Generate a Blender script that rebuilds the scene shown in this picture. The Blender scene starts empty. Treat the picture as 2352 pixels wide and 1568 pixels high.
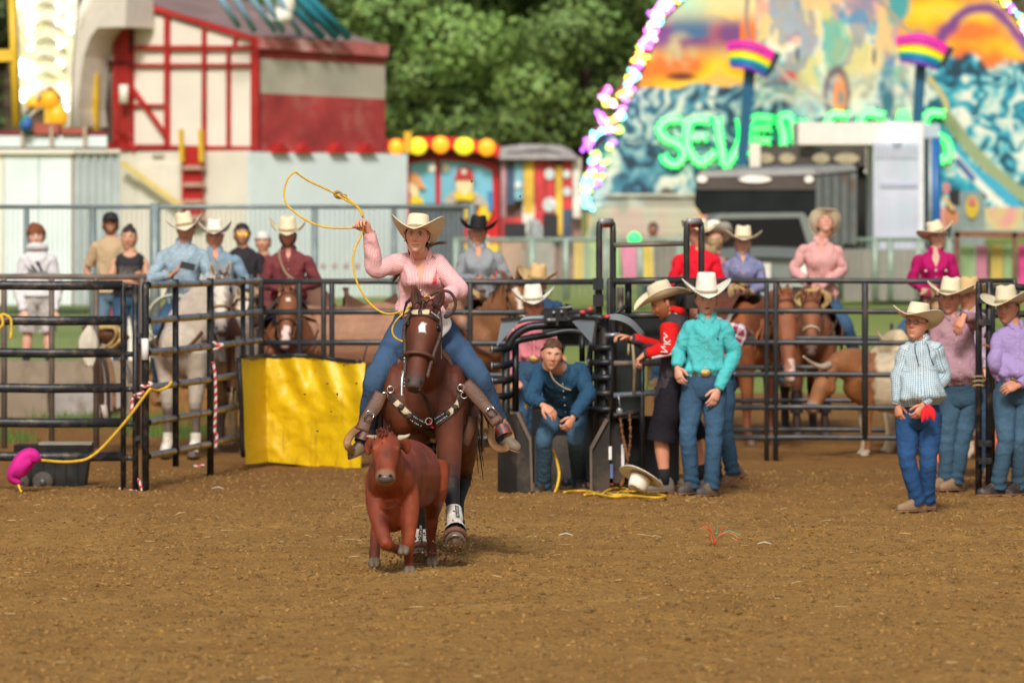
import bpy, math, random
import numpy as np
from mathutils import Vector, Matrix
random.seed(7); RNG = np.random.default_rng(7)
SC = bpy.context.scene
COL = SC.collection
# ---------------------------------------------------------------- camera, world, sun, exposure
FOC, HC, VH = 13067.0, 2.07, 570.0          # focal length in reference pixels (2352 wide), camera height, horizon row
PITCH = math.atan((784 - VH) / FOC)
cam_d = bpy.data.cameras.new('camera'); cam = bpy.data.objects.new('camera', cam_d); COL.objects.link(cam)
cam.location = (0, 0, HC); cam.rotation_euler = (math.pi / 2 - PITCH, 0, 0)
cam_d.sensor_width = 36; cam_d.lens = 36 * FOC / 2352; cam_d.clip_start = .5; cam_d.clip_end = 6000
cam_d.dof.use_dof = True; cam_d.dof.focus_distance = 38.9; cam_d.dof.aperture_fstop = 3.3
SC.camera = cam
wd = bpy.data.worlds.new('World'); SC.world = wd; wd.use_nodes = True
nt = wd.node_tree; sky = nt.nodes.new('ShaderNodeTexSky'); sky.sky_type = 'NISHITA'; sky.sun_disc = False
SUN_EL, SUN_AZ = math.radians(40), math.radians(186)      # soft light from high behind the camera, a little from the left
sky.sun_elevation = SUN_EL; sky.sun_rotation = SUN_AZ; sky.air_density = 1.3; sky.dust_density = 4.5; sky.ozone_density = .6
nt.links.new(sky.outputs[0], nt.nodes['Background'].inputs[0]); nt.nodes['Background'].inputs[1].default_value = .064
sun_d = bpy.data.lights.new('sun', 'SUN'); sun = bpy.data.objects.new('sun', sun_d); COL.objects.link(sun)
sun_d.energy = 1.85; sun_d.angle = math.radians(11); sun_d.color = (1, .97, .92)
_d = Vector((math.sin(SUN_AZ) * math.cos(SUN_EL), math.cos(SUN_AZ) * math.cos(SUN_EL), math.sin(SUN_EL)))
sun.rotation_euler = _d.to_track_quat('Z', 'Y').to_euler()
SC.view_settings.view_transform = 'Standard'; SC.view_settings.look = 'None'; SC.view_settings.gamma = 1
SC.view_settings.exposure = 0.62; SC.view_settings.use_curve_mapping = False
SC.cycles.use_denoising = True; SC.cycles.max_bounces = 5; SC.cycles.transparent_max_bounces = 6
# ---------------------------------------------------------------- where things stand
def A(*p): return np.array(p, float)
def at(u, v, Y):
    """world point seen at reference pixel (u, v) at distance Y"""
    cp, sp = math.cos(PITCH), math.sin(PITCH)
    rx, ru = (u - 1176) / FOC, (784 - v) / FOC
    d = A(rx, cp + ru * sp, -sp + ru * cp)
    return A(0, 0, HC) + d * (Y / d[1])
def gnd(u, v, z=0.):
    p = at(u, v, 10.); t = (z - HC) / (p[2] - HC)
    return A(p[0] * t, 10 * t, z)
def nrm(a): a = np.asarray(a, float); return a / (np.linalg.norm(a, axis=-1, keepdims=True) + 1e-12)
def lerp(a, b, t): return np.asarray(a, float) * (1 - t) + np.asarray(b, float) * t
def rotz(a): c, s = math.cos(a), math.sin(a); return A([c, -s, 0], [s, c, 0], [0, 0, 1])
def rotx(a): c, s = math.cos(a), math.sin(a); return A([1, 0, 0], [0, c, -s], [0, s, c])
def roty(a): c, s = math.cos(a), math.sin(a); return A([c, 0, s], [0, 1, 0], [-s, 0, c])
def spl(P, n, ends=True):
    """Catmull-Rom through rows of P (any number of columns)"""
    P = np.asarray(P, float); k = len(P)
    if k == 2: t = np.linspace(0, 1, n)[:, None]; return P[0] * (1 - t) + P[1] * t
    E = np.vstack([2 * P[0] - P[1], P, 2 * P[-1] - P[-2]])
    t = np.linspace(0, k - 1 - 1e-9, n); i = t.astype(int); f = (t - i)[:, None]
    a, b, c, d = E[i], E[i + 1], E[i + 2], E[i + 3]
    return .5 * (2 * b + (c - a) * f + (2 * a - 5 * b + 4 * c - d) * f ** 2 + (3 * b - a - 3 * c + d) * f ** 3)
def vnoise(P, seed=0):
    """smooth value noise on an (n,2|3) array, -1..1"""
    P = np.asarray(P, float); D = P.shape[1]; i = np.floor(P).astype(np.int64); f = P - i; f = f * f * (3 - 2 * f)
    out = 0
    for k in range(1 << D):
        w = 1; h = np.full(len(P), seed * 374761393 & 0x7fffffff, np.int64)
        for d in range(D):
            b = (k >> d) & 1; w = w * (f[:, d] if b else 1 - f[:, d])
            h = (h * 31 + (i[:, d] + b) * (73856093, 19349663, 83492791)[d]) & 0x7fffffff
        h = (h ^ (h >> 13)) * 1274126177 & 0x7fffffff; h = (h ^ (h >> 16)) & 0xffff
        out = out + w * (h / 32767.5 - 1)
    return out
def fbm(P, o=4, seed=0, g=.5):
    s = 0; a = 1; P = np.asarray(P, float)
    for k in range(o): s = s + a * vnoise(P * 2 ** k + 17.3 * k, seed + k); a *= g
    return s
# ---------------------------------------------------------------- meshes
class MB:
    def __init__(s): s.V = []; s.C = []; s.n = 0; s.Q = []; s.QU = []; s.QM = []; s.T = []; s.TU = []; s.TM = []
    def v(s, P, col=None):
        P = np.asarray(P, float).reshape(-1, 3); i = s.n; s.V.append(P); s.n += len(P)
        c = np.ones((len(P), 3)) if col is None else np.broadcast_to(np.asarray(col, float).reshape(-1, 3), (len(P), 3)); s.C.append(c); return i
    def quads(s, Q, U=None, m=0):
        Q = np.asarray(Q, np.int64).reshape(-1, 4); s.Q.append(Q); s.QM.append(np.full(len(Q), m))
        s.QU.append(np.zeros((len(Q), 4, 2)) if U is None else np.asarray(U, float).reshape(-1, 4, 2))
    def tris(s, T, U=None, m=0):
        T = np.asarray(T, np.int64).reshape(-1, 3); s.T.append(T); s.TM.append(np.full(len(T), m))
        s.TU.append(np.zeros((len(T), 3, 2)) if U is None else np.asarray(U, float).reshape(-1, 3, 2))
    def grid(s, P, wrap=False, uv=None, col=None, m=0, keep=None):
        P = np.asarray(P, float); r, c = P.shape[:2]; b = s.v(P, None if col is None else np.broadcast_to(np.asarray(col, float), P.shape))
        i, j = np.meshgrid(np.arange(r - 1), np.arange(c if wrap else c - 1), indexing='ij'); j2 = (j + 1) % c
        Q = np.stack([i * c + j, i * c + j2, (i + 1) * c + j2, (i + 1) * c + j], -1).reshape(-1, 4)
        U = None
        if uv is None: uu, vv = np.meshgrid(np.arange(c + 1) / c, np.arange(r) / max(1, r - 1)); uv = np.stack([uu, vv], -1)
        U = np.stack([uv[i, j], uv[i, j + 1] if uv.shape[1] > c else uv[i, j2], uv[i + 1, j + 1] if uv.shape[1] > c else uv[i + 1, j2], uv[i + 1, j]], -2).reshape(-1, 4, 2)
        if keep is not None:
            k = np.asarray(keep).reshape(-1); ok = k[Q].all(1); Q, U = Q[ok], U[ok]
        s.quads(Q + b, U, m); return b
    def loft(s, R, caps=(1, 1), uv=None, col=None, m=0):
        R = np.asarray(R, float); r, c = R.shape[:2]; b = s.grid(R, True, uv, col, m)
        cc = None if col is None else np.broadcast_to(np.asarray(col, float), R.shape)
        for e, k in ((0, 0), (1, r - 1)):
            if caps[e]:
                q = s.v(R[k].mean(0), None if cc is None else cc[k].mean(0)); a = b + k * c + np.arange(c); a2 = b + k * c + (np.arange(c) + 1) % c
                s.tris(np.stack([np.full(c, q), a2, a] if e == 0 else [np.full(c, q), a, a2], -1), None, m)
        return b
    def tube(s, P, r, seg=8, caps=(1, 1), up=None, n=None, col=None, m=0, wr=None, uvs=None, squash=None, flat=1.):
        """tube along P with radii r (scalar, (n,), or (n,2) = sideways, up)"""
        P = np.asarray(P, float); k = len(P); r = np.asarray(r, float)
        if r.ndim == 0: r = np.full((k, 2), r)
        elif r.ndim == 1: r = np.stack([r, r], -1)
        cc = None
        if col is not None:
            cc = np.asarray(col, float)
            if cc.ndim == 2:
                if n: cc = np.stack([np.interp(np.linspace(0, k - 1, n), np.arange(k), cc[:, q]) for q in range(3)], -1)
                cc = np.repeat(cc[:, None], seg, 1)
        if n:
            X = spl(np.hstack([P, r]), n); P, r = X[:, :3], np.maximum(X[:, 3:], 1e-4)
            k = n
        T = nrm(np.gradient(P, axis=0))
        if up is None:
            N = np.zeros_like(P); a = A(0, 0, 1) if abs(T[0][2]) < .9 else A(0, 1, 0); N[0] = nrm(a - T[0] * a.dot(T[0]))
            for i in range(1, k): N[i] = nrm(N[i - 1] - T[i] * N[i - 1].dot(T[i]))
        else:
            U = np.broadcast_to(np.asarray(up, float), P.shape); N = nrm(U - T * (U * T).sum(1)[:, None])
        B = np.cross(T, N); ph = np.linspace(0, 2 * math.pi, seg, endpoint=False)
        L = np.concatenate([[0], np.cumsum(np.linalg.norm(np.diff(P, axis=0), axis=1))])
        rr = np.ones((k, seg))
        if wr is not None: rr = rr + wr(L[:, None] + 0 * ph, ph[None] + 0 * L[:, None])
        cs, sn = np.cos(ph), np.sin(ph)
        if squash: cs = np.sign(cs) * abs(cs) ** squash; sn = np.sign(sn) * abs(sn) ** squash
        R = P[:, None] + B[:, None] * (cs * rr * r[:, :1])[..., None] + N[:, None] * (sn * rr * r[:, 1:])[..., None]
        uu = np.linspace(0, 1, seg + 1) * 2 * math.pi * float(r.mean()); uv = np.stack(np.broadcast_arrays(uu[None], L[:, None]), -1)
        s.loft(R, caps, uv, cc, m); s.R = R; return R
    def box(s, c, d, R=None, col=None, m=0):
        d = np.asarray(d, float) / 2; q = A([-1, -1, -1], [1, -1, -1], [1, 1, -1], [-1, 1, -1], [-1, -1, 1], [1, -1, 1], [1, 1, 1], [-1, 1, 1]) * d
        if R is not None: q = q @ np.asarray(R).T
        b = s.v(q + np.asarray(c, float), col)
        s.quads(A([0, 3, 2, 1], [4, 5, 6, 7], [0, 1, 5, 4], [1, 2, 6, 5], [2, 3, 7, 6], [3, 0, 4, 7]).astype(int) + b, np.tile(A([0, 0], [1, 0], [1, 1], [0, 1]), (6, 1, 1)), m)
    def bar(s, p, q, w, h, up=(0, 0, 1), col=None, m=0):
        p, q = np.asarray(p, float), np.asarray(q, float); t = nrm(q - p); u = np.asarray(up, float)
        if abs(t.dot(u)) > .95: u = A(0, 1, 0)
        n = nrm(u - t * t.dot(u)); s.box((p + q) / 2, (np.linalg.norm(q - p), w, h), np.stack([t, np.cross(n, t), n], 1), col, m)
    def ball(s, c, r, R=None, seg=10, col=None, m=0):
        th = np.linspace(.02, math.pi - .02, max(5, seg * 2 // 3)); ph = np.linspace(0, 2 * math.pi, seg, endpoint=False)
        q = np.stack([np.sin(th)[:, None] * np.cos(ph), np.sin(th)[:, None] * np.sin(ph), np.cos(th)[:, None] + 0 * ph], -1) * np.asarray(r, float)
        if R is not None: q = q @ np.asarray(R).T
        s.loft((q + np.asarray(c, float))[::-1], (1, 1), None, col, m)
    def prism(s, o, p0, ex, ey, dep, col=None, m=0, ms=None):
        """outline o (n,2) in plane (p0, ex, ey), thickened along dep"""
        o = np.asarray(o, float); n = len(o); p = np.asarray(p0, float) + o[:, :1] * np.asarray(ex, float) + o[:, 1:] * np.asarray(ey, float)
        from mathutils.geometry import tessellate_polygon
        t = np.array(tessellate_polygon([[Vector((a, b, 0)) for a, b in o]]), int)
        b = s.v(p, col); b2 = s.v(p + np.asarray(dep, float), col)
        s.tris(t + b, None, m); s.tris(t[:, ::-1] + b2, None, m)
        i = np.arange(n); j = (i + 1) % n; s.quads(np.stack([b + i, b + j, b2 + j, b2 + i], -1), None, m if ms is None else ms)
    def verts(s): return np.concatenate(s.V)
    def mesh(s, name, smooth=True, org=None):
        V = np.concatenate(s.V) if s.V else np.zeros((0, 3)); C = np.concatenate(s.C) if s.C else np.zeros((0, 3))
        if org is not None: V = V - np.asarray(org)
        Q = np.concatenate(s.Q) if s.Q else np.zeros((0, 4), int); T = np.concatenate(s.T) if s.T else np.zeros((0, 3), int)
        me = bpy.data.meshes.new(name); nq, ntr = len(Q), len(T)
        me.vertices.add(len(V)); me.vertices.foreach_set('co', V.astype(np.float32).ravel())
        me.loops.add(nq * 4 + ntr * 3); me.loops.foreach_set('vertex_index', np.concatenate([Q.ravel(), T.ravel()]).astype(np.int32))
        me.polygons.add(nq + ntr); me.polygons.foreach_set('loop_start', np.concatenate([np.arange(nq) * 4, nq * 4 + np.arange(ntr) * 3]).astype(np.int32))
        M = np.concatenate((s.QM or [np.zeros(0)]) + (s.TM or [])).astype(np.int32) if (s.QM or s.TM) else np.zeros(0, np.int32)
        me.polygons.foreach_set('material_index', M); me.polygons.foreach_set('use_smooth', np.full(nq + ntr, bool(smooth)))
        uv = me.uv_layers.new(name='UVMap'); U = np.concatenate([np.concatenate(s.QU).reshape(-1, 2) if s.QU else np.zeros((0, 2)), np.concatenate(s.TU).reshape(-1, 2) if s.TU else np.zeros((0, 2))])
        uv.data.foreach_set('uv', U.astype(np.float32).ravel())
        if len(C) and not (C == 1).all():
            ca = me.color_attributes.new('Col', 'FLOAT_COLOR', 'POINT'); ca.data.foreach_set('color', np.hstack([C, np.ones((len(C), 1))]).astype(np.float32).ravel())
        me.update(calc_edges=True); me.validate(); return me
    def build(s, name, mats, parent=None, smooth=True, **tags):
        o = bpy.data.objects.new(name, None if not s.n else s.mesh(name, smooth, org_of(parent))); COL.objects.link(o)
        for m in (mats if isinstance(mats, (list, tuple)) else [mats]): o.data.materials.append(m)
        if parent is not None: o.parent = parent
        for k, x in tags.items(): o[k] = x
        return o
def org_of(o):
    p = np.zeros(3)
    while o is not None: p += np.array(o.location); o = o.parent
    return p
def thing(name, label, cat, loc=(0, 0, 0), group=None):
    o = bpy.data.objects.new(name, None); COL.objects.link(o); o.location = tuple(float(x) for x in loc)
    o.empty_display_size = .1; o['label'] = label; o['category'] = cat
    if group: o['group'] = group
    return o
def one(mb, name, mats, label, cat, group=None, smooth=True):
    o = mb.build(name, mats, None, smooth); o['label'] = label; o['category'] = cat
    if group: o['group'] = group
    return o
def link(name, me, parent, loc=None):
    o = bpy.data.objects.new(name, me); COL.objects.link(o); o.parent = parent
    if loc is not None: o.location = tuple(np.asarray(loc, float) - org_of(parent))
    return o
def clone_tree(o, parent=None, loc=None, rz=None):
    c = o.copy(); COL.objects.link(c); c.parent = parent
    if loc is not None: c.location = tuple(float(x) for x in loc)
    if rz is not None: c.rotation_euler = (0, 0, rz)
    for ch in list(o.children): clone_tree(ch, c)
    return c
# ---------------------------------------------------------------- materials
MATS = {}
def srgb(r, g, b):
    f = lambda c: (c / 255 / 12.92 if c <= 10 else ((c / 255 + .055) / 1.055) ** 2.4)
    return (f(r), f(g), f(b))
class NT:
    def __init__(s, m): s.t = m.node_tree; s.b = s.t.nodes['Principled BSDF']
    def n(s, ty, **kw):
        x = s.t.nodes.new(ty)
        for k, v in kw.items():
            if k.startswith('i_'): x.inputs[k[2:].replace('_', ' ')].default_value = v
            else: setattr(x, k, v)
        return x
    def l(s, a, b): s.t.links.new(a, b)
    def math(s, op, a, b=None, c=None):
        x = s.n('ShaderNodeMath', operation=op)
        for i, q in enumerate((a, b, c)):
            if q is None: continue
            if isinstance(q, (int, float)): x.inputs[i].default_value = q
            else: s.l(q, x.inputs[i])
        return x.outputs[0]
    def mix(s, f, a, b, blend='MIX'):
        x = s.n('ShaderNodeMix', data_type='RGBA', blend_type=blend)
        for i, q in ((0, f), (6, a), (7, b)):
            if isinstance(q, (int, float)): x.inputs[i].default_value = q
            elif isinstance(q, tuple): x.inputs[i].default_value = (*q, 1)
            else: s.l(q, x.inputs[i])
        return x.outputs[2]
    def noise(s, vec, scale, det=3, rough=.55):
        x = s.n('ShaderNodeTexNoise'); x.inputs['Scale'].default_value = scale; x.inputs['Detail'].default_value = det; x.inputs['Roughness'].default_value = rough
        if vec is not None: s.l(vec, x.inputs['Vector'])
        return x.outputs['Fac']
    def ramp(s, f, a, b):
        x = s.n('ShaderNodeMapRange'); s.l(f, x.inputs[0]); x.inputs[1].default_value = a; x.inputs[2].default_value = b; return x.outputs[0]
    def bump(s, h, st=.5, dist=.01):
        x = s.n('ShaderNodeBump'); x.inputs['Strength'].default_value = st; x.inputs['Distance'].default_value = dist; s.l(h, x.inputs['Height']); s.l(x.outputs[0], s.b.inputs['Normal'])
def newmat(name):
    m = bpy.data.materials.new(name); m.use_nodes = True; return m, NT(m)
def mat(name, c, rough=.6, metal=0., var=.12, vs=6., bump=0., bs=40., spec=.4, vcol=False, em=0., emc=None, dirt=None, dirts=3., sheen=0., trans=0., bd=.01):
    """base material: colour with soft uneven wear, optional vertex colour, bump and dirt"""
    if name in MATS: return MATS[name]
    m, t = newmat(name); b = t.b
    b.inputs['Roughness'].default_value = rough; b.inputs['Metallic'].default_value = metal; b.inputs['Specular IOR Level'].default_value = spec
    tc = t.n('ShaderNodeTexCoord').outputs['Object']
    col = c
    if vcol:
        a = t.n('ShaderNodeVertexColor', layer_name='Col').outputs[0]; col = t.mix(1., a, c, 'MULTIPLY')
    if var:
        f = t.ramp(t.noise(tc, vs, 4), .3, .7); lo = tuple(x * (1 - var) for x in c); hi = tuple(min(1, x * (1 + var)) for x in c)
        if vcol: col = t.mix(1., col, t.mix(f, (1 - var,) * 3, (1 + var,) * 3), 'MULTIPLY')
        else: col = t.mix(f, lo, hi)
    if dirt:
        f = t.ramp(t.noise(tc, dirts, 5, .65), .5, .68); col = t.mix(f, col, dirt)
    if isinstance(col, tuple): b.inputs['Base Color'].default_value = (*col, 1)
    else: t.l(col, b.inputs['Base Color'])
    if bump: t.bump(t.noise(tc, bs, 3), bump, bd)
    if sheen: b.inputs['Sheen Weight'].default_value = sheen
    if em: b.inputs['Emission Color'].default_value = (*(emc or c), 1); b.inputs['Emission Strength'].default_value = em
    if trans: b.inputs['Transmission Weight'].default_value = trans
    MATS[name] = m; return m
def cloth(name, c, c2=None, kind='plain', pitch=.02, duty=.5, c3=None, rough=.85, wr=.35, vcol=False):
    """woven cloth: plain, stripes, check or speckled print in UV metres, with fine creases"""
    if name in MATS: return MATS[name]
    m, t = newmat(name); b = t.b; b.inputs['Roughness'].default_value = rough; b.inputs['Specular IOR Level'].default_value = .2
    tcn = t.n('ShaderNodeTexCoord'); tc = tcn.outputs['Object']; sp = t.n('ShaderNodeSeparateXYZ'); t.l(tcn.outputs['UV'], sp.inputs[0])
    def st(o, p, d): return t.math('LESS_THAN', t.math('FRACT', t.math('DIVIDE', o, p)), d)
    col = c
    if kind == 'stripe': col = t.mix(st(sp.outputs[0], pitch, duty), c, c2)
    elif kind == 'hstripe': col = t.mix(st(sp.outputs[1], pitch, duty), c, c2)
    elif kind == 'check':
        f = t.math('MAXIMUM', st(sp.outputs[0], pitch, duty), st(sp.outputs[1], pitch, duty)); col = t.mix(f, c, c2)
        if c3:
            g = t.math('MAXIMUM', st(t.math('ADD', sp.outputs[0], pitch * .5), pitch, duty * .8), st(t.math('ADD', sp.outputs[1], pitch * .5), pitch, duty * .8)); col = t.mix(g, col, c3)
    elif kind == 'plaid':
        f = t.math('ADD', t.math('MULTIPLY', st(sp.outputs[0], pitch, duty), .5), t.math('MULTIPLY', st(sp.outputs[1], pitch, duty), .5)); col = t.mix(f, c, c2)
    elif kind == 'print':
        f = t.ramp(t.noise(tc, 1 / pitch, 2), .42, .58); col = t.mix(f, c, c2)
        if c3: col = t.mix(t.ramp(t.noise(tc, .7 / pitch, 2), .58, .66), col, c3)
    lo = t.ramp(t.noise(tc, 7, 3), .2, .8); k = t.mix(lo, (.86,) * 3, (1.08,) * 3); col = t.mix(1., k, col, 'MULTIPLY')
    if vcol: col = t.mix(1., t.n('ShaderNodeVertexColor', layer_name='Col').outputs[0], col, 'MULTIPLY')
    t.l(col, b.inputs['Base Color'])
    w = t.n('ShaderNodeTexNoise'); w.inputs['Scale'].default_value = 11; w.inputs['Detail'].default_value = 4; w.inputs['Distortion'].default_value = 1.2; t.l(tc, w.inputs['Vector'])
    t.bump(w.outputs['Fac'], min(1, wr * 1.05), .05); MATS[name] = m; return m
# ================================================================ setting: ground
def sstep(x): x = np.clip(x, 0, 1); return x * x * (3 - 2 * x)
def zg(x, y):
    x = np.asarray(x, float); y = np.asarray(y, float)
    z = np.interp(y, [-50, 57, 106, 128, 150, 200, 260, 3000], [0, 0, 1.1, 1.3, 3.5, 8.2, 14, 50])
    b = .6 * sstep((y - 64.4) / .6) * sstep((-x - 1.4) / 1.2) * sstep((95 - y) / 15)
    return np.maximum(z, b)
def terrain(name, xs, ys, m, rough=None):
    X, Y = np.meshgrid(xs, ys); Z = zg(X, Y)
    if rough is not None: Z = Z + rough(X, Y)
    b = MB(); b.grid(np.stack([X, Y, Z], -1)); o = b.build(name, m, None); o['kind'] = 'structure'; return o
PR_X, PR_Y, PR_S = -7., 25., .025
PRINT = np.zeros((1400, 560)); _r = np.random.default_rng(77)
for _k in range(620):      # hoof and boot prints pressed into the dirt, each with a pushed-up rim
    _x, _y, _a, _s = _r.uniform(-6.2, 6.2), 26.5 + 30 * _r.random() ** .8, _r.uniform(0, 6.28), _r.uniform(.045, .085); _i, _j = int((_y - PR_Y) / PR_S), int((_x - PR_X) / PR_S); _w = 9; _gy, _gx = np.mgrid[max(0, _i - _w):min(1400, _i + _w), max(0, _j - _w):min(560, _j + _w)]
    _dx, _dy = PR_X + _gx * PR_S - _x, PR_Y + _gy * PR_S - _y; _u, _v = _dx * math.cos(_a) + _dy * math.sin(_a), -_dx * math.sin(_a) + _dy * math.cos(_a); _d = np.hypot(_u, _v / 1.35) / _s; PRINT[_gy, _gx] += _r.uniform(.012, .030) * (-np.exp(-_d ** 4) + .75 * np.exp(-((_d - 1.35) / .3) ** 2))
def prints(X, Y):
    i = np.clip((Y - PR_Y) / PR_S, 0, 1398.9); j = np.clip((X - PR_X) / PR_S, 0, 558.9); a, b = i.astype(int), j.astype(int); f, g = i - a, j - b
    return (PRINT[a, b] * (1 - f) * (1 - g) + PRINT[a + 1, b] * f * (1 - g) + PRINT[a, b + 1] * (1 - f) * g + PRINT[a + 1, b + 1] * f * g) * (abs(X) < 6.9)
def dirt_h(X, Y):
    P = np.stack([X.ravel(), Y.ravel()], -1); w = sstep((14 - abs(X)) / 4) * sstep((64 - Y) / 5)
    h = .022 * fbm(P * .9, 2, 3) + .011 * fbm(P * A(4., 3.), 2, 9) + .012 * np.maximum(0, fbm(P * A(11, 8), 2, 21)) - .02 * np.maximum(0, fbm(P * A(5, 4), 2, 31) - .45)
    return (h.reshape(X.shape) + prints(X, Y)) * w
def dirt_z(x, y): return float(zg(x, y)) + float(dirt_h(np.array([[x]]), np.array([[y]]))[0, 0])
m, t = newmat('dirt'); MATS['dirt'] = m
tc = t.n('ShaderNodeTexCoord').outputs['Object']
n1 = t.ramp(t.noise(tc, 1.3, 4), .3, .7); n2 = t.ramp(t.noise(tc, 26, 5, .7), .36, .64); n3 = t.ramp(t.noise(tc, 60, 2), .58, .72); n4 = t.ramp(t.noise(tc, 9, 5, .65), .56, .72)
c = t.mix(n1, (.41, .212, .055), (.56, .32, .088)); c = t.mix(t.math('MULTIPLY', n2, .6), c, (.17, .083, .032)); c = t.mix(t.math('MULTIPLY', n3, .6), c, (.47, .31, .125)); c = t.mix(t.math('MULTIPLY', n4, .85), c, (.085, .042, .017)); n5 = t.ramp(t.noise(tc, 22, 4, .7), .60, .70); c = t.mix(t.math('MULTIPLY', n5, .7), c, (.10, .05, .02))  # dark flecks: streaks, and little hollow shadows painted into the dirt colour
_s = t.n('ShaderNodeSeparateXYZ'); t.l(tc, _s.inputs[0]); _q = t.ramp(t.math('ADD', _s.outputs[1], t.math('MULTIPLY', t.noise(tc, .55, 4, .6), 14)), 48, 59); c = t.mix(t.math('MULTIPLY', _q, .62), c, (.19, .082, .028))      # churned damp dirt towards the panels
t.l(c, t.b.inputs['Base Color']); t.b.inputs['Roughness'].default_value = .95; t.b.inputs['Specular IOR Level'].default_value = .1; t.bump(t.noise(tc, 45, 5, .7), .9, .03)
m, t = newmat('grass'); MATS['grass'] = m
tc = t.n('ShaderNodeTexCoord').outputs['Object']; c = t.mix(t.ramp(t.noise(tc, .5, 4), .35, .65), (.19, .27, .045), (.32, .37, .09)); c = t.mix(t.ramp(t.noise(tc, 14, 3), .4, .7), c, (.20, .26, .05))
t.l(c, t.b.inputs['Base Color']); t.b.inputs['Roughness'].default_value = .9; t.bump(t.noise(tc, 20, 4), .8, .1)
mat('hill_earth', (.15, .09, .045), .95, var=.35, vs=.3, bump=.6, bs=2)
geo = lambda a, n, r: a * np.power(r, np.arange(1, n + 1))
xf = np.arange(-6.9, 6.95, .021); xo = 6.9 + np.cumsum(.3 * 1.28 ** np.arange(28))
xs = np.concatenate([-xo[::-1], xf, xo]); yn = -20 + np.cumsum(np.linspace(6, .3, 13)); yn = yn[yn < 25.4]
ys = np.concatenate([[-300, -80], yn, np.arange(25.5, 58, .062), np.arange(58, 70.01, .25)])
terrain('arena_ground', xs, ys, MATS['dirt'], dirt_h)
xc = np.concatenate([-xo[::-1], np.linspace(-6.9, 6.9, 70), xo])
terrain('grass_field', xc, np.concatenate([np.arange(70, 110, .6), np.arange(110, 146, 3), [146]]), MATS['grass'])
terrain('hillside', xc, np.concatenate([np.arange(146, 270, 4), [320, 500, 1000, 3000]]), MATS['hill_earth'])
# loose clods and straw on the dirt
mat('clod', (.20, .105, .042), .95, var=.4, vs=20, bump=.4); mat('straw', (.56, .43, .20), .8, var=.35, vs=30)
def lumps(n, rmin, rmax, x0, x1, y0, y1, mb, p=1.):
    o = A([0, 0, 1], [1, 0, 0], [0, 1, 0], [-1, 0, 0], [0, -1, 0], [0, 0, -1]); T = np.array([[0, 1, 2], [0, 2, 3], [0, 3, 4], [0, 4, 1], [5, 2, 1], [5, 3, 2], [5, 4, 3], [5, 1, 4]])
    x = RNG.uniform(x0, x1, n); y = y0 + (y1 - y0) * RNG.random(n) ** p; r = rmin + (rmax - rmin) * RNG.random(n) ** 3
    z = zg(x, y) + dirt_h(x[None], y[None])[0]
    V = o[None] * RNG.uniform(.5, 1.3, (n, 6, 1)) * (r[:, None] * A(1.3, 1.2, .7))[:, None]; V = np.einsum('nij,nkj->nki', np.stack([rotz(a) for a in RNG.uniform(0, 6.3, n)]), V)
    V += np.stack([x, y, z + r * .1], -1)[:, None]; b = mb.v(V, np.repeat((.45 + .60 * RNG.random(n))[:, None] * A(1, 1, 1) * (1 + .12 * RNG.normal(size=(n, 1)) * A(.3, 0, -1)), 6, 0)); mb.tris((T[None] + 6 * np.arange(n)[:, None, None] + b).reshape(-1, 3))
b = MB(); lumps(72000, .005, .021, -5.4, 5.4, 26, 53, b, 1.15); lumps(2500, .010, .022, -5.4, 5.4, 26, 52, b); lumps(130, .016, .032, -5.4, 5.4, 27, 52, b)
b.build('dirt_clods', mat('clod_mix', (.33, .18, .052), .95, vcol=True, var=.2, vs=9), None, kind='stuff')
b = MB(); lumps(1600, .003, .01, -5.6, 5.6, 26, 46, b, 1.2); b.build('pale_grit', mat('grit', (.36, .24, .11), .9, var=.4, vs=40), None, kind='stuff')
b = MB()
for i in range(480):
    x, y = random.uniform(-5.4, 5.4), 26.5 + 26 * random.random() ** 1.1; a = random.uniform(0, 6.28); L = random.uniform(.02, .08) * (1 if random.random() < .92 else 1.8)
    z = dirt_z(x, y) + .006; d = A(math.cos(a), math.sin(a), random.uniform(-.05, .35)) * L; w = random.uniform(.0012, .003)
    b.tube(A([x, y, z], [x + d[0] * .5, y + d[1] * .5, z + d[2] * .6], [x + d[0], y + d[1], z + d[2] * .8]), w, 4, (0, 0))
b.build('loose_straw', MATS['straw'], None, kind='stuff')
# grass strip at the foot of the concrete wall
b = MB()
for i in range(5200):
    x, y = random.uniform(-6.6, -3.2), random.uniform(59.2, 64.1)
    if fbm(A([x * .9, y * .6]), 2, 5)[0] < -.25 + (61 - y) * .12: continue
    z = float(zg(x, y)); h = random.uniform(.04, .16); a = random.uniform(0, 6.28); s_ = random.uniform(-.06, .06); w = .008
    q = b.v(A([x - w * math.cos(a), y - w * math.sin(a), z - .01], [x + w * math.cos(a), y + w * math.sin(a), z - .01], [x + s_, y + random.uniform(-.05, .05), z + h]), lerp((.6, .8, .5), (1.3, 1.2, .8), random.random())); b.tris([q, q + 1, q + 2])
b.build('grass_tufts', mat('blade', (.10, .17, .045), .8, vcol=True, var=0), None, kind='stuff')
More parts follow.
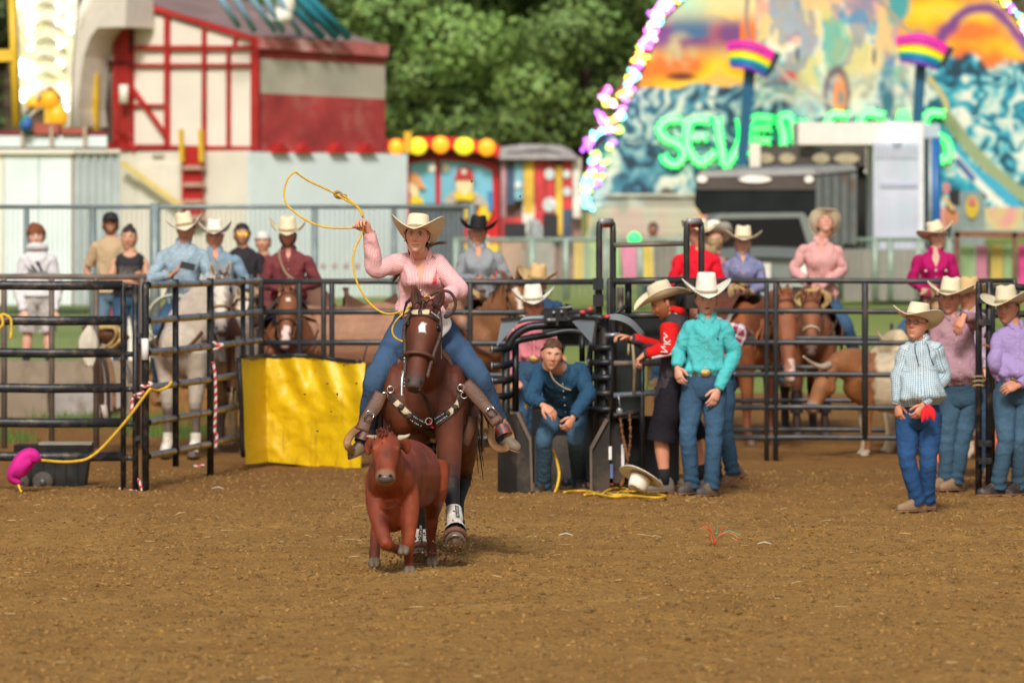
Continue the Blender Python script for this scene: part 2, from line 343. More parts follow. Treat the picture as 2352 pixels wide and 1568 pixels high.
# ================================================================ trees on the hillside
mat('bark', (.09, .065, .045), .9, bump=.6); 
m, t = newmat('leaf'); MATS['leaf'] = m
c = t.mix(1., t.n('ShaderNodeVertexColor', layer_name='Col').outputs[0], (.115, .205, .058), 'MULTIPLY'); t.l(c, t.b.inputs['Base Color']); t.b.inputs['Roughness'].default_value = .65; t.b.inputs['Subsurface Weight'].default_value = 0
def tree(u, Y, h, r, label, seed, tone=(1, 1, 1)):
    rg = np.random.default_rng(seed); p = at(u, 570, Y); x = p[0]; z0 = float(zg(x, Y)) - .1
    o = thing('tree', label, 'tree', (x, Y, z0), 'trees on the hillside behind the rides'); b = MB()
    b.tube(A([x, Y, z0], [x + .1, Y, z0 + h * .35], [x - .1, Y + .1, z0 + h * .8]), A(.26, .18, .06), 8, n=8)
    cl = []
    nb = 36
    for k in range(nb):
        a = rg.uniform(0, 6.283); e = rg.uniform(.03, 1.) ** .9 ; rr = r * (1.05 - abs(e - .5) ** 1.5 * 1.5) * rg.uniform(.45, 1.)
        c = A(x + math.cos(a) * rr, Y + math.sin(a) * rr * .8, z0 + h * e); cl.append((c, r * rg.uniform(.26, .48)))
        if k % 3 == 0: b.tube(A([x, Y, z0 + h * e * .5], lerp([x, Y, z0 + h * e * .7], c, .5), c), A(.09, .06, .03), 5)
    b.build('trunk', MATS['bark'], o); f = MB()
    for c, cr in cl:
        n = int(430 * (cr / (r * .36)) ** 2); d = nrm(rg.normal(size=(n, 3)) + A(0, -.25, .25)); q = c + d * cr * (rg.uniform(.35, 1., n) ** .5)[:, None] * A(1.15, 1, .8)
        nn = nrm(d + rg.normal(size=(n, 3)) * .38); t1 = nrm(np.cross(nn, rg.normal(size=(n, 3)))); t2 = np.cross(nn, t1); s = rg.uniform(.07, .16, n)[:, None]
        V = np.stack([q - t1 * s, q + t2 * s * .6, q + t1 * s, q - t2 * s * .6], 1); tint = rg.uniform(.85, 1.15, (n, 1)) * A(tone) * np.clip(1 + .32 * rg.normal(), .45, 1.7)
        i = f.v(V, np.repeat(tint * (1 + .06 * rg.normal(size=(n, 3)) * A(1, .4, .5)), 4, 0)); f.quads(np.arange(4 * n).reshape(-1, 4) + i)
    f.build('crown', MATS['leaf'], o, smooth=False); return o
TL = [(-15, 158, 9, 3.4, 'dark broadleaf tree behind the yellow pole at the far left edge', (.8, .8, .8)), (640, 178, 10, 4, 'tree showing above the grey roof of the red and white ride', (1, 1, 1)),
      (800, 166, 9.5, 3.6, 'tall tree rising behind the teal struts', (.95, .95, .9)), (965, 158, 8.6, 3.3, 'broad green tree right behind the striped red side of the ride', (1.15, 1.1, .9)),
      (1120, 162, 8.4, 3.2, 'tree directly above the fire engine roof lights', (1.1, 1.1, .9)), (1225, 176, 10.5, 3.8, 'darker tree set back between two broad trees', (.8, .85, .8)),
      (1335, 157, 8.2, 3.2, 'bright green tree beside the bulb-lit edge of the wave mural', (1.2, 1.12, .9)), (1450, 172, 10, 3.8, 'tree half hidden by the bulb-lit scrolls of the wave mural', (1.05, 1, .85)),
      (1045, 186, 11.5, 4.3, 'tall tree of the back row above the yellow roof lights', (.8, .85, .85)), (870, 190, 12, 4.5, 'tall tree of the back row just right of the struts', (.75, .8, .8)), (1580, 188, 12, 4.5, 'back row tree behind the upper curve of the mural', (.9, .9, .9)),
      (1395, 192, 12, 4.5, 'highest back row tree left of the mural arch', (.85, .9, .85)), (330, 180, 11, 4.2, 'tree hidden behind the tall red frame of the ride', (1, 1, 1))]
for k, (u, Y, h, r, lab, tone) in enumerate(TL): tree(u, Y, h, r, lab, 100 + k, tone)
# the wood goes on to both sides and behind, too far and too dense to count
f = MB(); rg = np.random.default_rng(55)
for k in range(150):
    u = rg.uniform(-900, 3300) if k > 60 else rg.uniform(-900, -60); Y = rg.uniform(196, 226) if u > -60 else rg.uniform(165, 215); c = at(u, 570, Y); c[2] = float(zg(c[0], Y)) + rg.uniform(.5, 9); cr = rg.uniform(1.3, 2.6); n = 240; d = nrm(rg.normal(size=(n, 3)) + A(0, -.25, .25)); q = c + d * cr * (rg.uniform(.4, 1., n) ** .5)[:, None]
    nn = nrm(d + rg.normal(size=(n, 3)) * .4); t1 = nrm(np.cross(nn, rg.normal(size=(n, 3)))); t2 = np.cross(nn, t1); s = rg.uniform(.12, .26, n)[:, None]; i = f.v(np.stack([q - t1 * s, q + t2 * s * .6, q + t1 * s, q - t2 * s * .6], 1), np.repeat(rg.uniform(.8, 1.1, (n, 1)) * A(.85, .9, .85) * np.clip(1 + .3 * rg.normal(), .5, 1.5), 4, 0)); f.quads(np.arange(4 * n).reshape(-1, 4) + i)
f.build('far_wood', MATS['leaf'], None, False, kind='stuff')
# ================================================================ the fairground behind the arena
def ray(u, v): p = at(u, v, 1.); return A(0, 0, HC), p - A(0, 0, HC)
def hit(u, v, p0, n):
    o, d = ray(u, v); return o + d * (np.dot(np.asarray(p0) - o, n) / np.dot(d, n))
class Face:
    """upright plane through p0 running along e (horizontal); pixel outlines fall on it, out = towards the viewer"""
    def __init__(s, p0, e): s.p0 = np.asarray(p0, float); s.e = nrm(A(e[0], e[1], 0)); n = A(s.e[1], -s.e[0], 0); s.n = n if n[1] < 0 else -n
    def pt(s, u, v, out=0.): return hit(u, v, s.p0 + s.n * out, s.n)
    def poly(s, mb, o, t=.05, out=0., col=None, m=0):
        P = [s.pt(u, v, out) for u, v in o]; q = P[0]; o2 = [((p - q).dot(s.e), p[2] - q[2]) for p in P]; mb.prism(o2, q, s.e, A(0, 0, 1), -s.n * t, col, m)
    def rect(s, mb, u0, v0, u1, v1, t=.05, out=0., col=None, m=0): s.poly(mb, [(u0, v0), (u1, v0), (u1, v1), (u0, v1)], t, out, col, m)
    def bar(s, mb, u0, v0, u1, v1, w=.08, t=.08, out=.06, col=None, m=0): mb.bar(s.pt(u0, v0, out), s.pt(u1, v1, out), t, w, (0, 0, 1) if abs(u1 - u0) > abs(v1 - v0) else s.e, col, m)
def part(parent, name, m, fn, smooth=False, **kw):
    b = MB(); fn(b); return b.build(name, m, parent, smooth, **kw)
RED = mat('red_paint', (.42, .022, .022), .45, var=.18, vs=2, dirt=(.30, .06, .05), dirts=1.5); REDF = mat('faded_red', (.36, .045, .045), .6, var=.3, vs=1.6, dirt=(.42, .13, .11), dirts=1.2)
CREAM = mat('cream_panel', (.80, .745, .65), .6, var=.06, vs=1); BWHITE = mat('bluish_white_paint', (.72, .81, .82), .5, var=.05, vs=1, dirt=(.64, .72, .73), dirts=.8)
BEIGE = mat('beige_white_paint', (.72, .68, .58), .55, var=.07, vs=1); GREYROOF = mat('grey_roof', (.25, .17, .155), .7, var=.2, vs=1.5); BANDG = mat('grey_band', (.42, .38, .31), .65, var=.15, vs=1.2)
YEL = mat('yellow_paint', (.72, .46, .03), .45, var=.12); TEAL = mat('teal_paint', (.03, .22, .30), .4); SLATE = mat('slate_blue_paint', (.20, .34, .45), .45); BLACKP = mat('black_paint', (.012, .013, .015), .45)
DKRED = mat('dark_red', (.16, .02, .025), .6, var=.25); STEEL = mat('galvanised', (.36, .42, .40), .45, .5, var=.15); TEALGREY = mat('weathered_pipe', (.28, .36, .33), .5, .3, var=.2)
# --- red and white ride
K = at(588, 640, 108.); eL = A(-math.cos(.55), math.sin(.55), 0); eR = A(math.cos(.75), math.sin(.75), 0)
FL, FR = Face(K, eL), Face(K, eR)
g0 = float(zg(K[0], 108)) - .2
ride = thing('fun_house', 'red and white folding fun house with striped red side on a white trailer base', 'fairground ride', (K[0], K[1], g0))
bk = Face(K + eL * .02 + A(0, .05, 0), eL)
for pl in ([(302, 18), (382, 42), (382, 105), (302, 105)], [(387, 43), (467, 66), (467, 105), (387, 105)], [(471, 67), (540, 86), (540, 105), (471, 105)], [(544, 88), (582, 98), (582, 105), (544, 105)], [(302, 115), (382, 115), (382, 147), (302, 147)], [(387, 115), (467, 115), (467, 147), (387, 147)], [(471, 115), (523, 115), (523, 147), (471, 147)], [(527, 115), (580, 115), (580, 147), (527, 147)],
           [(305, 152), (381, 152), (381, 240), (305, 240)], [(305, 244), (381, 244), (381, 332), (305, 332)], [(387, 152), (467, 152), (467, 338), (387, 338)], [(471, 152), (523, 152), (523, 340), (471, 340)], [(527, 152), (580, 152), (580, 340), (527, 340)]):
    part(ride, 'panel', CREAM, lambda b: FL.poly(b, pl, .05, 0))
for q in ((300, 0, 300, 345, .12), (384, 40, 384, 345, .1), (469, 66, 469, 343, .07), (525, 110, 525, 343, .06), (586, 92, 586, 346, .16), (300, 110, 584, 110, .085), (300, 150, 584, 150, .06), (303, 242, 382, 242, .05), (300, 338, 586, 342, .09), (295, 1, 590, 92, .10), (306, 205, 384, 316, .07), (540, 88, 540, 110, .06)):
    part(ride, 'frame_bar', RED, lambda b: FL.bar(b, *q[:4], w=q[4]))
part(ride, 'black_post', BLACKP, lambda b: FL.bar(b, 297, -20, 297, 120, w=.1, out=.12))
# side wall: red, grey band, red; rail and gussets
for name, m_, pl in (('side_panel', REDF, [(590, 96), (885, 117), (885, 150), (590, 134)]), ('grey_band', BANDG, [(590, 134), (885, 150), (885, 228), (590, 214)]), ('side_panel', REDF, [(590, 214), (885, 228), (885, 352), (590, 348)])):
    part(ride, name, m_, lambda b: FR.poly(b, pl, .06, 0))
for u in (650, 704, 782, 850): part(ride, 'gusset', RED, lambda b: FR.poly(b, [(u - 18, 352), (u + 20, 352), (u - 2, 328)], .25, .25))
part(ride, 'eave', mat('eave_faded', (.48, .14, .13), .5, var=.3, vs=2, dirt=(.58, .34, .32), dirts=2), lambda b: FR.bar(b, 588, 97, 886, 117, w=.24, t=.16))
p_lo, q_lo, p_hi = FR.pt(588, 92), FR.pt(886, 112), FL.pt(295, -2); ln = np.linalg.norm((p_hi - p_lo)[:2])
b = MB(); e_up = (p_hi - p_lo) * 1.9; n_ = nrm(np.cross(q_lo - p_lo, e_up)); n_ = n_ if n_[2] > 0 else -n_; b.v(A(p_lo, q_lo, q_lo + e_up, p_lo + e_up)); b.v(A(p_lo, q_lo, q_lo + e_up, p_lo + e_up) + n_ * .06); b.quads([[0, 1, 2, 3], [4, 5, 6, 7], [0, 1, 5, 4], [1, 2, 6, 5], [2, 3, 7, 6], [3, 0, 4, 7]]); b.build('roof', GREYROOF, ride, False)
for k, (u0, u1) in enumerate(((655, 740), (690, 772), (714, 800))): part(ride, 'strut', TEAL, lambda b: b.tube(A(FR.pt(u0 - 30, -30, .4), FR.pt(u1, 86, .4)), .085, 8), True)
for k, (u0, u1, v1) in enumerate(((505, 548, 62), (540, 585, 72), (575, 632, 72), (612, 650, 74), (640, 690, 80))): part(ride, 'strut', SLATE, lambda b: b.tube(A(FR.pt(u0 - 10, -20, .5), FR.pt(u1, v1, .5)), .06, 8), True)
part(ride, 'roof_light', CREAM, lambda b: b.ball(FR.pt(640, 40, .4), (.28, .25, .16)), True); part(ride, 'roof_light', CREAM, lambda b: b.ball(FR.pt(655, 10, .4), (.2, .2, .3)), True)
# trailer base
for name, m_, F_, pl in (('trailer_side', BEIGE, FL, [(575, 346), (270, 350), (270, 700), (575, 700)]), ('trailer_end', BWHITE, FR, [(575, 349), (936, 354), (936, 700), (575, 700)])): part(ride, name, m_, lambda b: F_.poly(b, pl, .1, .12))
part(ride, 'door', mat('door_white', (.76, .72, .62), .5, var=.05), lambda b: FL.rect(b, 317, 375, 412, 640, .05, .17)); part(ride, 'vent', BANDG, lambda b: FL.rect(b, 350, 353, 375, 362, .05, .17))
part(ride, 'handrail', mat('pale_yellow', (.72, .57, .22), .5), lambda b: FL.bar(b, 280, 374, 420, 476, w=.1, out=.4))
for u in (418, 463): part(ride, 'handrail', YEL, lambda b: FL.bar(b, u - 2, 297, u, 372, w=.07, out=.45))
lad = part(ride, 'ladder', RED, lambda b: FL.rect(b, 417, 342, 463, 520, .06, .30))
for v in (385, 424, 463, 500): part(lad, 'tread', mat('tread', (.5, .32, .24), .6), lambda b: FL.rect(b, 420, v - 5, 460, v + 5, .2, .42))
for u in range(738, 930, 26): part(ride, 'marker', mat('pink_marker', (.62, .38, .38), .5), lambda b: FR.rect(b, u, 604, u + 9, 613, .02, .15))
# scaffold half of the ride, left: white shell, red lattice, yellow ladder
arch = [(290, -8), (289, 62), (224, 64), (206, 88), (192, 132), (184, 190), (179, 250), (184, 291), (161, 294), (160, 250), (162, 190), (168, 130), (178, 72), (200, 22), (218, -8)]
part(ride, 'curved_shell', mat('shell_white', (.66, .60, .53), .5, var=.06), lambda b: FL.poly(b, arch, .9, 1.0))
part(ride, 'shell_edge', CREAM, lambda b: b.tube(A(*[FL.pt(u, v, 1.0) for u, v in ((206, -10), (184, 45), (172, 90), (165, 140), (160, 200), (158, 292))]), .1, 8), True)
part(ride, 'back_panel', mat('back_panel', (.34, .25, .21), .7, var=.2, vs=1), lambda b: FL.rect(b, 183, 62, 300, 348, .05, -.9))
for q in ((206, 75, 206, 345, .07), (222, 66, 222, 300, .06), (243, 66, 243, 345, .06), (268, 60, 268, 345, .14), (283, 60, 283, 345, .12), (190, 143, 300, 147, .09), (188, 200, 232, 145, .06), (232, 190, 262, 145, .06), (238, 345, 300, 310, .1), (270, 300, 312, 345, .1), (292, 60, 292, 345, .1)): part(ride, 'lattice_bar', RED if q[4] > .09 else DKRED, lambda b: FL.bar(b, *q[:4], w=q[4], out=.0 if q[4] < .09 else .15))
part(ride, 'lamp_tube', CREAM, lambda b: b.tube(A(FL.pt(284, 195, .4), FL.pt(284, 238, .4)), .09, 10), True)
yl = part(ride, 'yellow_ladder', YEL, lambda b: (FL.bar(b, 189, 168, 188, 318, w=.1, out=.5), FL.bar(b, 220, 168, 219, 318, w=.1, out=.5)))
for v in (172, 234, 290): part(yl, 'rung', YEL, lambda b: FL.bar(b, 188, v, 220, v, w=.1, out=.5))
# --- lit tower, left
bulbm = {}
def bulbmat(n, c, s=6.):
    if n not in bulbm: bulbm[n] = mat('bulb_' + n, tuple(min(1, x) for x in c), .4, var=0, em=s, emc=c)
    return bulbm[n]
TY = 106.; FT = Face(at(100, 300, TY), (1, 0, 0)); o = thing('light_tower', 'white lattice tower covered in glowing bulbs beside a yellow pole', 'fairground ride', at(105, 640, TY))
part(o, 'lattice_panel', mat('tower_white', (.66, .63, .50), .5, var=.14, vs=6), lambda b: FT.poly(b, [(38, -30), (182, -30), (168, 110), (160, 292), (140, 292), (136, 235), (110, 205), (50, 268), (46, 200)], .4, 0))
for k in range(8): part(o, 'scallop', mat('tower_cream', (.60, .56, .44), .5, var=.1), lambda b: b.tube(A(*[FT.pt(60 + 90 * t, 40 * k - 5 - 30 * math.sin(math.pi * t), .1) for t in np.linspace(0, 1, 9)]), .035, 6), True)
ball_me = MB(); ball_me.ball((0, 0, 0), (.055,) * 3, seg=8)
def bulbs(parent, pts, mname, c, s=6., rad=1.):
    me = MB(); me.ball((0, 0, 0), (.040 * rad,) * 3, seg=6); m_ = me.mesh('bulb'); m_.materials.append(bulbmat(mname, c, s))
    for p in pts: link('bulb', m_, parent, p)
bulbs(o, [FT.pt(u, v, .12) for u, v in [(46, 5), (47, 14), (72, -2), (73, 12), (74, 28), (73, 52), (72, 64), (73, 98), (72, 108), (72, 150), (71, 160), (72, 170), (51, 142), (51, 152), (52, 162), (52, 172), (76, 190), (76, 198), (53, 210), (53, 220), (53, 228), (134, 12), (136, 24), (134, 52), (136, 92), (138, 105), (135, 142), (160, 2), (161, 34), (161, 44), (161, 72), (150, 230), (152, 250), (148, 210)]], 'white', (1, .98, .9), 5, 1.2)
bulbs(o, [FT.pt(u, v, .12) for u, v in [(66, 20), (67, 36), (66, 76), (67, 112), (69, 160), (69, 205), (142, 100), (142, 148), (140, 195)]], 'yellowish', (.9, .95, .3), 8, 1.4)
pole = thing('yellow_pole', 'slanted yellow steel pole with a short side arm left of the light tower', 'pole', at(34, 640, 105)); FP = Face(at(34, 300, 105), (1, 0, 0))
part(pole, 'upright', YEL, lambda b: b.tube(A(FP.pt(26, -40), FP.pt(37, 290)), .075, 10), True); part(pole, 'arm', YEL, lambda b: (FP.bar(b, -30, 128, 30, 128, w=.22, t=.1), FP.bar(b, 18, 115, 18, 140, w=.06)))
o = thing('lantern', 'glowing amber lantern hanging in front of the light tower', 'lantern', at(110, 285, 104)); FQ = Face(at(110, 250, 104), (1, 0, 0)); AMB = mat('amber', (.85, .40, .02), .35, em=.2, emc=(1, .45, .02), var=.1)
part(o, 'lamp_body', AMB, lambda b: b.tube(A(*[FQ.pt(114, v) for v in (204, 214, 235, 250, 258)]), A(.04, .16, .2, .12, .05), 10), True); part(o, 'side_lamp', AMB, lambda b: b.ball(FQ.pt(78, 238), (.16, .12, .12)), True)
part(o, 'side_lamp', AMB, lambda b: b.ball(FQ.pt(131, 268), (.2, .15, .24)), True); part(o, 'bracket', BLACKP, lambda b: (FQ.bar(b, 60, 262, 116, 200, w=.04), FQ.bar(b, 116, 200, 140, 225, w=.04))); part(o, 'stem', YEL, lambda b: FQ.bar(b, 108, 250, 108, 292, w=.1))
# white platform trailer and corrugated container, far left
o = thing('ride_platform', 'low red and white platform with a pale guard strip under the light tower', 'fairground ride', at(110, 640, 103)); FZ = Face(at(110, 320, 103), (1, 0, 0))
part(o, 'guard_strip', BWHITE, lambda b: FZ.rect(b, -20, 312, 245, 338, .3)); part(o, 'deck', DKRED, lambda b: FZ.rect(b, -20, 300, 245, 312, .6)); part(o, 'red_box', mat('brick_red', (.36, .09, .06), .6), lambda b: FZ.rect(b, 78, 283, 135, 308, .5, .1)); part(o, 'red_box', MATS['brick_red'], lambda b: FZ.rect(b, 142, 294, 200, 308, .4, .1))
for u in (52, 118, 195): part(o, 'upright', mat('tan_post', (.42, .33, .24), .6), lambda b: FZ.bar(b, u, 290, u, 340, w=.06, out=.1))
part(o, 'green_leaf', mat('leaf_green', (.05, .28, .18), .5), lambda b: b.tube(A(FZ.pt(60, 262, .2), FZ.pt(54, 285, .2), FZ.pt(64, 308, .2)), A(.02, .1, .04), 6), True); part(o, 'blue_leaf', mat('leaf_blue', (.03, .12, .42), .5), lambda b: b.tube(A(FZ.pt(68, 270, .25), FZ.pt(60, 288, .25), FZ.pt(54, 302, .25)), A(.03, .12, .03), 6), True)
part(o, 'deck_shade_sheet', mat('deck_shadow', (.05, .05, .05), .8), lambda b: FZ.rect(b, -20, 338, 240, 700, .3, -.3))  # dark sheet painted as the shade under the deck
KC = at(168, 640, 98.); F1, F2 = Face(KC, (-1, .12)), Face(KC, (.8, .6)); o = thing('storage_container', 'white storage container with a corrugated right side behind the wire fence', 'container', (KC[0], KC[1], .8))
for u0, u1 in ((-40, 8), (10, 88), (90, 167)): part(o, 'door_leaf', BWHITE if u0 > 0 else CREAM, lambda b: F1.rect(b, u0, 352, u1, 700, .06)); 
part(o, 'door_seam', mat('rust_seam', (.3, .19, .13), .8), lambda b: F1.rect(b, 164, 350, 169, 700, .05, .02)); part(o, 'roof_edge', CREAM, lambda b: (F1.rect(b, -40, 343, 170, 353, .2, .1), F2.rect(b, 168, 343, 276, 352, .2, .1)))
GREYB = mat('corrugated', (.50, .56, .57), .5, var=.14, vs=1.5)
for k in range(12): part(o, 'corrugation', GREYB, lambda b: F2.rect(b, 168 + 9 * k, 352, 176.5 + 9 * k, 700, .08, .04 * (k % 2)))
# --- fire engine fun ride
FY = 117.; FF = Face(at(1040, 500, FY), (1, .0)); o = thing('fire_engine_ride', 'red fire engine ride with a yellow roof light bar and painted firefighters in its windows', 'fairground ride', at(1040, 640, FY))
def arc(u0, u1, v0, v1, n=12, sag=14): return [(u0 + (u1 - u0) * t, v0 + (v1 - v0) * t - sag * math.sin(math.pi * t)) for t in np.linspace(0, 1, n)]
BR = mat('engine_red', (.60, .02, .025), .35, var=.08)
part(o, 'body', BR, lambda b: FF.poly(b, arc(936, 1147, 352, 372, sag=16) + [(1148, 640), (936, 640)], 2.2))
part(o, 'light_bar', BR, lambda b: FF.poly(b, arc(888, 1148, 322, 334, sag=14) + arc(1146, 888, 362, 348, sag=14), 1.4, .5)); part(o, 'bar_shadow', BLACKP, lambda b: FF.poly(b, arc(936, 1147, 356, 366, sag=12) + arc(1147, 936, 372, 361, sag=12), .5, .3))
for k, (u, w, cn, cc) in enumerate(((910, 17, 'or', (1, .36, .02)), (960, 21, 'ye', (.95, .72, .03)), (1012, 20, 'or', (1, .42, .02)), (1066, 23, 'ye', (.92, .70, .03)), (1118, 20, 'or', (1, .38, .03)))): part(o, 'roof_light', mat('roof_light_' + cn, cc, .3, em=.6, emc=cc, var=.15, vs=4), lambda b: b.ball(FF.pt(u, 333 + 6 * abs(k - 2) / 2, .55), (w / 112., .12, .18), seg=14), True)
GLS = mat('window_blue', (.20, .52, .68), .3, var=.22, vs=.9)
part(o, 'window', GLS, lambda b: FF.poly(b, [(942, 378), (960, 372), (999, 369), (1000, 470), (942, 470)], .05, .06)); part(o, 'window', GLS, lambda b: FF.poly(b, [(1012, 369), (1060, 372), (1110, 382), (1130, 392), (1133, 470), (1128, 484), (1110, 474), (1012, 470)], .05, .06))
SK = mat('painted_skin', (.85, .66, .38), .5); YD = mat('painted_yellow', (.85, .62, .03), .45); GD = mat('painted_grey', (.48, .43, .36), .6); OR = mat('painted_orange', (.80, .36, .12), .5)
ell = lambda u, v, a, b_, n=18: [(u + a * math.cos(q), v + b_ * math.sin(q)) for q in np.linspace(0, 6.2832, n, endpoint=False)]
part(o, 'firefighter_coat', GD, lambda b: FF.poly(b, [(1020, 470), (1026, 448), (1050, 436), (1086, 438), (1112, 455), (1118, 472)], .04, .11)); part(o, 'firefighter_face', SK, lambda b: FF.poly(b, ell(1066, 424, 20, 26), .04, .15)); part(o, 'firefighter_hat', mat('hat_red', (.52, .03, .03), .5), lambda b: FF.poly(b, [(1041, 416), (1046, 408), (1050, 392), (1060, 384), (1074, 384), (1084, 394), (1087, 408), (1092, 417), (1080, 412), (1052, 412)], .04, .19)); part(o, 'firefighter_collar', YD, lambda b: FF.poly(b, [(1042, 444), (1055, 440), (1066, 450), (1078, 440), (1091, 446), (1086, 462), (1066, 458), (1046, 460)], .04, .2)); part(o, 'hat_badge', CREAM, lambda b: FF.poly(b, ell(1066, 394, 6, 7), .03, .22))
part(o, 'second_face', SK, lambda b: FF.poly(b, ell(952, 430, 12, 22), .04, .11)); part(o, 'second_hair', OR, lambda b: FF.poly(b, [(942, 400), (952, 396), (966, 410), (972, 424), (978, 434), (962, 432), (952, 418), (942, 416)], .04, .15)); part(o, 'second_coat', YD, lambda b: FF.poly(b, [(942, 470), (942, 455), (958, 448), (972, 458), (974, 470)], .04, .17))
for u, v in ((992, 386), (1024, 386)): part(o, 'painted_cloud', mat('cloud_cream', (.78, .80, .68), .6), lambda b: FF.poly(b, ell(u, v, 9, 10), .03, .1))
part(o, 'yellow_mast', YEL, lambda b: FF.bar(b, 937, 302, 937, 352, w=.16, out=.7)); part(o, 'yellow_trim', YD, lambda b: FF.poly(b, ell(1078, 490, 18, 14), .04, .09)); part(o, 'yellow_trim', YD, lambda b: FF.poly(b, ell(1114, 486, 14, 22), .04, .09)); part(o, 'blue_trim', mat('trim_blue', (.06, .25, .55), .5), lambda b: FF.rect(b, 1120, 440, 1132, 484, .03, .12))
part(o, 'step_panel', YD, lambda b: FF.rect(b, 1066, 560, 1150, 600, .1, .1)); part(o, 'hub', CREAM, lambda b: FF.poly(b, ell(1112, 552, 12, 15), .05, .12)); part(o, 'side_trim', BLACKP, lambda b: FF.rect(b, 1146, 372, 1151, 640, .3, .1))
o = thing('dark_shed', 'dark slate shed standing in front of the fire engine ride', 'shed', at(1005, 640, 108)); FS = Face(at(1005, 560, 108), (1, 0)); part(o, 'wall', mat('slate', (.075, .095, .115), .6, var=.2), lambda b: FS.rect(b, 940, 476, 1066, 660, 1.5)); part(o, 'roof', mat('shed_roof', (.10, .09, .085), .7), lambda b: FS.rect(b, 935, 468, 1070, 476, 1.7, .1))
# --- painted stalls
SY = 124.; FSt = Face(at(1240, 500, SY), (1, .05)); o = thing('game_stall', 'grey roofed game stall hung with red yellow and blue painted boards', 'fairground stall', at(1240, 640, SY))
part(o, 'roof', mat('stall_roof', (.36, .34, .36), .6, var=.2), lambda b: FSt.poly(b, [(1148, 366), (1150, 338), (1200, 331), (1285, 333), (1312, 345), (1330, 366)], 1.5, .3)); part(o, 'roof_stripe', mat('stall_dark', (.16, .15, .18), .6), lambda b: FSt.poly(b, [(1165, 350), (1250, 340), (1290, 352), (1250, 346)], .1, .34))
part(o, 'back_wall', mat('stall_back', (.33, .20, .17), .7, var=.3), lambda b: FSt.rect(b, 1148, 360, 1336, 640, .2, -.3))
bc = dict(r=(.55, .045, .05), b=(.22, .48, .58), y=(.75, .46, .06), w=(.68, .66, .6), n=(.06, .09, .16), p=(.45, .25, .28), g=(.30, .36, .36))
for u0, v0, u1, v1, c in ((1150, 374, 1162, 500, 'p'), (1163, 376, 1182, 470, 'n'), (1182, 372, 1201, 460, 'b'), (1203, 368, 1226, 490, 'y'), (1228, 366, 1252, 520, 'r'), (1254, 372, 1274, 500, 'r'), (1276, 380, 1292, 540, 'y'), (1293, 355, 1314, 480, 'r'), (1316, 366, 1334, 500, 'w'), (1150, 500, 1200, 640, 'r'), (1200, 470, 1228, 560, 'w'), (1230, 520, 1275, 640, 'p'), (1292, 480, 1312, 560, 'n')): part(o, 'painted_board', mat('board_' + c, bc[c], .5, var=.45, vs=1.6), lambda b: FSt.rect(b, u0, v0, u1, v1, .05, .02 + .002 * (u0 % 9)))
for u, v, a in ((1262, 400, 12), (1262, 470, 16), (1302, 400, 9), (1302, 440, 10), (1190, 425, 8)): part(o, 'painted_disc', mat('disc_pale', (.62, .68, .68), .5, var=.25), lambda b: FSt.poly(b, ell(u, v, a, a * 1.1, 12), .03, .08))
o = thing('grey_tarp', 'pale grey tarp draped over a frame beside the dark speaker box', 'tarp', at(1228, 640, 112)); p0 = at(1228, 505, 112); b = MB()
q = [[at(1228 + s * (14 + 30 * (k / 7.) ** 1.3) * (1 + .15 * math.sin(3 * k + 5 * s)), 505 + 20 * k, 112 + .3 * abs(s) + .1 * math.sin(9 * s + k)) for s in np.linspace(-1, 1, 15)] for k in range(8)]; b.grid(A(*q)); b.build('cloth', mat('tarp_grey', (.42, .46, .47), .6, var=.3, vs=3), o)
for u0, u1, v0, v1, lab in ((1158, 1208, 512, 565, 'black speaker box left of the grey tarp'), (1247, 1282, 492, 566, 'taller black speaker box right of the grey tarp')):
    o = thing('speaker_box', lab, 'speaker', at((u0 + u1) / 2, v1, 113)); FB = Face(at(u0, v0, 113), (1, 0)); part(o, 'cabinet', mat('speaker_black', (.02, .022, .028), .6), lambda b: FB.rect(b, u0, v0, u1, v1, .5)); part(o, 'grille', mat('speaker_grille', (.035, .035, .04), .8, bump=.5, bs=60), lambda b: FB.rect(b, u0 + 5, v0 + 5, u1 - 5, v1 - 5, .02, .015))
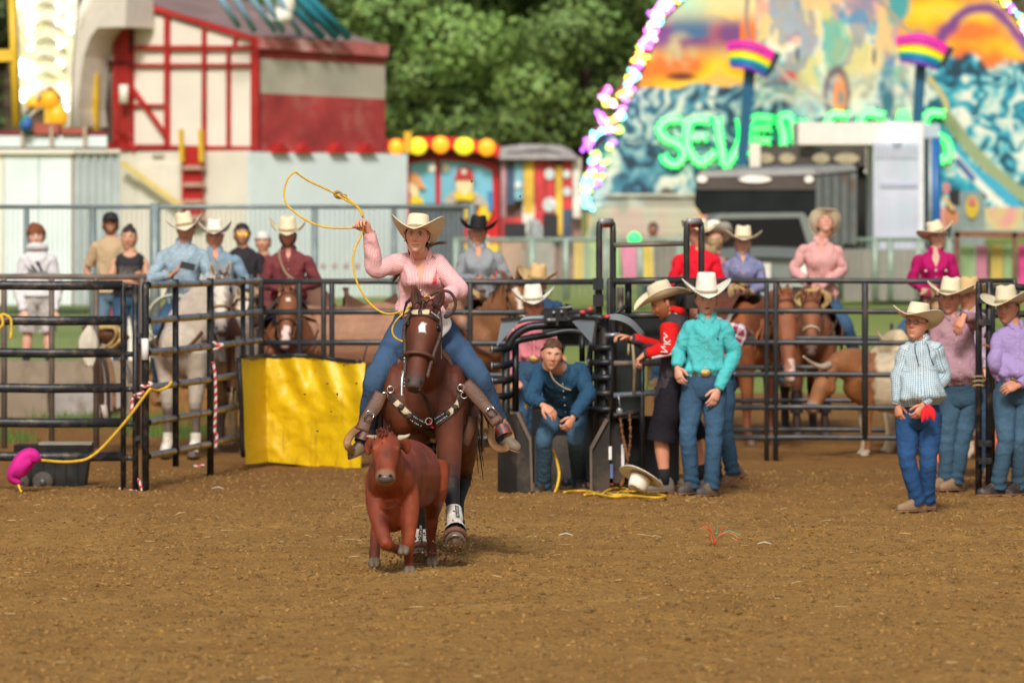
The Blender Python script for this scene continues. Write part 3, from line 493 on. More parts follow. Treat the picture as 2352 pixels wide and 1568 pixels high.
# ================================================================ the wave mural ride and vehicles, right
MY = 128.; FM = Face(at(1930, 300, MY), (1, 0)); fac = thing('wave_mural_ride', 'huge arched ride front painted with waves and sunset and edged with coloured bulbs', 'fairground ride', at(1930, 640, MY))
def mural():
    us = np.arange(1330, 2566, 4.); vs = np.arange(-210, 548, 4.); U, V = np.meshgrid(us, vs); P = np.stack([U.ravel(), V.ravel()], -1) / 100.
    n = lambda s, o=4, seed=0: fbm(P * s, o, seed).reshape(U.shape)
    wx = .55 * fbm(P * 1.3, 3, 40); wy = .55 * fbm(P * 1.3, 3, 50); f = fbm((P + np.stack([wx, wy], -1) * 1.3) * A(.75, 1.0), 3, 60).reshape(U.shape)
    sw = .5 + .5 * np.sin(9 * f + 3 * n(.8, 2, 5)); sw2 = n(3.2, 3, 77)
    ramp = lambda t, cs: np.stack([np.interp(t, np.linspace(0, 1, len(cs)), [c[k] for c in cs]) for k in range(3)], -1)
    S = srgb
    wave = ramp(np.clip(sw * .8 + .08 + .28 * sw2, 0, 1), [S(32, 56, 76), S(50, 96, 122), S(72, 142, 168), S(120, 170, 180), S(190, 208, 200), S(228, 228, 214)])
    waveR = ramp(np.clip(sw * .8 + .08 + .28 * sw2, 0, 1), [S(14, 58, 78), S(20, 118, 148), S(44, 164, 190), S(90, 185, 198), S(180, 212, 204), S(234, 232, 220)])
    sun = ramp(np.clip(.5 + .8 * n(.9, 3, 11) + .25 * np.sin(V / 14.), 0, 1), [S(238, 120, 40), S(246, 160, 30), S(252, 190, 20), S(255, 210, 40), S(250, 190, 90)])
    cloud = ramp(np.clip(.5 + n(1.1, 3, 15), 0, 1), [S(120, 70, 130), S(170, 90, 110), S(120, 130, 150), S(200, 190, 180)])
    pale = ramp(np.clip(.5 + .7 * n(.8, 4, 19), 0, 1), [S(110, 185, 205), S(190, 222, 215), S(232, 234, 214), S(228, 232, 214), S(214, 226, 204), S(232, 208, 186)])
    C = wave.copy()
    def put(mask, c): nonlocal C; k = np.clip(mask, 0, 1)[..., None]; C = C * (1 - k) + c * k
    put(sstep((2120 + 30 * n(1, 2, 3) - U) / -40), waveR)
    hz = 200 + 8 * n(2, 2, 2)
    put((V < hz) * (U < 1735), sun); put(sstep((.12 + n(1.0, 3, 22)) / .12) * (V < 150) * (U < 1700) * sstep((150 - V) / 60), cloud)
    put(sstep((V < 90) * (1 - abs(U - 1585) / 55) * 2), np.broadcast_to(S(70, 110, 150), C.shape)); put(sstep((70 - V) / 60) * (U < 1735), ramp(np.clip(.5 + n(.7, 3, 8), 0, 1), [S(80, 190, 190), S(180, 220, 190), S(230, 220, 160)]))
    top = np.where(U < 1735, 0, 1); put(top * sstep((262 + 22 * n(1.5, 2, 30) - V) / 30) * sstep((2150 + 40 * n(.8, 2, 31) - .12 * V - U) / 40), pale)
    ctr = top * sstep((250 + 25 * n(1.5, 2, 30) - V) / 30) * sstep((2140 + 40 * n(.8, 2, 31) - .12 * V - U) / 40)
    for sd_, th, cc, am in ((61, .16, (70, 168, 200), .85), (62, .22, (236, 150, 120), .6), (63, .22, (120, 190, 150), .7), (64, .30, (246, 214, 120), .6), (65, .26, (90, 120, 170), .6)): put(ctr * am * sstep((fbm(np.stack([U.ravel() / 60. + .4 * wx, V.ravel() / 95. + .5 * wy], -1), 4, sd_).reshape(U.shape) - th) / .14), np.broadcast_to(S(*cc), C.shape))
    put(ctr * .55 * sstep((V - 150 + 40 * n(1.6, 3, 66)) / 60), wave)
    put(sstep((150 + 25 * n(1.4, 3, 33) - V) / 22) * sstep((U - 2075 - 30 * n(1.2, 2, 34)) / 30), sun)
    k = np.exp(-((V - (60 + 45 * np.sin((U - 2060) / 42.) + 14 * n(2, 2, 35))) / 22) ** 2) * sstep((U - 2080) / 30); put(k * 1.1, np.broadcast_to(S(120, 60, 135), C.shape))
    put(sstep((60 - V + 20 * n(2, 2, 36)) / 30) * sstep((U - 2030) / 20) * sstep((2100 - U) / 20), np.broadcast_to(S(70, 160, 165), C.shape))
    E = lambda u, v, a, b: np.clip(1.6 * (1.25 - np.hypot((U - u) / a, (V - v) / b)), 0, 1)
    put(E(1562, 118, 34, 42) * np.clip(.8 + n(4, 2, 41), 0, 1), np.broadcast_to(S(205, 185, 140), C.shape)); put(E(1565, 176, 36, 10), np.broadcast_to(S(120, 50, 25), C.shape))
    put(E(1812, 175, 18, 12), np.broadcast_to(S(205, 80, 75), C.shape)); d = np.hypot((U - 1922) / 30, (V - 215) / 62); put(np.clip(1 - abs(d - .85) * 3.2, 0, 1), np.broadcast_to(S(90, 55, 85), C.shape)); put(E(1928, 222, 17, 48), np.broadcast_to(S(238, 150, 90), C.shape)); put(E(1932, 225, 7, 18), np.broadcast_to(S(120, 140, 140), C.shape))
    for u, v in ((1832, 125), (2008, 130)): put(E(u, v, 5, 20) * .9, np.broadcast_to(S(35, 60, 85), C.shape))
    put(E(2040, 235, 16, 34), np.broadcast_to(S(50, 110, 130), C.shape))
    def line(pts, w, c):
        q = spl(A(*pts), 60); dd = np.min(np.hypot(U[..., None] - q[:, 0], V[..., None] - q[:, 1]), -1); put(np.clip((w - dd) / 3 + .5, 0, 1), np.broadcast_to(c, C.shape))
    line([(2010, -40), (2030, 10), (2075, 60), (2140, 120)], 5, S(170, 155, 130)); line([(1760, 110), (1800, 170), (1850, 205), (1905, 235)], 4, S(190, 180, 165)); line([(1720, -30), (1714, 40), (1722, 90)], 4, S(150, 120, 130)); line([(2135, 180), (2170, 230), (2175, 265)], 6, S(205, 190, 120))
    line([(2175, 268), (2230, 340), (2290, 400), (2380, 470)], 14, S(150, 165, 125)); line([(2160, 300), (2220, 380), (2290, 430), (2380, 520)], 12, S(60, 170, 205)); line([(2170, 330), (2230, 400), (2300, 470)], 8, S(230, 232, 220)); line([(2200, 370), (2235, 410)], 7, S(60, 90, 150))
    put(sstep((V - 440 - 14 * np.sin(U / 13.)) / 10) * (U > 1480) * (U < 1640), np.broadcast_to(S(75, 55, 40), C.shape))
    band = (V > 476); put(band * 1., ramp(np.clip(.5 + n(1.6, 2, 55), 0, 1), [S(120, 145, 135), S(190, 190, 160), S(205, 190, 130), S(220, 150, 150)]))
    put(E(1640, 480, 30, 42) * .9, np.broadcast_to(S(225, 130, 150), C.shape)); put(E(1608, 470, 14, 30), np.broadcast_to(S(230, 190, 90), C.shape)); put(E(1430, 470, 16, 22), np.broadcast_to(S(30, 70, 50), C.shape))
    cx, cz = 1940., 560.; ang = U - cx
    ol = np.interp(V, [-210, -60, -10, 50, 90, 150, 200, 240, 290, 330, 400, 560], [1700, 1590, 1556, 1512, 1492, 1468, 1448, 1432, 1400, 1372, 1352, 1345]); orr = np.interp(V, [-210, -60, 0, 60, 150, 300, 560], [2160, 2262, 2300, 2356, 2430, 2520, 2566])
    keep = (U > ol) & (U < orr)
    p00 = FM.pt(1330, -210); X = FM.pt(2566, -210) - p00; Z = FM.pt(1330, 548) - p00
    G = p00 + (U[..., None] - 1330) / 1236 * X + (V[..., None] + 210) / 758 * Z
    b = MB(); b.grid(G, col=np.clip(C, .01, .95), keep=keep); b.build('painted_front', mat('mural_paint', (.92, .92, .92), .5, vcol=True, var=.05), fac)
    b = MB(); pts = [(a, v) for v, a in zip(vs[::8], ol[::8, ] if ol.ndim == 1 else ol[::8, 0])] + [(a, v) for v, a in zip(vs[::-8], orr[::-8, 0])]
    FM.poly(b, pts, .35, -.06); b.build('backing', mat('mural_back', (.25, .06, .04), .7), fac, False)
mural()
CB = dict(y=(1, .82, .12), m=(1, .22, .95), c=(.18, .85, 1), p=(.5, .14, 1), g=(.55, 1, .12), w=(1, .8, 1))
def bulbstring(strip, pts, w, seq, n, seed, rad=1.05, s=2.6):
    rg = random.Random(seed); q = spl(A(*pts), 80); L = np.concatenate([[0], np.cumsum(np.hypot(*np.diff(q, axis=0).T))]); by = {}
    for i in range(n):
        t = (i + rg.random()) / n; x = np.interp(t * L[-1], L, q[:, 0]); y = np.interp(t * L[-1], L, q[:, 1]); a = rg.uniform(-1, 1) * w
        by.setdefault(seq[min(len(seq) - 1, int(t * len(seq)))], []).append(FM.pt(x + a * .8, y + rg.uniform(-.5, .5) * w, .12))
    for c, ps in by.items(): bulbs(strip, ps, 'edge_' + c, CB[c], s, rad)
def edge_strip(pts, w, seq, n, seed):
    st = part(fac, 'light_strip', mat('strip_back', (.30, .05, .06), .6), lambda b: b.tube(A(*[FM.pt(u, v, .02) for u, v in spl(A(*pts), 26)]), A([w / 100., .06]).repeat(26, 0), 8, up=(0, -1, 0)), True); bulbstring(st, pts, w, seq, n, seed)
edge_strip([(1600, -45), (1570, -22), (1544, 4), (1520, 28), (1500, 60), (1490, 92), (1472, 130), (1457, 168), (1440, 205), (1424, 228)], 17, 'yygmcymwmycymwpmgyypcycmym', 150, 1)
edge_strip([(1536, -4), (1522, 8), (1508, 26), (1488, 34)], 8, 'cmcp', 22, 2); edge_strip([(1395, 203), (1386, 222), (1398, 238), (1416, 236)], 11, 'mmyyw', 30, 3)
edge_strip([(1378, 258), (1386, 276), (1404, 280), (1424, 266), (1436, 250)], 11, 'pmyycm', 36, 4); edge_strip([(1424, 296), (1398, 300), (1372, 306), (1354, 324), (1345, 346)], 12, 'gpccpp', 40, 5)
edge_strip([(1410, 326), (1396, 340)], 8, 'pg', 9, 6); edge_strip([(1372, 352), (1360, 385), (1350, 420), (1346, 455), (1352, 482)], 13, 'gcpgccgccc', 62, 7)
for k, (u, v, c) in enumerate(((1392, 374, 'g'), (1382, 388, 'p'), (1384, 404, 'g'), (1374, 420, 'p'))): edge_strip([(u - 9, v + 4), (u + 4, v - 3)], 5, c, 5, 8 + k)
edge_strip([(2282, -24), (2312, 6), (2340, 40), (2366, 84), (2390, 130)], 10, 'yggpcgpwcmg', 44, 20)
# letters of green bulbs
c3 = lambda x, y: (x * .3296 + 1292, y * .3296)
LET = [[[(815, 835), (720, 845), (675, 905), (720, 970), (810, 1010), (848, 1070), (800, 1145), (730, 1130), (705, 1085)]], [[(1020, 842), (900, 845), (872, 930), (876, 1030), (960, 1140), (1065, 1065)], [(885, 965), (1000, 958)]], [[(1080, 830), (1100, 985), (1135, 1150), (1205, 1060), (1248, 950), (1235, 835)]],
       [[(1462, 832), (1350, 822), (1305, 880), (1300, 1000), (1360, 1130), (1460, 1070)], [(1315, 965), (1445, 985)], [(1320, 900), (1450, 890)]], [[(1520, 1120), (1545, 960), (1515, 835), (1585, 822), (1620, 960), (1650, 1120), (1665, 960), (1672, 840)]]]
def sub(u, v, sh): return [[(u + x, v + y) for x, y in l] for l in sh]
S_ = [[(46, 4), (14, 2), (2, 26), (22, 50), (46, 66), (40, 100), (10, 100), (2, 84)]]; E_ = [[(54, 4), (10, 0), (0, 30), (2, 76), (26, 104), (54, 92)], [(6, 48), (44, 46)]]; A_ = [[(0, 104), (14, 40), (26, 0), (40, 40), (56, 104)], [(12, 64), (44, 64)]]
LT = [[[c3(*p) for p in l] for l in L_] for L_ in LET] + [sub(1899, 262, S_), sub(1976, 262, E_), sub(2048, 260, A_), sub(2122, 258, [[(46, 4), (14, 2), (2, 26), (22, 50), (48, 62), (58, 84), (52, 108), (10, 108), (2, 92)]])]
lback = mat('letter_back', (.42, .62, .52), .5, em=.12, emc=(.45, 1, .65), var=0)
for L_ in LT:
    b = MB()
    for l in L_: b.tube(A(*[FM.pt(u, v, .1) for u, v in spl(A(*l), 5 * len(l))]), .085, 8)
    lo = b.build('letter', lback, fac); ps = []
    for l in L_:
        q = spl(A(*l), 60); ln = np.hypot(*np.diff(q, axis=0).T).sum(); k = max(3, int(ln / 9.5)); q = spl(A(*l), k); tn = nrm(np.gradient(q, axis=0)); nn = np.stack([-tn[:, 1], tn[:, 0]], -1)
        for s_ in (-1, 1): ps += [FM.pt(*(q[i] + nn[i] * s_ * 7), .16) for i in range(k)]
    bulbs(lo, ps, 'green', (.0, .95, .11), 1.9, .85)
# rainbow signs on blue posts
def rainbow(label, TL, TM, TR, BR_, BM, BL, p0, p1, w0, w1, Y):
    F = Face(at(TM[0], TM[1], Y), (1, 0)); o = thing('rainbow_sign', label, 'sign', at(p1[0], 640, Y), 'rainbow signs in front of the wave mural')
    top = lambda t: np.array((1 - t) ** 2 * A(*TL) + 2 * t * (1 - t) * (2 * A(*TM) - .5 * (A(*TL) + A(*TR))) + t * t * A(*TR)); bot = lambda t: np.array((1 - t) ** 2 * A(*BL) + 2 * t * (1 - t) * (2 * A(*BM) - .5 * (A(*BL) + A(*BR_))) + t * t * A(*BR_))
    ts = np.linspace(0, 1, 12); edges = [0, .34, .42, .60, .68, .90, 1.0]
    for k, c in enumerate((srgb(240, 50, 170), srgb(245, 130, 40), srgb(245, 228, 30), srgb(60, 200, 120), srgb(30, 110, 170), srgb(110, 30, 160))):
        P = [[F.pt(*lerp(top(t), bot(t), e), .3 + .25 * math.sin(math.pi * t)) for t in ts] for e in (edges[k], edges[k + 1])]
        b = MB(); b.grid(A(*[P[0], P[1]])); b.grid(A(*[P[0], P[1]]) + A(0, .06, 0)); b.build('colour_band', mat('rainbow_%d' % k, c, .35, var=.04, em=.12), o)
    b = MB()
    for j in range(9):
        t = .1 + .085 * j; q = lerp(top(t), bot(t), .2 + .02 * (j % 2)); F.rect(b, q[0] - 3.2, q[1] - 4, q[0] + 2.6, q[1] + 4, .03, .33 + .25 * math.sin(math.pi * t))
    b.build('lettering', mat('sign_lettering', (.18, .04, .30), .5), o, False)
    part(o, 'back_box', mat('sign_dark', (.02, .035, .055), .5), lambda b: F.poly(b, [tuple(TR), (TR[0] + 14, TR[1] + 6), (BR_[0] + 16, BR_[1] - 10), tuple(BR_)], .4, .2)); part(o, 'post', mat('sign_blue', (.01, .10, .20), .4), lambda b: F.poly(b, [(p0[0] - w0, p0[1]), (p0[0] + w0, p0[1]), (p1[0] + w1, p1[1]), (p1[0] - w1, p1[1])], .35, .15))
rainbow('rainbow striped sign on a blue post above the green bulb letters', (1668, 99), (1722, 94), (1780, 119), (1757, 178), (1718, 160), (1678, 155), (1724, 150), (1704, 380), 13, 11, 126.5)
rainbow('rainbow striped sign on a blue post above the white box truck', (2057, 86), (2121, 79), (2179, 106), (2153, 162), (2112, 149), (2068, 142), (2117, 140), (2100, 400), 12, 10, 126)
# --- picket railing in front of the mural
o = thing('picket_railing', 'pale railing of closely set upright bars below the wave mural', 'railing', at(1500, 640, 114)); FR_ = Face(at(1500, 500, 114), (1, 0)); PR = mat('railing_pale', (.50, .50, .40), .5, var=.2); pm = MB(); a_, b_ = FR_.pt(1500, 448), FR_.pt(1500, 642); pm.tube(A((0, 0, 0), b_ - a_), .018, 5); pm = pm.mesh('bar'); pm.materials.append(PR)
for u in np.arange(1392, 1604, 5.4): link('bar', pm, o, FR_.pt(u, 448))
for v in (448, 640): part(o, 'rail', PR, lambda b: FR_.bar(b, 1388, v, 1606, v, w=.06))
# --- chain link fences
def chainlink(name, label, Y, u0, u1, vtop, vbot, posts, dia, mt, thick=.0016, prad=.035, sy=0.):
    F = Face(at((u0 + u1) / 2, vtop, Y), (1, sy)); o = thing(name, label, 'fence', F.pt((u0 + u1) / 2, vbot)); 
    part(o, 'top_rail', mt, lambda b: b.tube(A(F.pt(u0, vtop), F.pt(u1, vtop)), prad * .75, 8), True)
    for u, ex, r in posts: part(o, 'post', mt, lambda b: b.tube(A(F.pt(u, vbot + 6, -.02), F.pt(u, vtop - ex, -.02)), prad * r, 10), True)
    P0 = F.pt(u0, vtop + 4, .02); L = np.linalg.norm((F.pt(u1, vtop) - F.pt(u0, vtop))[:2]); h = P0[2] - F.pt(u0, vbot)[2]; b = MB(); nz = int(h / dia)
    for s in (0, 1):
        for k in range(int(L / dia)):
            z = np.arange(nz + 1); x = k * dia + (dia / 2) * ((z + s) % 2); q = P0 + np.outer(x, F.e) - np.outer(z * h / nz, A(0, 0, 1)); n = len(q); V = np.stack([q - F.e * thick, q + F.e * thick], 1).reshape(-1, 3); i = b.v(V); j = np.arange(n - 1) * 2; b.quads(np.stack([j, j + 1, j + 3, j + 2], -1) + i)
    w = b.build('wire_mesh', mt, o, False); w['kind'] = 'stuff'; return o
GALV = mat('galv', (.22, .28, .28), .5, .3, var=.2); chainlink('chain_link_fence', 'tall grey wire mesh fence behind the spectators on the left', 69., -30, 1086, 475, 850, [(-18, 0, 1), (61, 0, 1), (213, 0, 1.1), (356, 8, 1.9), (723, 0, 1.1), (905, 0, 1), (1084, 6, 1.5)], .06, GALV, .0017)
chainlink('chain_link_fence', 'lower pale green wire mesh fence behind the mounted riders on the right', 100., 1040, 2200, 550, 684, [(u, 3, 1.15) for u in (1047, 1222, 1300, 1392, 1470, 1560, 1650, 1740, 1830, 1930, 2010, 2045, 2110, 2180)], .11, mat('galv_green', (.30, .38, .33), .5, .2, var=.2), .0045, .05)
o = thing('banner_row', 'row of pink yellow green and grey boards tied behind the lower mesh fence', 'banners', at(1500, 680, 101)); FBn = Face(at(1500, 600, 101), (1, 0))
for u0, u1, c, s_ in ((1318, 1340, (.62, .45, .12), 0), (1340, 1352, (.30, .40, .30), 0), (1353, 1370, (.42, .55, .25), 0), (1372, 1388, (.45, .20, .25), 2), (1390, 1412, (.45, .42, .2), 0), (1412, 1424, (.35, .65, .2), 3), (1424, 1476, (.72, .22, .38), 8), (1476, 1502, (.6, .55, .4), 0), (1478, 1500, (.8, .55, .04), 4), (1504, 1558, (.22, .19, .16), 0), (1560, 1584, (.32, .62, .25), -4), (1640, 1680, (.30, .40, .3), 0), (1204, 1230, (.32, .25, .2), 0), (1232, 1270, (.35, .33, .30), 0), (1150, 1200, (.45, .28, .2), 0)):
    part(o, 'board', mat('banner_%d' % u0, c, .6, var=.2, vs=2), lambda b: FBn.poly(b, [(u0, 556), (u1 - abs(s_), 556), (u1, 652), (u0 + s_, 652)], .05, -.004 * (u0 % 7)))
bulbs(o, [at(1457, 548, 99), at(1599, 546, 99)], 'green_lamp', (.04, .85, .16), 1.1, 3.)
o = thing('rusty_rail_fence', 'rusty brown pipe fence at the right edge with coloured boards behind', 'fence', at(2270, 680, 97)); FRr = Face(at(2270, 540, 97), (1, 0)); RUST = mat('rust_pipe', (.20, .085, .055), .8, var=.3)
part(o, 'rail', RUST, lambda b: FRr.bar(b, 2192, 537, 2420, 541, w=.10)); part(o, 'post', RUST, lambda b: FRr.bar(b, 2198, 533, 2198, 690, w=.09)); part(o, 'post', RUST, lambda b: FRr.bar(b, 2330, 533, 2330, 690, w=.06)); part(o, 'rail', TEALGREY, lambda b: FRr.bar(b, 2205, 530, 2420, 530, w=.03, out=-.1))
for u0, u1, c in ((2206, 2240, (.28, .42, .20)), (2242, 2268, (.45, .17, .25)), (2275, 2304, (.45, .33, .08)), (2306, 2336, (.28, .42, .20)), (2340, 2400, (.75, .06, .30))): part(o, 'board', mat('rboard_%d' % u0, c, .6, var=.25, vs=2), lambda b: FRr.rect(b, u0, 563, u1, 655, .04, -.3))
# --- black horse trailer, pickup, canopy, white truck
BT = mat('trailer_black', (.012, .015, .017), .7, var=.3, vs=2, spec=.15); KT = at(1874, 500, 98.); T1, T2 = Face(KT, (-1, .1)), Face(KT, (.75, .66)); o = thing('horse_trailer', 'black horse trailer with a pale roof and white marker lamps behind a pickup', 'trailer', (KT[0], KT[1], 1.))
part(o, 'front_wall', BT, lambda b: T1.poly(b, [(1874, 400), (1600, 407), (1594, 470), (1612, 494), (1874, 494)], .1)); part(o, 'front_stripe', mat('trailer_brown', (.085, .065, .06), .7), lambda b: T1.rect(b, 1600, 400, 1873, 436, .04, .03)); part(o, 'side_wall', mat('trailer_side', (.19, .21, .21), .5, var=.3, vs=1.4, dirt=(.20, .11, .09)), lambda b: T2.poly(b, [(1874, 400), (1968, 392), (1968, 560), (1874, 560)], .1))
b = MB(); q = [T1.pt(1874, 401, .05), T1.pt(1598, 408, .05), T2.pt(1970, 390, .05)]; q.append(q[1] + q[2] - q[0]); up_ = A(0, 0, .10); b.v(A(*q)); b.v(A(*[lerp(x, (q[0] + q[3]) / 2, .06) + up_ for x in q])); b.quads([[0, 1, 5, 4], [1, 3, 7, 5], [3, 2, 6, 7], [2, 0, 4, 6], [4, 5, 7, 6]]); b.build('roof', mat('trailer_roof', (.26, .26, .25), .5, var=.15), o, False)
for u0, u1 in ((1601, 1624), (1697, 1772), (1848, 1868)): part(o, 'marker_lamp', mat('marker_white', (.85, .75, .70), .4, em=.15), lambda b: T1.poly(b, ell((u0 + u1) / 2, 412, (u1 - u0) / 2, 8), .05, .08))
part(o, 'side_ribs', mat('rib_dark', (.10, .11, .11), .5), lambda b: [T2.rect(b, u, 395, u + 3, 560, .04, .04) for u in (1890, 1910, 1930, 1950)])
PY = 93.; FPk = Face(at(1745, 560, PY), (1, .06)); o = thing('pickup_truck', 'light grey pickup truck facing forward with a dark windscreen behind the riders', 'pickup', at(1745, 700, PY)); PKG = mat('pickup_paint', (.20, .225, .21), .4, .1, var=.06)
part(o, 'cab', PKG, lambda b: FPk.poly(b, [(1640, 500), (1655, 490), (1845, 488), (1858, 502), (1888, 572), (1612, 575)], 1.6)); part(o, 'windscreen', mat('windscreen', (.012, .014, .016), .08, var=0), lambda b: FPk.poly(b, [(1655, 503), (1836, 500), (1856, 566), (1636, 568)], .04, .06))
bb = MB(); hood = [[FPk.pt(1750 + 140 * s, 566 + 8 * k + 10 * s * s, .08 + .5 * k) for s in np.linspace(-1, 1, 9)] for k in range(4)]; bb.grid(A(*hood)); bb.build('bonnet', PKG, o); part(o, 'front', PKG, lambda b: FPk.rect(b, 1612, 590, 1886, 690, .2, 1.45)); part(o, 'grille', mat('grille_pale', (.62, .60, .56), .4), lambda b: FPk.rect(b, 1700, 604, 1770, 640, .05, 1.68))
for u in (1640, 1850): part(o, 'headlight', mat('headlight', (.75, .75, .72), .15), lambda b: FPk.rect(b, u - 24, 606, u + 24, 632, .05, 1.68))
part(o, 'bumper', STEEL, lambda b: FPk.bar(b, 1604, 662, 1896, 662, w=.22, t=.15, out=1.75))
for u in (1625, 1872): part(o, 'wheel', BLACKP, lambda b: b.tube(A(FPk.pt(u - 16, 684, .9), FPk.pt(u + 16, 684, .9)), .38, 16), True)
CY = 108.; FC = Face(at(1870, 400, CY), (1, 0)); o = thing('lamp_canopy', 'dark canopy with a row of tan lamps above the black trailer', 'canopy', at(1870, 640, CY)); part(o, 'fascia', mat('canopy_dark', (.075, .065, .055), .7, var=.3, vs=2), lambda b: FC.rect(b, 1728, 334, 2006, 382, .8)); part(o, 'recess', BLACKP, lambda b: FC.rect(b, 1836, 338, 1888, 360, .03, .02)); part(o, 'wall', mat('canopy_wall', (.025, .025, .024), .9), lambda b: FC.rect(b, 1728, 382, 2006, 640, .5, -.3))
for u, w in ((1758, 20), (1808, 19), (1886, 20), (1945, 30)): part(o, 'tan_lamp', mat('tan_lamp', (.42, .36, .24), .5, var=.2), lambda b: FC.poly(b, ell(u, 364, w, 12), .06, .06))
part(o, 'white_post', CREAM, lambda b: FC.bar(b, 1734, 330, 1734, 392, w=.2, out=.2)); part(o, 'white_bracket', CREAM, lambda b: (FC.bar(b, 1998, 340, 1998, 388, w=.15, out=.3), FC.bar(b, 1992, 385, 2000, 392, w=.2, out=.3))); part(o, 'brown_ball', mat('brown_ball', (.20, .12, .10), .7), lambda b: b.ball(FC.pt(1857, 322, 2.), (.17, .17, .2)), True)
WY = 104.; FW = Face(at(2000, 400, WY), (1, 0)); o = thing('white_box_truck', 'white topped box truck with a pale lilac rear panel and blue upright', 'truck', at(2000, 640, WY)); LIL = mat('lilac_panel', (.52, .55, .66), .45, var=.12, vs=1.6, dirt=(.42, .55, .60), dirts=1.)
part(o, 'top_fascia', mat('fascia_white', (.78, .72, .68), .5, var=.04), lambda b: FW.rect(b, 1834, 281, 2118, 332, 2.2)); part(o, 'rear_panel', LIL, lambda b: FW.rect(b, 2006, 326, 2120, 640, 2., .05)); part(o, 'corner_rail', mat('rail_white', (.70, .72, .76), .4), lambda b: FW.rect(b, 2110, 285, 2122, 640, .2, .1)); part(o, 'upper_louvre', mat('louvre', (.42, .44, .52), .5), lambda b: [FW.rect(b, 2012 + 9 * k, 334, 2017 + 9 * k, 364, .03, .08) for k in range(11)])
part(o, 'cross_rail', mat('lilac_dark', (.42, .45, .58), .5), lambda b: FW.rect(b, 2022, 420, 2108, 430, .04, .08)); part(o, 'tube_lamp', mat('tube_lamp', (1, 1, 1), .4, em=1.6, emc=(1, 1, 1), var=0), lambda b: b.tube(A(FW.pt(2060, 284, .15), FW.pt(2060, 324, .15)), .09, 8), True); part(o, 'side_top', LIL, lambda b: FW.rect(b, 2122, 286, 2158, 318, 1.6, -.1))
part(o, 'dark_gap', mat('gap_navy', (.012, .03, .06), .5), lambda b: FW.rect(b, 2122, 316, 2142, 640, 1., -.15)); part(o, 'blue_upright', mat('upright_blue', (.02, .13, .38), .35), lambda b: b.tube(A(FW.pt(2150, 316, .1), FW.pt(2150, 640, .1)), .085, 12), True); part(o, 'grey_upright', STEEL, lambda b: b.tube(A(FW.pt(2137, 316, .1), FW.pt(2137, 640, .1)), .04, 10), True)
GY = 105.; FG = Face(at(2225, 480, GY), (1, 0)); o = thing('ticket_kiosk', 'grey green kiosk with a yellow oval emblem beside the blue upright', 'kiosk', at(2225, 640, GY)); part(o, 'body', mat('kiosk_grey', (.22, .28, .27), .6, var=.15), lambda b: FG.poly(b, [(2184, 640), (2184, 470), (2196, 448), (2212, 440), (2256, 440), (2262, 460), (2262, 640)], 1.2)); part(o, 'emblem', mat('emblem_yellow', (.62, .45, .04), .5, var=.15), lambda b: FG.poly(b, ell(2233, 476, 15, 26), .04, .05)); part(o, 'emblem_flower', mat('emblem_red', (.55, .16, .14), .5), lambda b: FG.poly(b, ell(2233, 463, 9, 10, 10), .03, .08))
o = thing('orange_figure_board', 'orange and pink cut-out board of a guitar shape leaning by the kiosk', 'board', at(2185, 640, 103)); FO = Face(at(2185, 480, 103), (1, 0)); part(o, 'orange_body', mat('guitar_orange', (.48, .19, .09), .6, var=.25, vs=3), lambda b: FO.poly(b, [(2168, 500), (2172, 482), (2182, 474), (2190, 480), (2198, 486), (2202, 500), (2196, 514), (2180, 518), (2170, 512)], .08)); part(o, 'neck', mat('guitar_neck', (.62, .42, .2), .6), lambda b: FO.bar(b, 2166, 450, 2190, 482, w=.07)); part(o, 'pink_patch', mat('guitar_pink', (.5, .2, .2), .6), lambda b: FO.poly(b, ell(2174, 432, 9, 14, 10), .06)); part(o, 'black_patch', BLACKP, lambda b: FO.poly(b, [(2178, 440), (2204, 436), (2204, 474), (2184, 470)], .05, -.06))

o = thing('grey_wall', 'low grey concrete block wall behind the lower mesh fence at right', 'wall', at(2050, 690, 103)); FGw = Face(at(2050, 640, 103), (1, 0))
for k in range(7): part(o, 'block', mat('wall_grey', (.27, .25, .22), .8, var=.2, vs=1, dirt=(.20, .17, .14), dirts=1), lambda b: FGw.rect(b, 1892 + 43 * k, 572, 1934 + 43 * k, 690, .3, .01 * (k % 2)))
# ================================================================ arena panels, gates and chute
PIPE = mat('black_pipe', (.020, .023, .028), .38, .35, var=.3, vs=3, dirt=(.06, .048, .036), dirts=5, bump=.15, bs=60); PIPEW = mat('worn_black_pipe', (.022, .025, .03), .42, .3, var=.35, vs=4, dirt=(.105, .085, .065), dirts=11, bump=.25, bs=70)
PIPEG = mat('grey_black_pipe', (.045, .05, .055), .42, .35, var=.3, vs=3, dirt=(.085, .07, .055), dirts=6); PIPEB = mat('brown_grey_pipe', (.16, .13, .11), .6, .2, var=.3, vs=4)
GREYTOP = mat('bare_steel_top', (.30, .31, .34), .35, .5, var=.25, vs=5, dirt=(.12, .11, .1), dirts=7); YUND = mat('yellow_underside', (.52, .33, .02), .45, var=.3, vs=6, dirt=(.12, .09, .05), dirts=7)
def xy(u, Y): p = at(u, 784, Y); return A(p[0], p[1], 0)
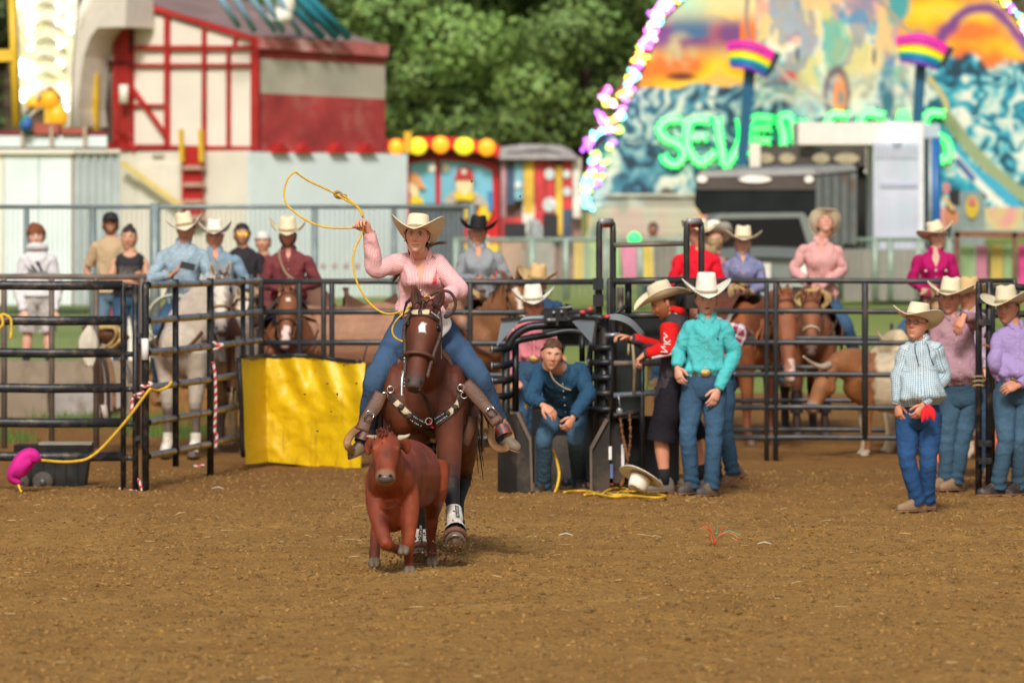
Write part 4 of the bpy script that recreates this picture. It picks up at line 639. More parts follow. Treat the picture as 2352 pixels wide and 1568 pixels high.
def panel(label, p0, p1, zs, r, ups, m, oval=1., group='black pipe arena panels', name='pipe_panel', rail_m=None, zt=None, over=.02):
    p0, p1 = np.asarray(p0, float), np.asarray(p1, float); o = thing(name, label, 'fence panel', (p0 + p1) / 2, group); e = nrm(p1 - p0)
    for z in zs: part(o, 'rail', rail_m or m, lambda b: b.tube(A(p0 + e * .004 + A(0, 0, z), lerp(p0, p1, .33) + A(0, 0, z + .004), lerp(p0, p1, .7) + A(0, 0, z - .005), p1 - e * .004 + A(0, 0, z)), A([r * .8, r * oval]).repeat(4, 0), 12, up=(0, 0, 1)), True)
    for t, rr, za, zb in ups: part(o, 'post', m, lambda b: b.tube(A(lerp(p0, p1, t) + A(0, 0, za), lerp(p0, p1, t) + A(0, 0, zb - rr), lerp(p0, p1, t) + A(0, 0, zb)), A(rr, rr, rr * .6), 12), True)
    return o
ZA = (1.755, 1.455, 1.18, .88, .585, .296)
pa_ = panel('nearest black pipe gate at the left edge in front of the black tool box', xy(-260, 48.5), xy(283, 48.5), ZA, .036, [(1, .024, 0, 1.78), (0, .024, 0, 1.78)], PIPEW, 1.1)
o = thing('gate_hinge_post', 'pair of worn black posts hinging the left gate, with a white tag', 'post', xy(320, 48.5)); part(o, 'post', PIPEW, lambda b: b.tube(A(xy(311, 48.5) + A(0, 0, -.02), xy(311, 48.5) + A(0, 0, 1.76)), .026, 12), True); part(o, 'post', PIPEW, lambda b: b.tube(A(xy(334, 48.4) + A(0, 0, -.02), xy(334, 48.4) + A(0, 0, 1.75), xy(334, 48.4) + A(0, 0, 1.78)), A(.031, .031, .02), 12), True)
for z in ZA[:1] + ZA[2:]: part(o, 'hinge_pin', PIPEW, lambda b: b.tube(A(xy(286, 48.5) + A(0, 0, z - .012), xy(310, 48.5) + A(0, 0, z - .012)), .024, 10), True)
part(o, 'white_tag', mat('white_tape', (.74, .74, .72), .5), lambda b: b.tube(A(at(333, 777, 48.37), at(333, 826, 48.37)), .032, 12), True); part(o, 'latch_bar', RUST, lambda b: b.tube(A(at(321, 790, 48.6), at(319, 1020, 48.6)), .012, 8), True)
for v in (770, 905, 1005): part(o, 'latch', PIPEW, lambda b: b.box(at(322, v, 48.5), (.09, .05, .04)))
# receding panels, rails grey on top and yellow on the underside
def split_rails(o, p0, p1, zs, r):
    e = nrm(p1 - p0); n = A(-e[1], e[0], 0)
    for z in zs:
        for nm, m_, a0, a1 in (('rail', GREYTOP, -.15, math.pi + .15), ('yellow_rail_underside', YUND, math.pi + .15, 2 * math.pi - .15)):
            if nm != 'rail' and z < .7 and False: continue
            ph = np.linspace(a0, a1, 9); b = MB(); b.grid(A(*[[lerp(p0, p1, t) + A(0, 0, z) + (n * math.cos(q) + A(0, 0, math.sin(q))) * (r if nm == 'rail' else r * 1.04) for q in ph] for t in np.linspace(.01, .99, 4)])); b.build(nm, m_, o)
        for t in (.45, .8): part(o, 'clip', PIPEW, lambda b: b.tube(A(lerp(p0, p1, t) - e * .012 + A(0, 0, z), lerp(p0, p1, t) + e * .012 + A(0, 0, z)), r * 1.12, 10), True)
P1, P2, P3 = xy(338, 48.5), xy(482, 51.6), xy(598, 55.2)
for q0, q1, lab in ((P1, P2, 'panel with yellow undersided rails nearest the hinge post, in front of the grey horse'), (P2, P3, 'panel with yellow undersided rails ending at the yellow sheet')):
    o = thing('pipe_panel', lab, 'fence panel', (q0 + q1) / 2, 'black pipe arena panels'); split_rails(o, q0, q1, ZA, .030)
    for t, rr in (((.42, .028), (.985, .030)) if q0 is P1 else ((-.0, .026), (.62, .024))): part(o, 'post', PIPEW, lambda b: b.tube(A(lerp(q0, q1, t) + A(.01, 0, -.02 if t > .9 or t <= 0 else .16), lerp(q0, q1, t) + A(.01, 0, 1.80)), rr, 12), True)
panel('brownish pipe panel standing behind the left gate by the spectators', xy(-40, 56), xy(338, 56), (1.79,), .028, [(.13, .03, .1, 1.78), (.42, .028, .1, 1.78), (.69, .03, .1, 1.78), (.97, .03, .1, 1.78)], PIPEB)
panel('black panel between the maroon shirted rider and the roper, above the yellow sheet', xy(600, 55.3), xy(1384, 55.3), (1.745, 1.45, 1.15, .84, .52, .226), .028, [(0, .028, 0, 1.8), (-.028, .026, 0, 1.82), (.112, .026, .2, 1.74), (.183, .026, 0, 1.74), (.207, .026, 0, 1.74), (.612, .028, .2, 1.74), (.985, .03, 0, 1.78), (1.02, .028, 0, 1.78)], PIPEG)
panel('long black panel at right in front of the steers and sorrel horse', xy(1615, 55.4), xy(2330, 55.4), (1.752, 1.455, 1.15, .84, .52, .226), .0265, [(.204, .024, 0, 1.74), (.233, .026, 0, 1.74), (.52, .032, .2, 1.74), (.766, .03, .2, 1.74), (1, .028, 0, 1.78)], PIPEG)
panel('second black panel just behind the long one at right', xy(1640, 58.6), xy(2320, 58.6), (1.14, .84, .50, .20), .026, [(.21, .024, 0, 1.3), (.6, .02, 0, 1.3)], PIPEG)
o = panel('black panel at the right edge behind the man in the lavender shirt', xy(2278, 48.9), xy(2470, 49.2), (1.73, 1.50, 1.18, .78, .56, .21, .03), .030, [(0, .03, 0, 1.74), (.3, .026, .1, 1.72), (.98, .03, 0, 1.74)], PIPEW)
o = thing('gate_post', 'pair of scuffed black gate posts the man in the mauve shirt leans on', 'post', xy(2262, 48.2))
for u, r in ((2248, .028), (2272, .030)): part(o, 'post', PIPEW, lambda b: b.tube(A(xy(u, 48.2) + A(0, 0, -.02), xy(u, 48.2) + A(0, 0, 1.76 + .02 * (u > 2260)), xy(u, 48.2) + A(0, 0, 1.79)), A(r, r, r * .7), 12), True)
for v in (690, 740, 1018, 1058): part(o, 'hinge', PIPEW, lambda b: b.box(at(2262, v, 48.15), (.11, .07, .05)))
for v in (868, 878, 888): part(o, 'rope_wrap', mat('tan_rope', (.36, .27, .16), .9, bump=.5, bs=80), lambda b: b.tube(A(*[at(2248 + 14 * math.cos(q), v - 1 + 3 * math.sin(q), 48.2 + .03 * math.sin(q)) for q in np.linspace(0, 6.28, 12)]), .008, 6), True)
o2 = thing('orange_strap', 'orange webbing strap knotted on the right gate posts', 'strap', at(2275, 800, 48.1)); part(o2, 'webbing', mat('orange_strap', (.62, .18, .09), .7), lambda b: (b.tube(A(at(2258, 790, 48.12), at(2276, 797, 48.1), at(2288, 790, 48.12)), .012, 6), b.tube(A(at(2276, 797, 48.1), at(2284, 812, 48.1), at(2278, 838, 48.12)), A(.014, .012, .006), 6)), True)
o = thing('traffic_cone', 'orange cone standing behind the man in blue check', 'cone', gnd(2150, 1052)); part(o, 'cone_body', mat('cone_orange', (.78, .14, .03), .5), lambda b: b.tube(A(at(2148, 1060, 55.), at(2146, 1045, 55.), at(2144, 1012, 55.)), A(.12, .09, .02), 14), True); part(o, 'foot', MATS['cone_orange'], lambda b: b.box(at(2148, 1060, 55) + A(0, 0, .0), (.28, .28, .03)))
for u, v0, v1, lab in ((2258, 980, 1062, 'orange plastic tub seen between the right gate posts'), (2288, 975, 1075, 'orange plastic barrel right of the gate posts')):
    o = thing('orange_barrel', lab, 'barrel', gnd(u, v1)); part(o, 'shell', MATS['cone_orange'], lambda b: b.tube(A(*[at(u, v, 52) for v in (v1, (v0 + v1) / 2, v0)]), A(.07, .085, .07), 14), True); part(o, 'rim', mat('barrel_rim', (.5, .1, .03), .5), lambda b: b.tube(A(at(u, v0 + 1, 52), at(u, v0 - 4, 52)), .075, 14), True)
o = thing('magenta_rag', 'magenta rag tied behind the right gate posts', 'rag', at(2270, 760, 48.6)); part(o, 'cloth', mat('magenta_cloth', (.62, .02, .22), .7), lambda b: b.tube(A(*[at(2266 + 6 * math.sin(k), 740 + 9 * k, 48.6) for k in range(5)]), A([.02, .03], [.05, .02], [.04, .02], [.045, .02], [.02, .01]), 8, n=12), True)
# yellow sheet
YS = newmat('yellow_sheet'); m, t = YS; MATS['yellow_sheet'] = m; tc = t.n('ShaderNodeTexCoord').outputs['Object']; sp = t.n('ShaderNodeMapping'); sp.inputs['Scale'].default_value = (9, 9, 1.2); t.l(tc, sp.inputs[0])
c = t.mix(t.ramp(t.noise(sp.outputs[0], 1.4, 5, .65), .58, .74), (.70, .47, .006), (.30, .17, .02)); c = t.mix(t.math('MULTIPLY', t.ramp(t.noise(tc, 14, 4, .7), .62, .72), .6), c, (.13, .08, .025)); t.l(c, t.b.inputs['Base Color']); t.b.inputs['Roughness'].default_value = .45; t.bump(t.noise(tc, 7, 5), .35, .05)
o = thing('yellow_sheet', 'bright yellow vinyl sheet hung on the panel beside the roper', 'vinyl sheet', xy(700, 54)); nu, nv = 60, 44; G = np.zeros((nv, nu, 3))
for j in range(nv):
    for i in range(nu):
        s, q = i / (nu - 1), j / (nv - 1); ut = np.interp(s, [0, .2, 1], [553, 609, 839]); ub = np.interp(s, [0, .2, 1], [566, 616, 828]); vt = np.interp(s, [0, .1, .2, .6, 1], [822, 826, 818, 824, 832]) + 3 * math.sin(9 * s); vb = np.interp(s, [0, .2, 1], [1066, 1060, 1081])
        Y = np.interp(s, [0, .2, .55, 1], [52.9, 54.2, 54.0, 53.5]); G[j, i] = at(ut + (ub - ut) * q + 3 * math.sin(6 * q + 5 * s) * q * (1 - s), vt + (vb - vt) * q, Y)
w = fbm(np.stack(np.meshgrid(np.linspace(0, 3.5, nu), np.linspace(0, 3, nv)), -1).reshape(-1, 2), 4, 3).reshape(nv, nu); ss, qq = np.meshgrid(np.linspace(0, 1, nu), np.linspace(0, 1, nv))
G[..., 1] += .05 * w * np.minimum(1, 4 * qq) + .05 * np.sin(26 * (ss - .3 * qq)) * np.exp(-((qq - .1) / .3) ** 2) * (ss > .2) + .05 * np.sin(40 * ss) * (ss < .2) * qq; b = MB(); b.grid(G); b.build('sheet', MATS['yellow_sheet'], o)
part(o, 'top_hem', BLACKP, lambda b: b.tube(A(*[G[0, i] + A(0, .0, .012 + (.014 if i < 10 else 0)) for i in range(0, nu, 3)]), A([.012, .022]).repeat(20, 0), 8, up=(0, 0, 1)), True); part(o, 'side_hem', BLACKP, lambda b: b.tube(A(*[G[j, 0] - A(.018, 0, 0) for j in range(0, nv, 4)]), .022, 8), True)
for i, u in ((12, 0), (34, 0), (58, 0)): part(o, 'tie', BLACKP, lambda b: b.tube(A(G[0, i], G[0, i] + A(0, .3, .05), A(G[0, i][0], 55.3, 1.15)), .008, 5), True)
# ---------------------------------------------------------------- roping chute
CH = 48.6; ch = thing('roping_chute', 'black steel roping chute with sheet plates, spring latch and bent top pipes', 'roping chute', xy(1270, CH)); PLATE = mat('chute_plate', (.024, .021, .019), .55, .2, var=.35, vs=3, dirt=(.075, .052, .035), dirts=3, bump=.2, bs=30); STEELB = mat('blue_grey_plate', (.16, .20, .24), .45, .3, var=.2, vs=3)
Fc = Face(at(1270, 900, CH), (1, 0)); cp = lambda nm, m_, fn, sm=False: part(ch, nm, m_, fn, sm)
pt = lambda u, v, out=0.: Fc.pt(u, v, out)
def pipe(nm, pts, r, m_=PIPE, seg=10, n=None): return cp(nm, m_, lambda b: b.tube(A(*[pt(*p) for p in pts]), r, seg, n=n), True)
cp('side_plate', PLATE, lambda b: b.prism([(0, 0), (1, 0), (1, 1), (0, 1)], pt(1143, 1134, .1), pt(1186, 1134, .3) - pt(1143, 1134, .1), A(0, 0, .68), A(0, .03, 0))); cp('side_plate', PLATE, lambda b: Fc.poly(b, [(1184, 946), (1198, 944), (1224, 1012), (1224, 1130), (1184, 1132)], .03, .28)); cp('plate_edge', mat('edge_worn', (.13, .095, .07), .6), lambda b: (b.bar(pt(1188, 946, .3), pt(1218, 1010, .3), .02, .03), b.bar(pt(1218, 1010, .3), pt(1222, 1128, .3), .02, .03)))
cp('side_plate', PLATE, lambda b: Fc.poly(b, [(1400, 945), (1400, 1130), (1357, 1128), (1355, 1030), (1392, 962)], .03, .2)); cp('plate_edge', MATS['edge_worn'], lambda b: (b.bar(pt(1394, 962, .23), pt(1357, 1030, .23), .02, .03), b.bar(pt(1357, 1030, .23), pt(1358, 1128, .23), .02, .03)))
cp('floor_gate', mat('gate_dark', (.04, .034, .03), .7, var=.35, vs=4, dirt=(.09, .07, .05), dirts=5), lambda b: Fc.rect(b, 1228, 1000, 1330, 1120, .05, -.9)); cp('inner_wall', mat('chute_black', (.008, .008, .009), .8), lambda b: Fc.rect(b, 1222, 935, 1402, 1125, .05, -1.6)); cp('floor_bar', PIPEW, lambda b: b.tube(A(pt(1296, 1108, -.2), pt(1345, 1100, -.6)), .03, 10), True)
pipe('post', [(1162, 790), (1162, 1130)], .035); pipe('post', [(1388, 735), (1388, 1132)], .042); pipe('post', [(1184, 790, -.5), (1184, 945, -.5)], .03); pipe('post', [(1337, 770, -.3), (1337, 830, -.3)], .025); pipe('post', [(1355, 760, -.3), (1355, 950, -.3)], .025); pipe('post', [(1402, 780, .1), (1402, 960, .1)], .028); pipe('post', [(1372, 800, -.2), (1372, 1110, -.2)], .03)
for v in (802, 840, 875, 911): pipe('rail_end', [(1130, v, .12), (1170, v - 3, 0)], .03); cp('rail', PIPE, lambda b: b.tube(A(pt(1168, v, -.05), pt(1180, v - 12, -3.2)), .026, 8), True); pipe('end_cap', [(1128, v, .12), (1132, v, .12)], .033, GREYTOP)
for v in (799, 833, 868, 904, 941): pipe('rail_end', [(1352, v, .0), (1404, v - 1, .12)], .029); cp('rail', PIPE, lambda b: b.tube(A(pt(1358, v, -.05), pt(1352, v - 10, -3.2)), .026, 8), True); pipe('end_cap', [(1350, v, .0), (1354, v, .0)], .032, GREYTOP)
pipe('top_pipe', [(1165, 800), (1180, 772), (1212, 752), (1250, 747), (1306, 745), (1356, 748), (1388, 752)], .036, n=24); pipe('top_pipe', [(1172, 800, -.4), (1190, 782, -.4), (1250, 770, -.4), (1306, 760, -.4), (1345, 768, -.4), (1360, 800, -.4)], .032, n=24); pipe('top_pipe', [(1188, 738, -.2), (1210, 732, -.2), (1252, 730, -.2)], .026, STEELB, n=12); pipe('top_pipe', [(1300, 735, .1), (1330, 726, .1), (1390, 730, .1)], .026, PIPEG, n=12)
cp('wing_plate', STEELB, lambda b: Fc.poly(b, [(1152, 734), (1200, 729), (1180, 752), (1140, 797)], .02, .1)); cp('wing_plate', STEELB, lambda b: Fc.poly(b, [(1304, 727), (1371, 730), (1362, 792)], .02, .1)); cp('plate_rim', PIPE, lambda b: (b.bar(pt(1150, 733, .12), pt(1202, 728, .12), .02, .02), b.bar(pt(1302, 726, .12), pt(1372, 729, .12), .02, .02), b.bar(pt(1371, 730, .12), pt(1361, 793, .12), .02, .03)))
cp('latch_box', mat('latch_black', (.025, .025, .028), .4, .4, var=.5, vs=20), lambda b: (b.box(pt(1266, 728, .1), (.12, .12, .15)), b.box(pt(1288, 722, .1), (.10, .1, .11)), b.tube(A(pt(1300, 715, .1), pt(1303, 698, .1)), .02, 8), b.tube(A(pt(1256, 736, .18), pt(1276, 736, .18)), .035, 10), b.tube(A(pt(1278, 712, .1), pt(1314, 705, .1)), .025, 8))); cp('latch_bolt', GREYTOP, lambda b: (b.ball(pt(1262, 735, .2), (.02,) * 3), b.ball(pt(1272, 718, .18), (.018,) * 3), b.ball(pt(1290, 716, .18), (.016,) * 3)), True)
cp('back_beam', mat('chute_beam', (.03, .034, .034), .5, var=.3), lambda b: (Fc.rect(b, 1245, 742, 1330, 762, .2, -.6), Fc.rect(b, 1280, 760, 1356, 790, .05, -.9)))
for u0, u1 in ((1376, 1408), (1577, 1611)): 
    pipe('tall_frame', [(u0, 1132 if u0 < 1500 else 900, -.05), (u0, 530, -.05), (u0 + 1, 514, -.05), (u0 + 7, 508, -.05), (u1 - 7, 509, -.25), (u1 - 1, 515, -.25), (u1, 532, -.25), (u1, 1100 if u0 < 1500 else 900, -.25)], .027, PIPEG, 12)
    cp('top_cap', mat('cap_grey', (.38, .39, .41), .4, .3), lambda b: b.tube(A(pt(u0 + 4, 508, -.03), pt(u1 - 4, 509, -.22)), .029, 10), True); cp('red_sticker', mat('sticker_red', (.5, .03, .02), .5), lambda b: b.box(pt(u0 + 17, 519, -.2), (.07, .02, .03)))
pipe('cross_bar', [(1410, 563, -.2), (1580, 559, -.2)], .022, PIPEB); pipe('cross_bar', [(1408, 646, -.2), (1578, 643, -.2)], .03, PIPEG); pipe('cross_bar', [(1408, 600 + 125, -.3), (1560, 722, -.3)], .03, PIPEG)
for v in (652, 690):
    cp('clamp', PIPE, lambda b: b.box(pt(1374, v, 0), (.09, .09, .10))); cp('clamp', PIPE, lambda b: b.box(pt(1598, v + 2, 0), (.16, .09, .12)))
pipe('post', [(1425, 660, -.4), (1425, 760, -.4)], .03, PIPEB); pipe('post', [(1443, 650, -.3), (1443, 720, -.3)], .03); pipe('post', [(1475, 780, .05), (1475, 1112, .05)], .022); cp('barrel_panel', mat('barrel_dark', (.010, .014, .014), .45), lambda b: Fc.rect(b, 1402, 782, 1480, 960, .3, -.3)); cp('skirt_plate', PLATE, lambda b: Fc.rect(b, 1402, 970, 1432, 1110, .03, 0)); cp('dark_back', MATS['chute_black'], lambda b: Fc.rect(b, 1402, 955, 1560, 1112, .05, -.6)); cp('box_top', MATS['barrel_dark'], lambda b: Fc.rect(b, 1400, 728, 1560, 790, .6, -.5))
for v, u1, m_ in ((833, 1530, PIPEB), (908, 1540, STEELB), (955, 1468, PIPEW)): pipe('rail', [(1392, v + 2, .08), (u1, v - 10 if v > 900 else v, .02)], .026, m_)
pipe('foot_bar', [(1365, 1122, .15), (1392, 1120, .15)], .035, STEELB); pipe('handle', [(1390, 770, .2), (1425, 768, .2)], .018, GREYTOP); pipe('grip_lever', [(1392, 735, .1), (1440, 702, .1)], .018, PIPE); 
for u, v in ((1394, 727), (1338, 717), (1355, 710)): cp('red_fitting', mat('fitting_red', (.6, .06, .08), .4), lambda b: b.ball(pt(u, v, .16), (.028, .028, .02)), True)
for k in range(3): pipe('air_hose', [(1390, 726 + 3 * k, .1), (1420, 724 + 5 * k, .12), (1450, 736 + 6 * k, .1), (1480, 768 + 7 * k, .0)], .011, mat('hose_grey', (.22, .25, .28), .45), 6, 14)
cp('chain_hook', GREYTOP, lambda b: (b.ball(pt(1423, 944, .2), (.03, .02, .035)), b.tube(A(pt(1420, 905, .2), pt(1424, 935, .2)), .008, 6)), True)
CHAIN = mat('rust_chain', (.20, .085, .035), .8, .2, var=.4, vs=40)
for pts in ([(1424, 955), (1430, 1000), (1437, 1030), (1441, 1052)], [(1446, 955), (1448, 1000), (1443, 1050), (1432, 1100), (1427, 1112)]):
    b = MB(); q = spl(A(*[pt(u, v, .16) for u, v in pts]), 20)
    for k in range(20): b.ball(q[k], (.016 if k % 2 else .009, .010, .022), seg=6)
    b.build('chain', CHAIN, ch)
cp('rope_tail', MATS['tan_rope'], lambda b: (b.tube(A(pt(1453, 790, .2), pt(1458, 850, .22), pt(1455, 905, .2)), A(.012, .016, .014), 6), b.tube(A(pt(1444, 790, .2), pt(1443, 815, .22)), .01, 6)), True)
for u, v0, v1, c in ((1401, 1025, 1055, 'white_tape'), (1404, 1065, 1110, 'tape_navy'), (1404, 1098, 1112, 'sticker_red'), (1430, 1020, 1070, 'white_tape')): cp('sticker', MATS.get(c) or mat(c, (.10, .14, .30), .5), lambda b: Fc.rect(b, u - 3, v0, u + 4, v1, .006, .21 if u < 1420 else .06))
# dark crates stacked behind the chute
# ---------------------------------------------------------------- ropes and cords
YROPE = mat('yellow_cord', (.72, .44, .03), .6, var=.2, vs=30, bump=.5, bs=150); TAN = mat('tan_lariat', (.48, .33, .13), .75, var=.15, vs=30, bump=.5, bs=160); PALE = mat('pale_lariat', (.50, .50, .36), .7, var=.15, bump=.4, bs=160)
def rope(name, label, cat, paths, r, m_, group=None, seg=6, n=6):
    b = MB()
    for p in paths: b.tube(A(*p), r, seg, n=max(8, n * len(p)))
    return one(b, name, m_, label, cat, group)
def ringpts(c, a, b_, k=20, turns=1., tilt=0., ph=0., dy=.03): return [np.asarray(c, float) + A(a * math.cos(q + ph) - tilt * b_ * math.sin(q + ph), dy * math.sin(3 * q), b_ * math.sin(q + ph)) for q in np.linspace(0, 2 * math.pi * turns, int(k * turns))]
rope('yellow_rope', 'yellow rope running from the magenta bag up to the receding panel at left', 'rope', [[at(92, 1056, 48.3), at(140, 1060, 48.35), at(180, 1058, 48.35), at(206, 1050, 48.35), at(240, 1022, 48.35), at(290, 965, 48.3), at(344, 893, 48.25)], [at(344, 893, 48.25), at(362, 897, 48.4), at(385, 888, 48.5), at(394, 876, 48.6)]], .013, YROPE)
rope('yellow_rope', 'short yellow rope end hanging from the top rails at the left edge', 'rope', [[at(-8, 735, 48.3), at(6, 722, 48.3), at(24, 732, 48.3), at(26, 760, 48.3), at(24, 778, 48.3)], [at(-8, 760, 48.3), at(6, 745, 48.3), at(4, 726, 48.3)]], .014, YROPE)
m, t = newmat('candy_rope'); MATS['candy_rope'] = m; uvn = t.n('ShaderNodeTexCoord').outputs['UV']; s_ = t.n('ShaderNodeSeparateXYZ'); t.l(uvn, s_.inputs[0]); f = t.math('LESS_THAN', t.math('FRACT', t.math('ADD', t.math('MULTIPLY', s_.outputs[1], 14), t.math('MULTIPLY', s_.outputs[0], 9))), .5); t.l(t.mix(f, (.62, .03, .04), (.72, .66, .60)), t.b.inputs['Base Color']); t.b.inputs['Roughness'].default_value = .7
for lab, ps in (('red and white cord knotted on the left hinge posts', [[at(303, 945, 48.4), at(306, 912, 48.4), at(318, 905, 48.3), at(332, 900, 48.3)], [at(312, 912, 48.38), at(328, 914, 48.38)]]), ('red and white cord tied at the top of the yellow rope', [[at(324, 886, 48.35), at(338, 887, 48.32), at(348, 882, 48.3), at(340, 878, 48.3)]]), ('long red and white cord hanging down the middle post of the receding panels', [[at(489, 830, 51.3), at(494, 860, 51.3), at(496, 930, 51.3), at(493, 985, 51.3), at(498, 1000, 51.3), at(495, 1030, 51.3)]]),
                ('red and white cord bunched on the upper rail near the grey horse', [[at(488, 786, 51.4), at(500, 790, 51.4), at(512, 792, 51.4), at(500, 799, 51.4), at(490, 804, 51.4)]]), ('red and white cord lying on the dirt by the left posts', [[at(274, 1122, 48.6), at(300, 1126, 48.5), at(326, 1128, 48.4), at(318, 1100, 48.5)]]), ('short red and white cord on the dirt under the receding panel', [[at(445, 1071, 52), at(470, 1068, 52)]])):
    rope('striped_rope', lab, 'cord', ps, .0135, m, 'red and white cords')
cq = lambda *p: [gnd(u, v, .02) for u, v in p]
rope('extension_cord', 'tangled yellow extension cord on the dirt at the foot of the chute', 'cord', [cq((1296, 1130), (1320, 1127), (1352, 1128), (1390, 1138), (1420, 1140), (1450, 1138), (1500, 1142), (1528, 1140), (1510, 1135), (1460, 1135), (1420, 1137)), cq((1382, 1135), (1400, 1124), (1424, 1120), (1442, 1124), (1438, 1133), (1410, 1136), (1395, 1131)), cq((1415, 1136), (1430, 1128), (1470, 1130), (1480, 1134)), cq((1342, 1136), (1365, 1134), (1385, 1137))], .011, YROPE, None, 6, 5)
rope('black_plug', 'black plug joined into the yellow cord by the chute', 'plug', [cq((1448, 1134), (1482, 1131))], .018, BLACKP); rope('yellow_rope', 'yellow rope hanging inside the chute left of the crouching man', 'rope', [[at(1208, 938, 48.2), at(1214, 918, 48.2), at(1226, 920, 48.2), at(1240, 940, 48.2)]], .014, YROPE); rope('yellow_rope', 'yellow rope hanging between the legs of the crouching man', 'rope', [[at(1264, 1020, 48.3), at(1276, 1050, 48.3), at(1284, 1085, 48.2), at(1280, 1115, 48.1), at(1272, 1134, 48.)]], .013, YROPE)
# ---------------------------------------------------------------- left: wall, tool box, flag, rag
o = thing('concrete_wall', 'weathered concrete retaining wall behind the left gate', 'wall', xy(130, 64.3)); CONC = mat('concrete', (.27, .215, .155), .9, var=.25, vs=1.5, dirt=(.14, .10, .07), dirts=1.2, bump=.4, bs=15); CONG = mat('grey_board', (.33, .30, .28), .85, var=.3, vs=2, dirt=(.17, .14, .12), dirts=3, bump=.4, bs=15); Fw = Face(xy(130, 64.3), (1, 0))
for u0, u1 in ((-200, 108), (109, 305)): part(o, 'slab', CONC, lambda b: Fw.rect(b, u0, 829, u1, 1010, .3, .003 * (u0 > 0)))
part(o, 'lower_board', CONG, lambda b: Fw.poly(b, [(125, 888), (290, 884), (288, 930), (250, 945), (150, 965), (126, 962)], .08, .1)); part(o, 'crack', mat('crack_dark', (.06, .045, .03), .9), lambda b: Fw.poly(b, [(108, 890), (124, 888), (126, 962), (112, 965)], .02, .012))
o = thing('tool_box', 'black wheeled tool box with a dusty lid behind the left gate', 'tool box', gnd(118, 1122)); TB = mat('tool_box_black', (.010, .011, .012), .6, var=.3, dirt=(.03, .025, .02), dirts=6); TY2 = 49.2; c0 = gnd(118, 1122); mx = TY2 / FOC
def taper(b, u0, u1, v0, v1, dep, k=.06, out=0.):
    p = [at(u0 + (u1 - u0) * k, v1, TY2), at(u1 - (u1 - u0) * k, v1, TY2), at(u1, v0, TY2), at(u0, v0, TY2)]; q = [x + A(0, dep, 0) for x in p]; p = [x - A(0, out, 0) for x in p]; i = b.v(A(*p, *q)); b.quads(A([0, 1, 2, 3], [5, 4, 7, 6], [1, 5, 6, 2], [4, 0, 3, 7], [3, 2, 6, 7], [0, 4, 5, 1]).astype(int) + i)
part(o, 'body', TB, lambda b: taper(b, 36, 202, 1048, 1122, .40)); part(o, 'lid', TB, lambda b: taper(b, 32, 207, 1022, 1048, .42, .0, .02)); part(o, 'dusty_top', mat('dust_top', (.36, .32, .26), .9, var=.2), lambda b: b.box(at(122, 1019, TY2) + A(.1, .2, 0), (.46, .34, .02)))
for u in (70, 97, 124, 150, 176): part(o, 'rib', TB, lambda b: b.bar(at(u, 1050, TY2 - .01), at(u, 1118, TY2 - .01), .02, .012, (1, 0, 0)))
for u in (45, 72, 98, 130, 165, 194): part(o, 'lid_block', TB, lambda b: b.box(at(u, 1036, TY2 - .03), (.07, .02, .06)))
for u, s in ((98, 1.), (48, .8)):
    w = part(o, 'wheel', mat('tyre_grey', (.13, .115, .095), .8, var=.3), lambda b: b.tube(A(at(u, 1106, TY2 - .09), at(u, 1106, TY2 - .03)), .088 * s, 20), True); part(w, 'hub', mat('hub_grey', (.18, .19, .20), .4, .5), lambda b: b.tube(A(at(u, 1106, TY2 - .11), at(u, 1106, TY2 - .06)), .03 * s, 12), True)
o = thing('magenta_bag', 'magenta cloth bag tied on the lowest rail of the left gate', 'bag', at(45, 1070, 48.3)); MAG = mat('magenta_bag', (.60, .012, .26), .75, var=.15, bump=.4, bs=12)
q = A(*[at(u, v, 48.25) for u, v in ((94, 1055), (86, 1052), (70, 1046), (55, 1058), (40, 1078), (30, 1095), (42, 1107), (44, 1112))]); part(o, 'cloth', MAG, lambda b: b.tube(q, A([.012, .012], [.05, .045], [.075, .07], [.095, .085], [.098, .08], [.06, .055], [.03, .03], [.012, .012]), 20, n=26, wr=lambda L, p: .10 * np.sin(5 * p + 9 * L) * np.sin(3.1 * L * 4) + .07 * np.sin(3 * p)), True)
part(o, 'yellow_tail', YROPE, lambda b: b.tube(A(at(42, 1112, 48.2), at(46, 1124, 48.2), at(50, 1130, 48.15)), .011, 6), True); part(o, 'black_tail', BLACKP, lambda b: b.tube(A(at(50, 1130, 48.15), at(60, 1142, 48), at(68, 1146, 47.9)), .009, 6), True); part(o, 'white_knot', mat('white_tape', (.7, .7, .7)), lambda b: b.tube(A(at(66, 1143, 47.9), at(78, 1146, 47.8)), A(.012, .004), 6), True)
o = thing('pale_rag', 'dirty pale rag hung by a string from a rail above the saddle', 'rag', at(206, 790, 55.5)); part(o, 'cloth', mat('rag_pale', (.56, .52, .42), .9, var=.2), lambda b: b.tube(A(*[at(u, v, 55.6) for u, v in ((205, 745), (205, 760), (203, 785), (204, 815), (206, 842))]), A([.006, .006], [.05, .02], [.085, .03], [.07, .025], [.03, .02]), 14, n=20, wr=lambda L, p: .25 * np.sin(4 * p + 6 * L)), True)
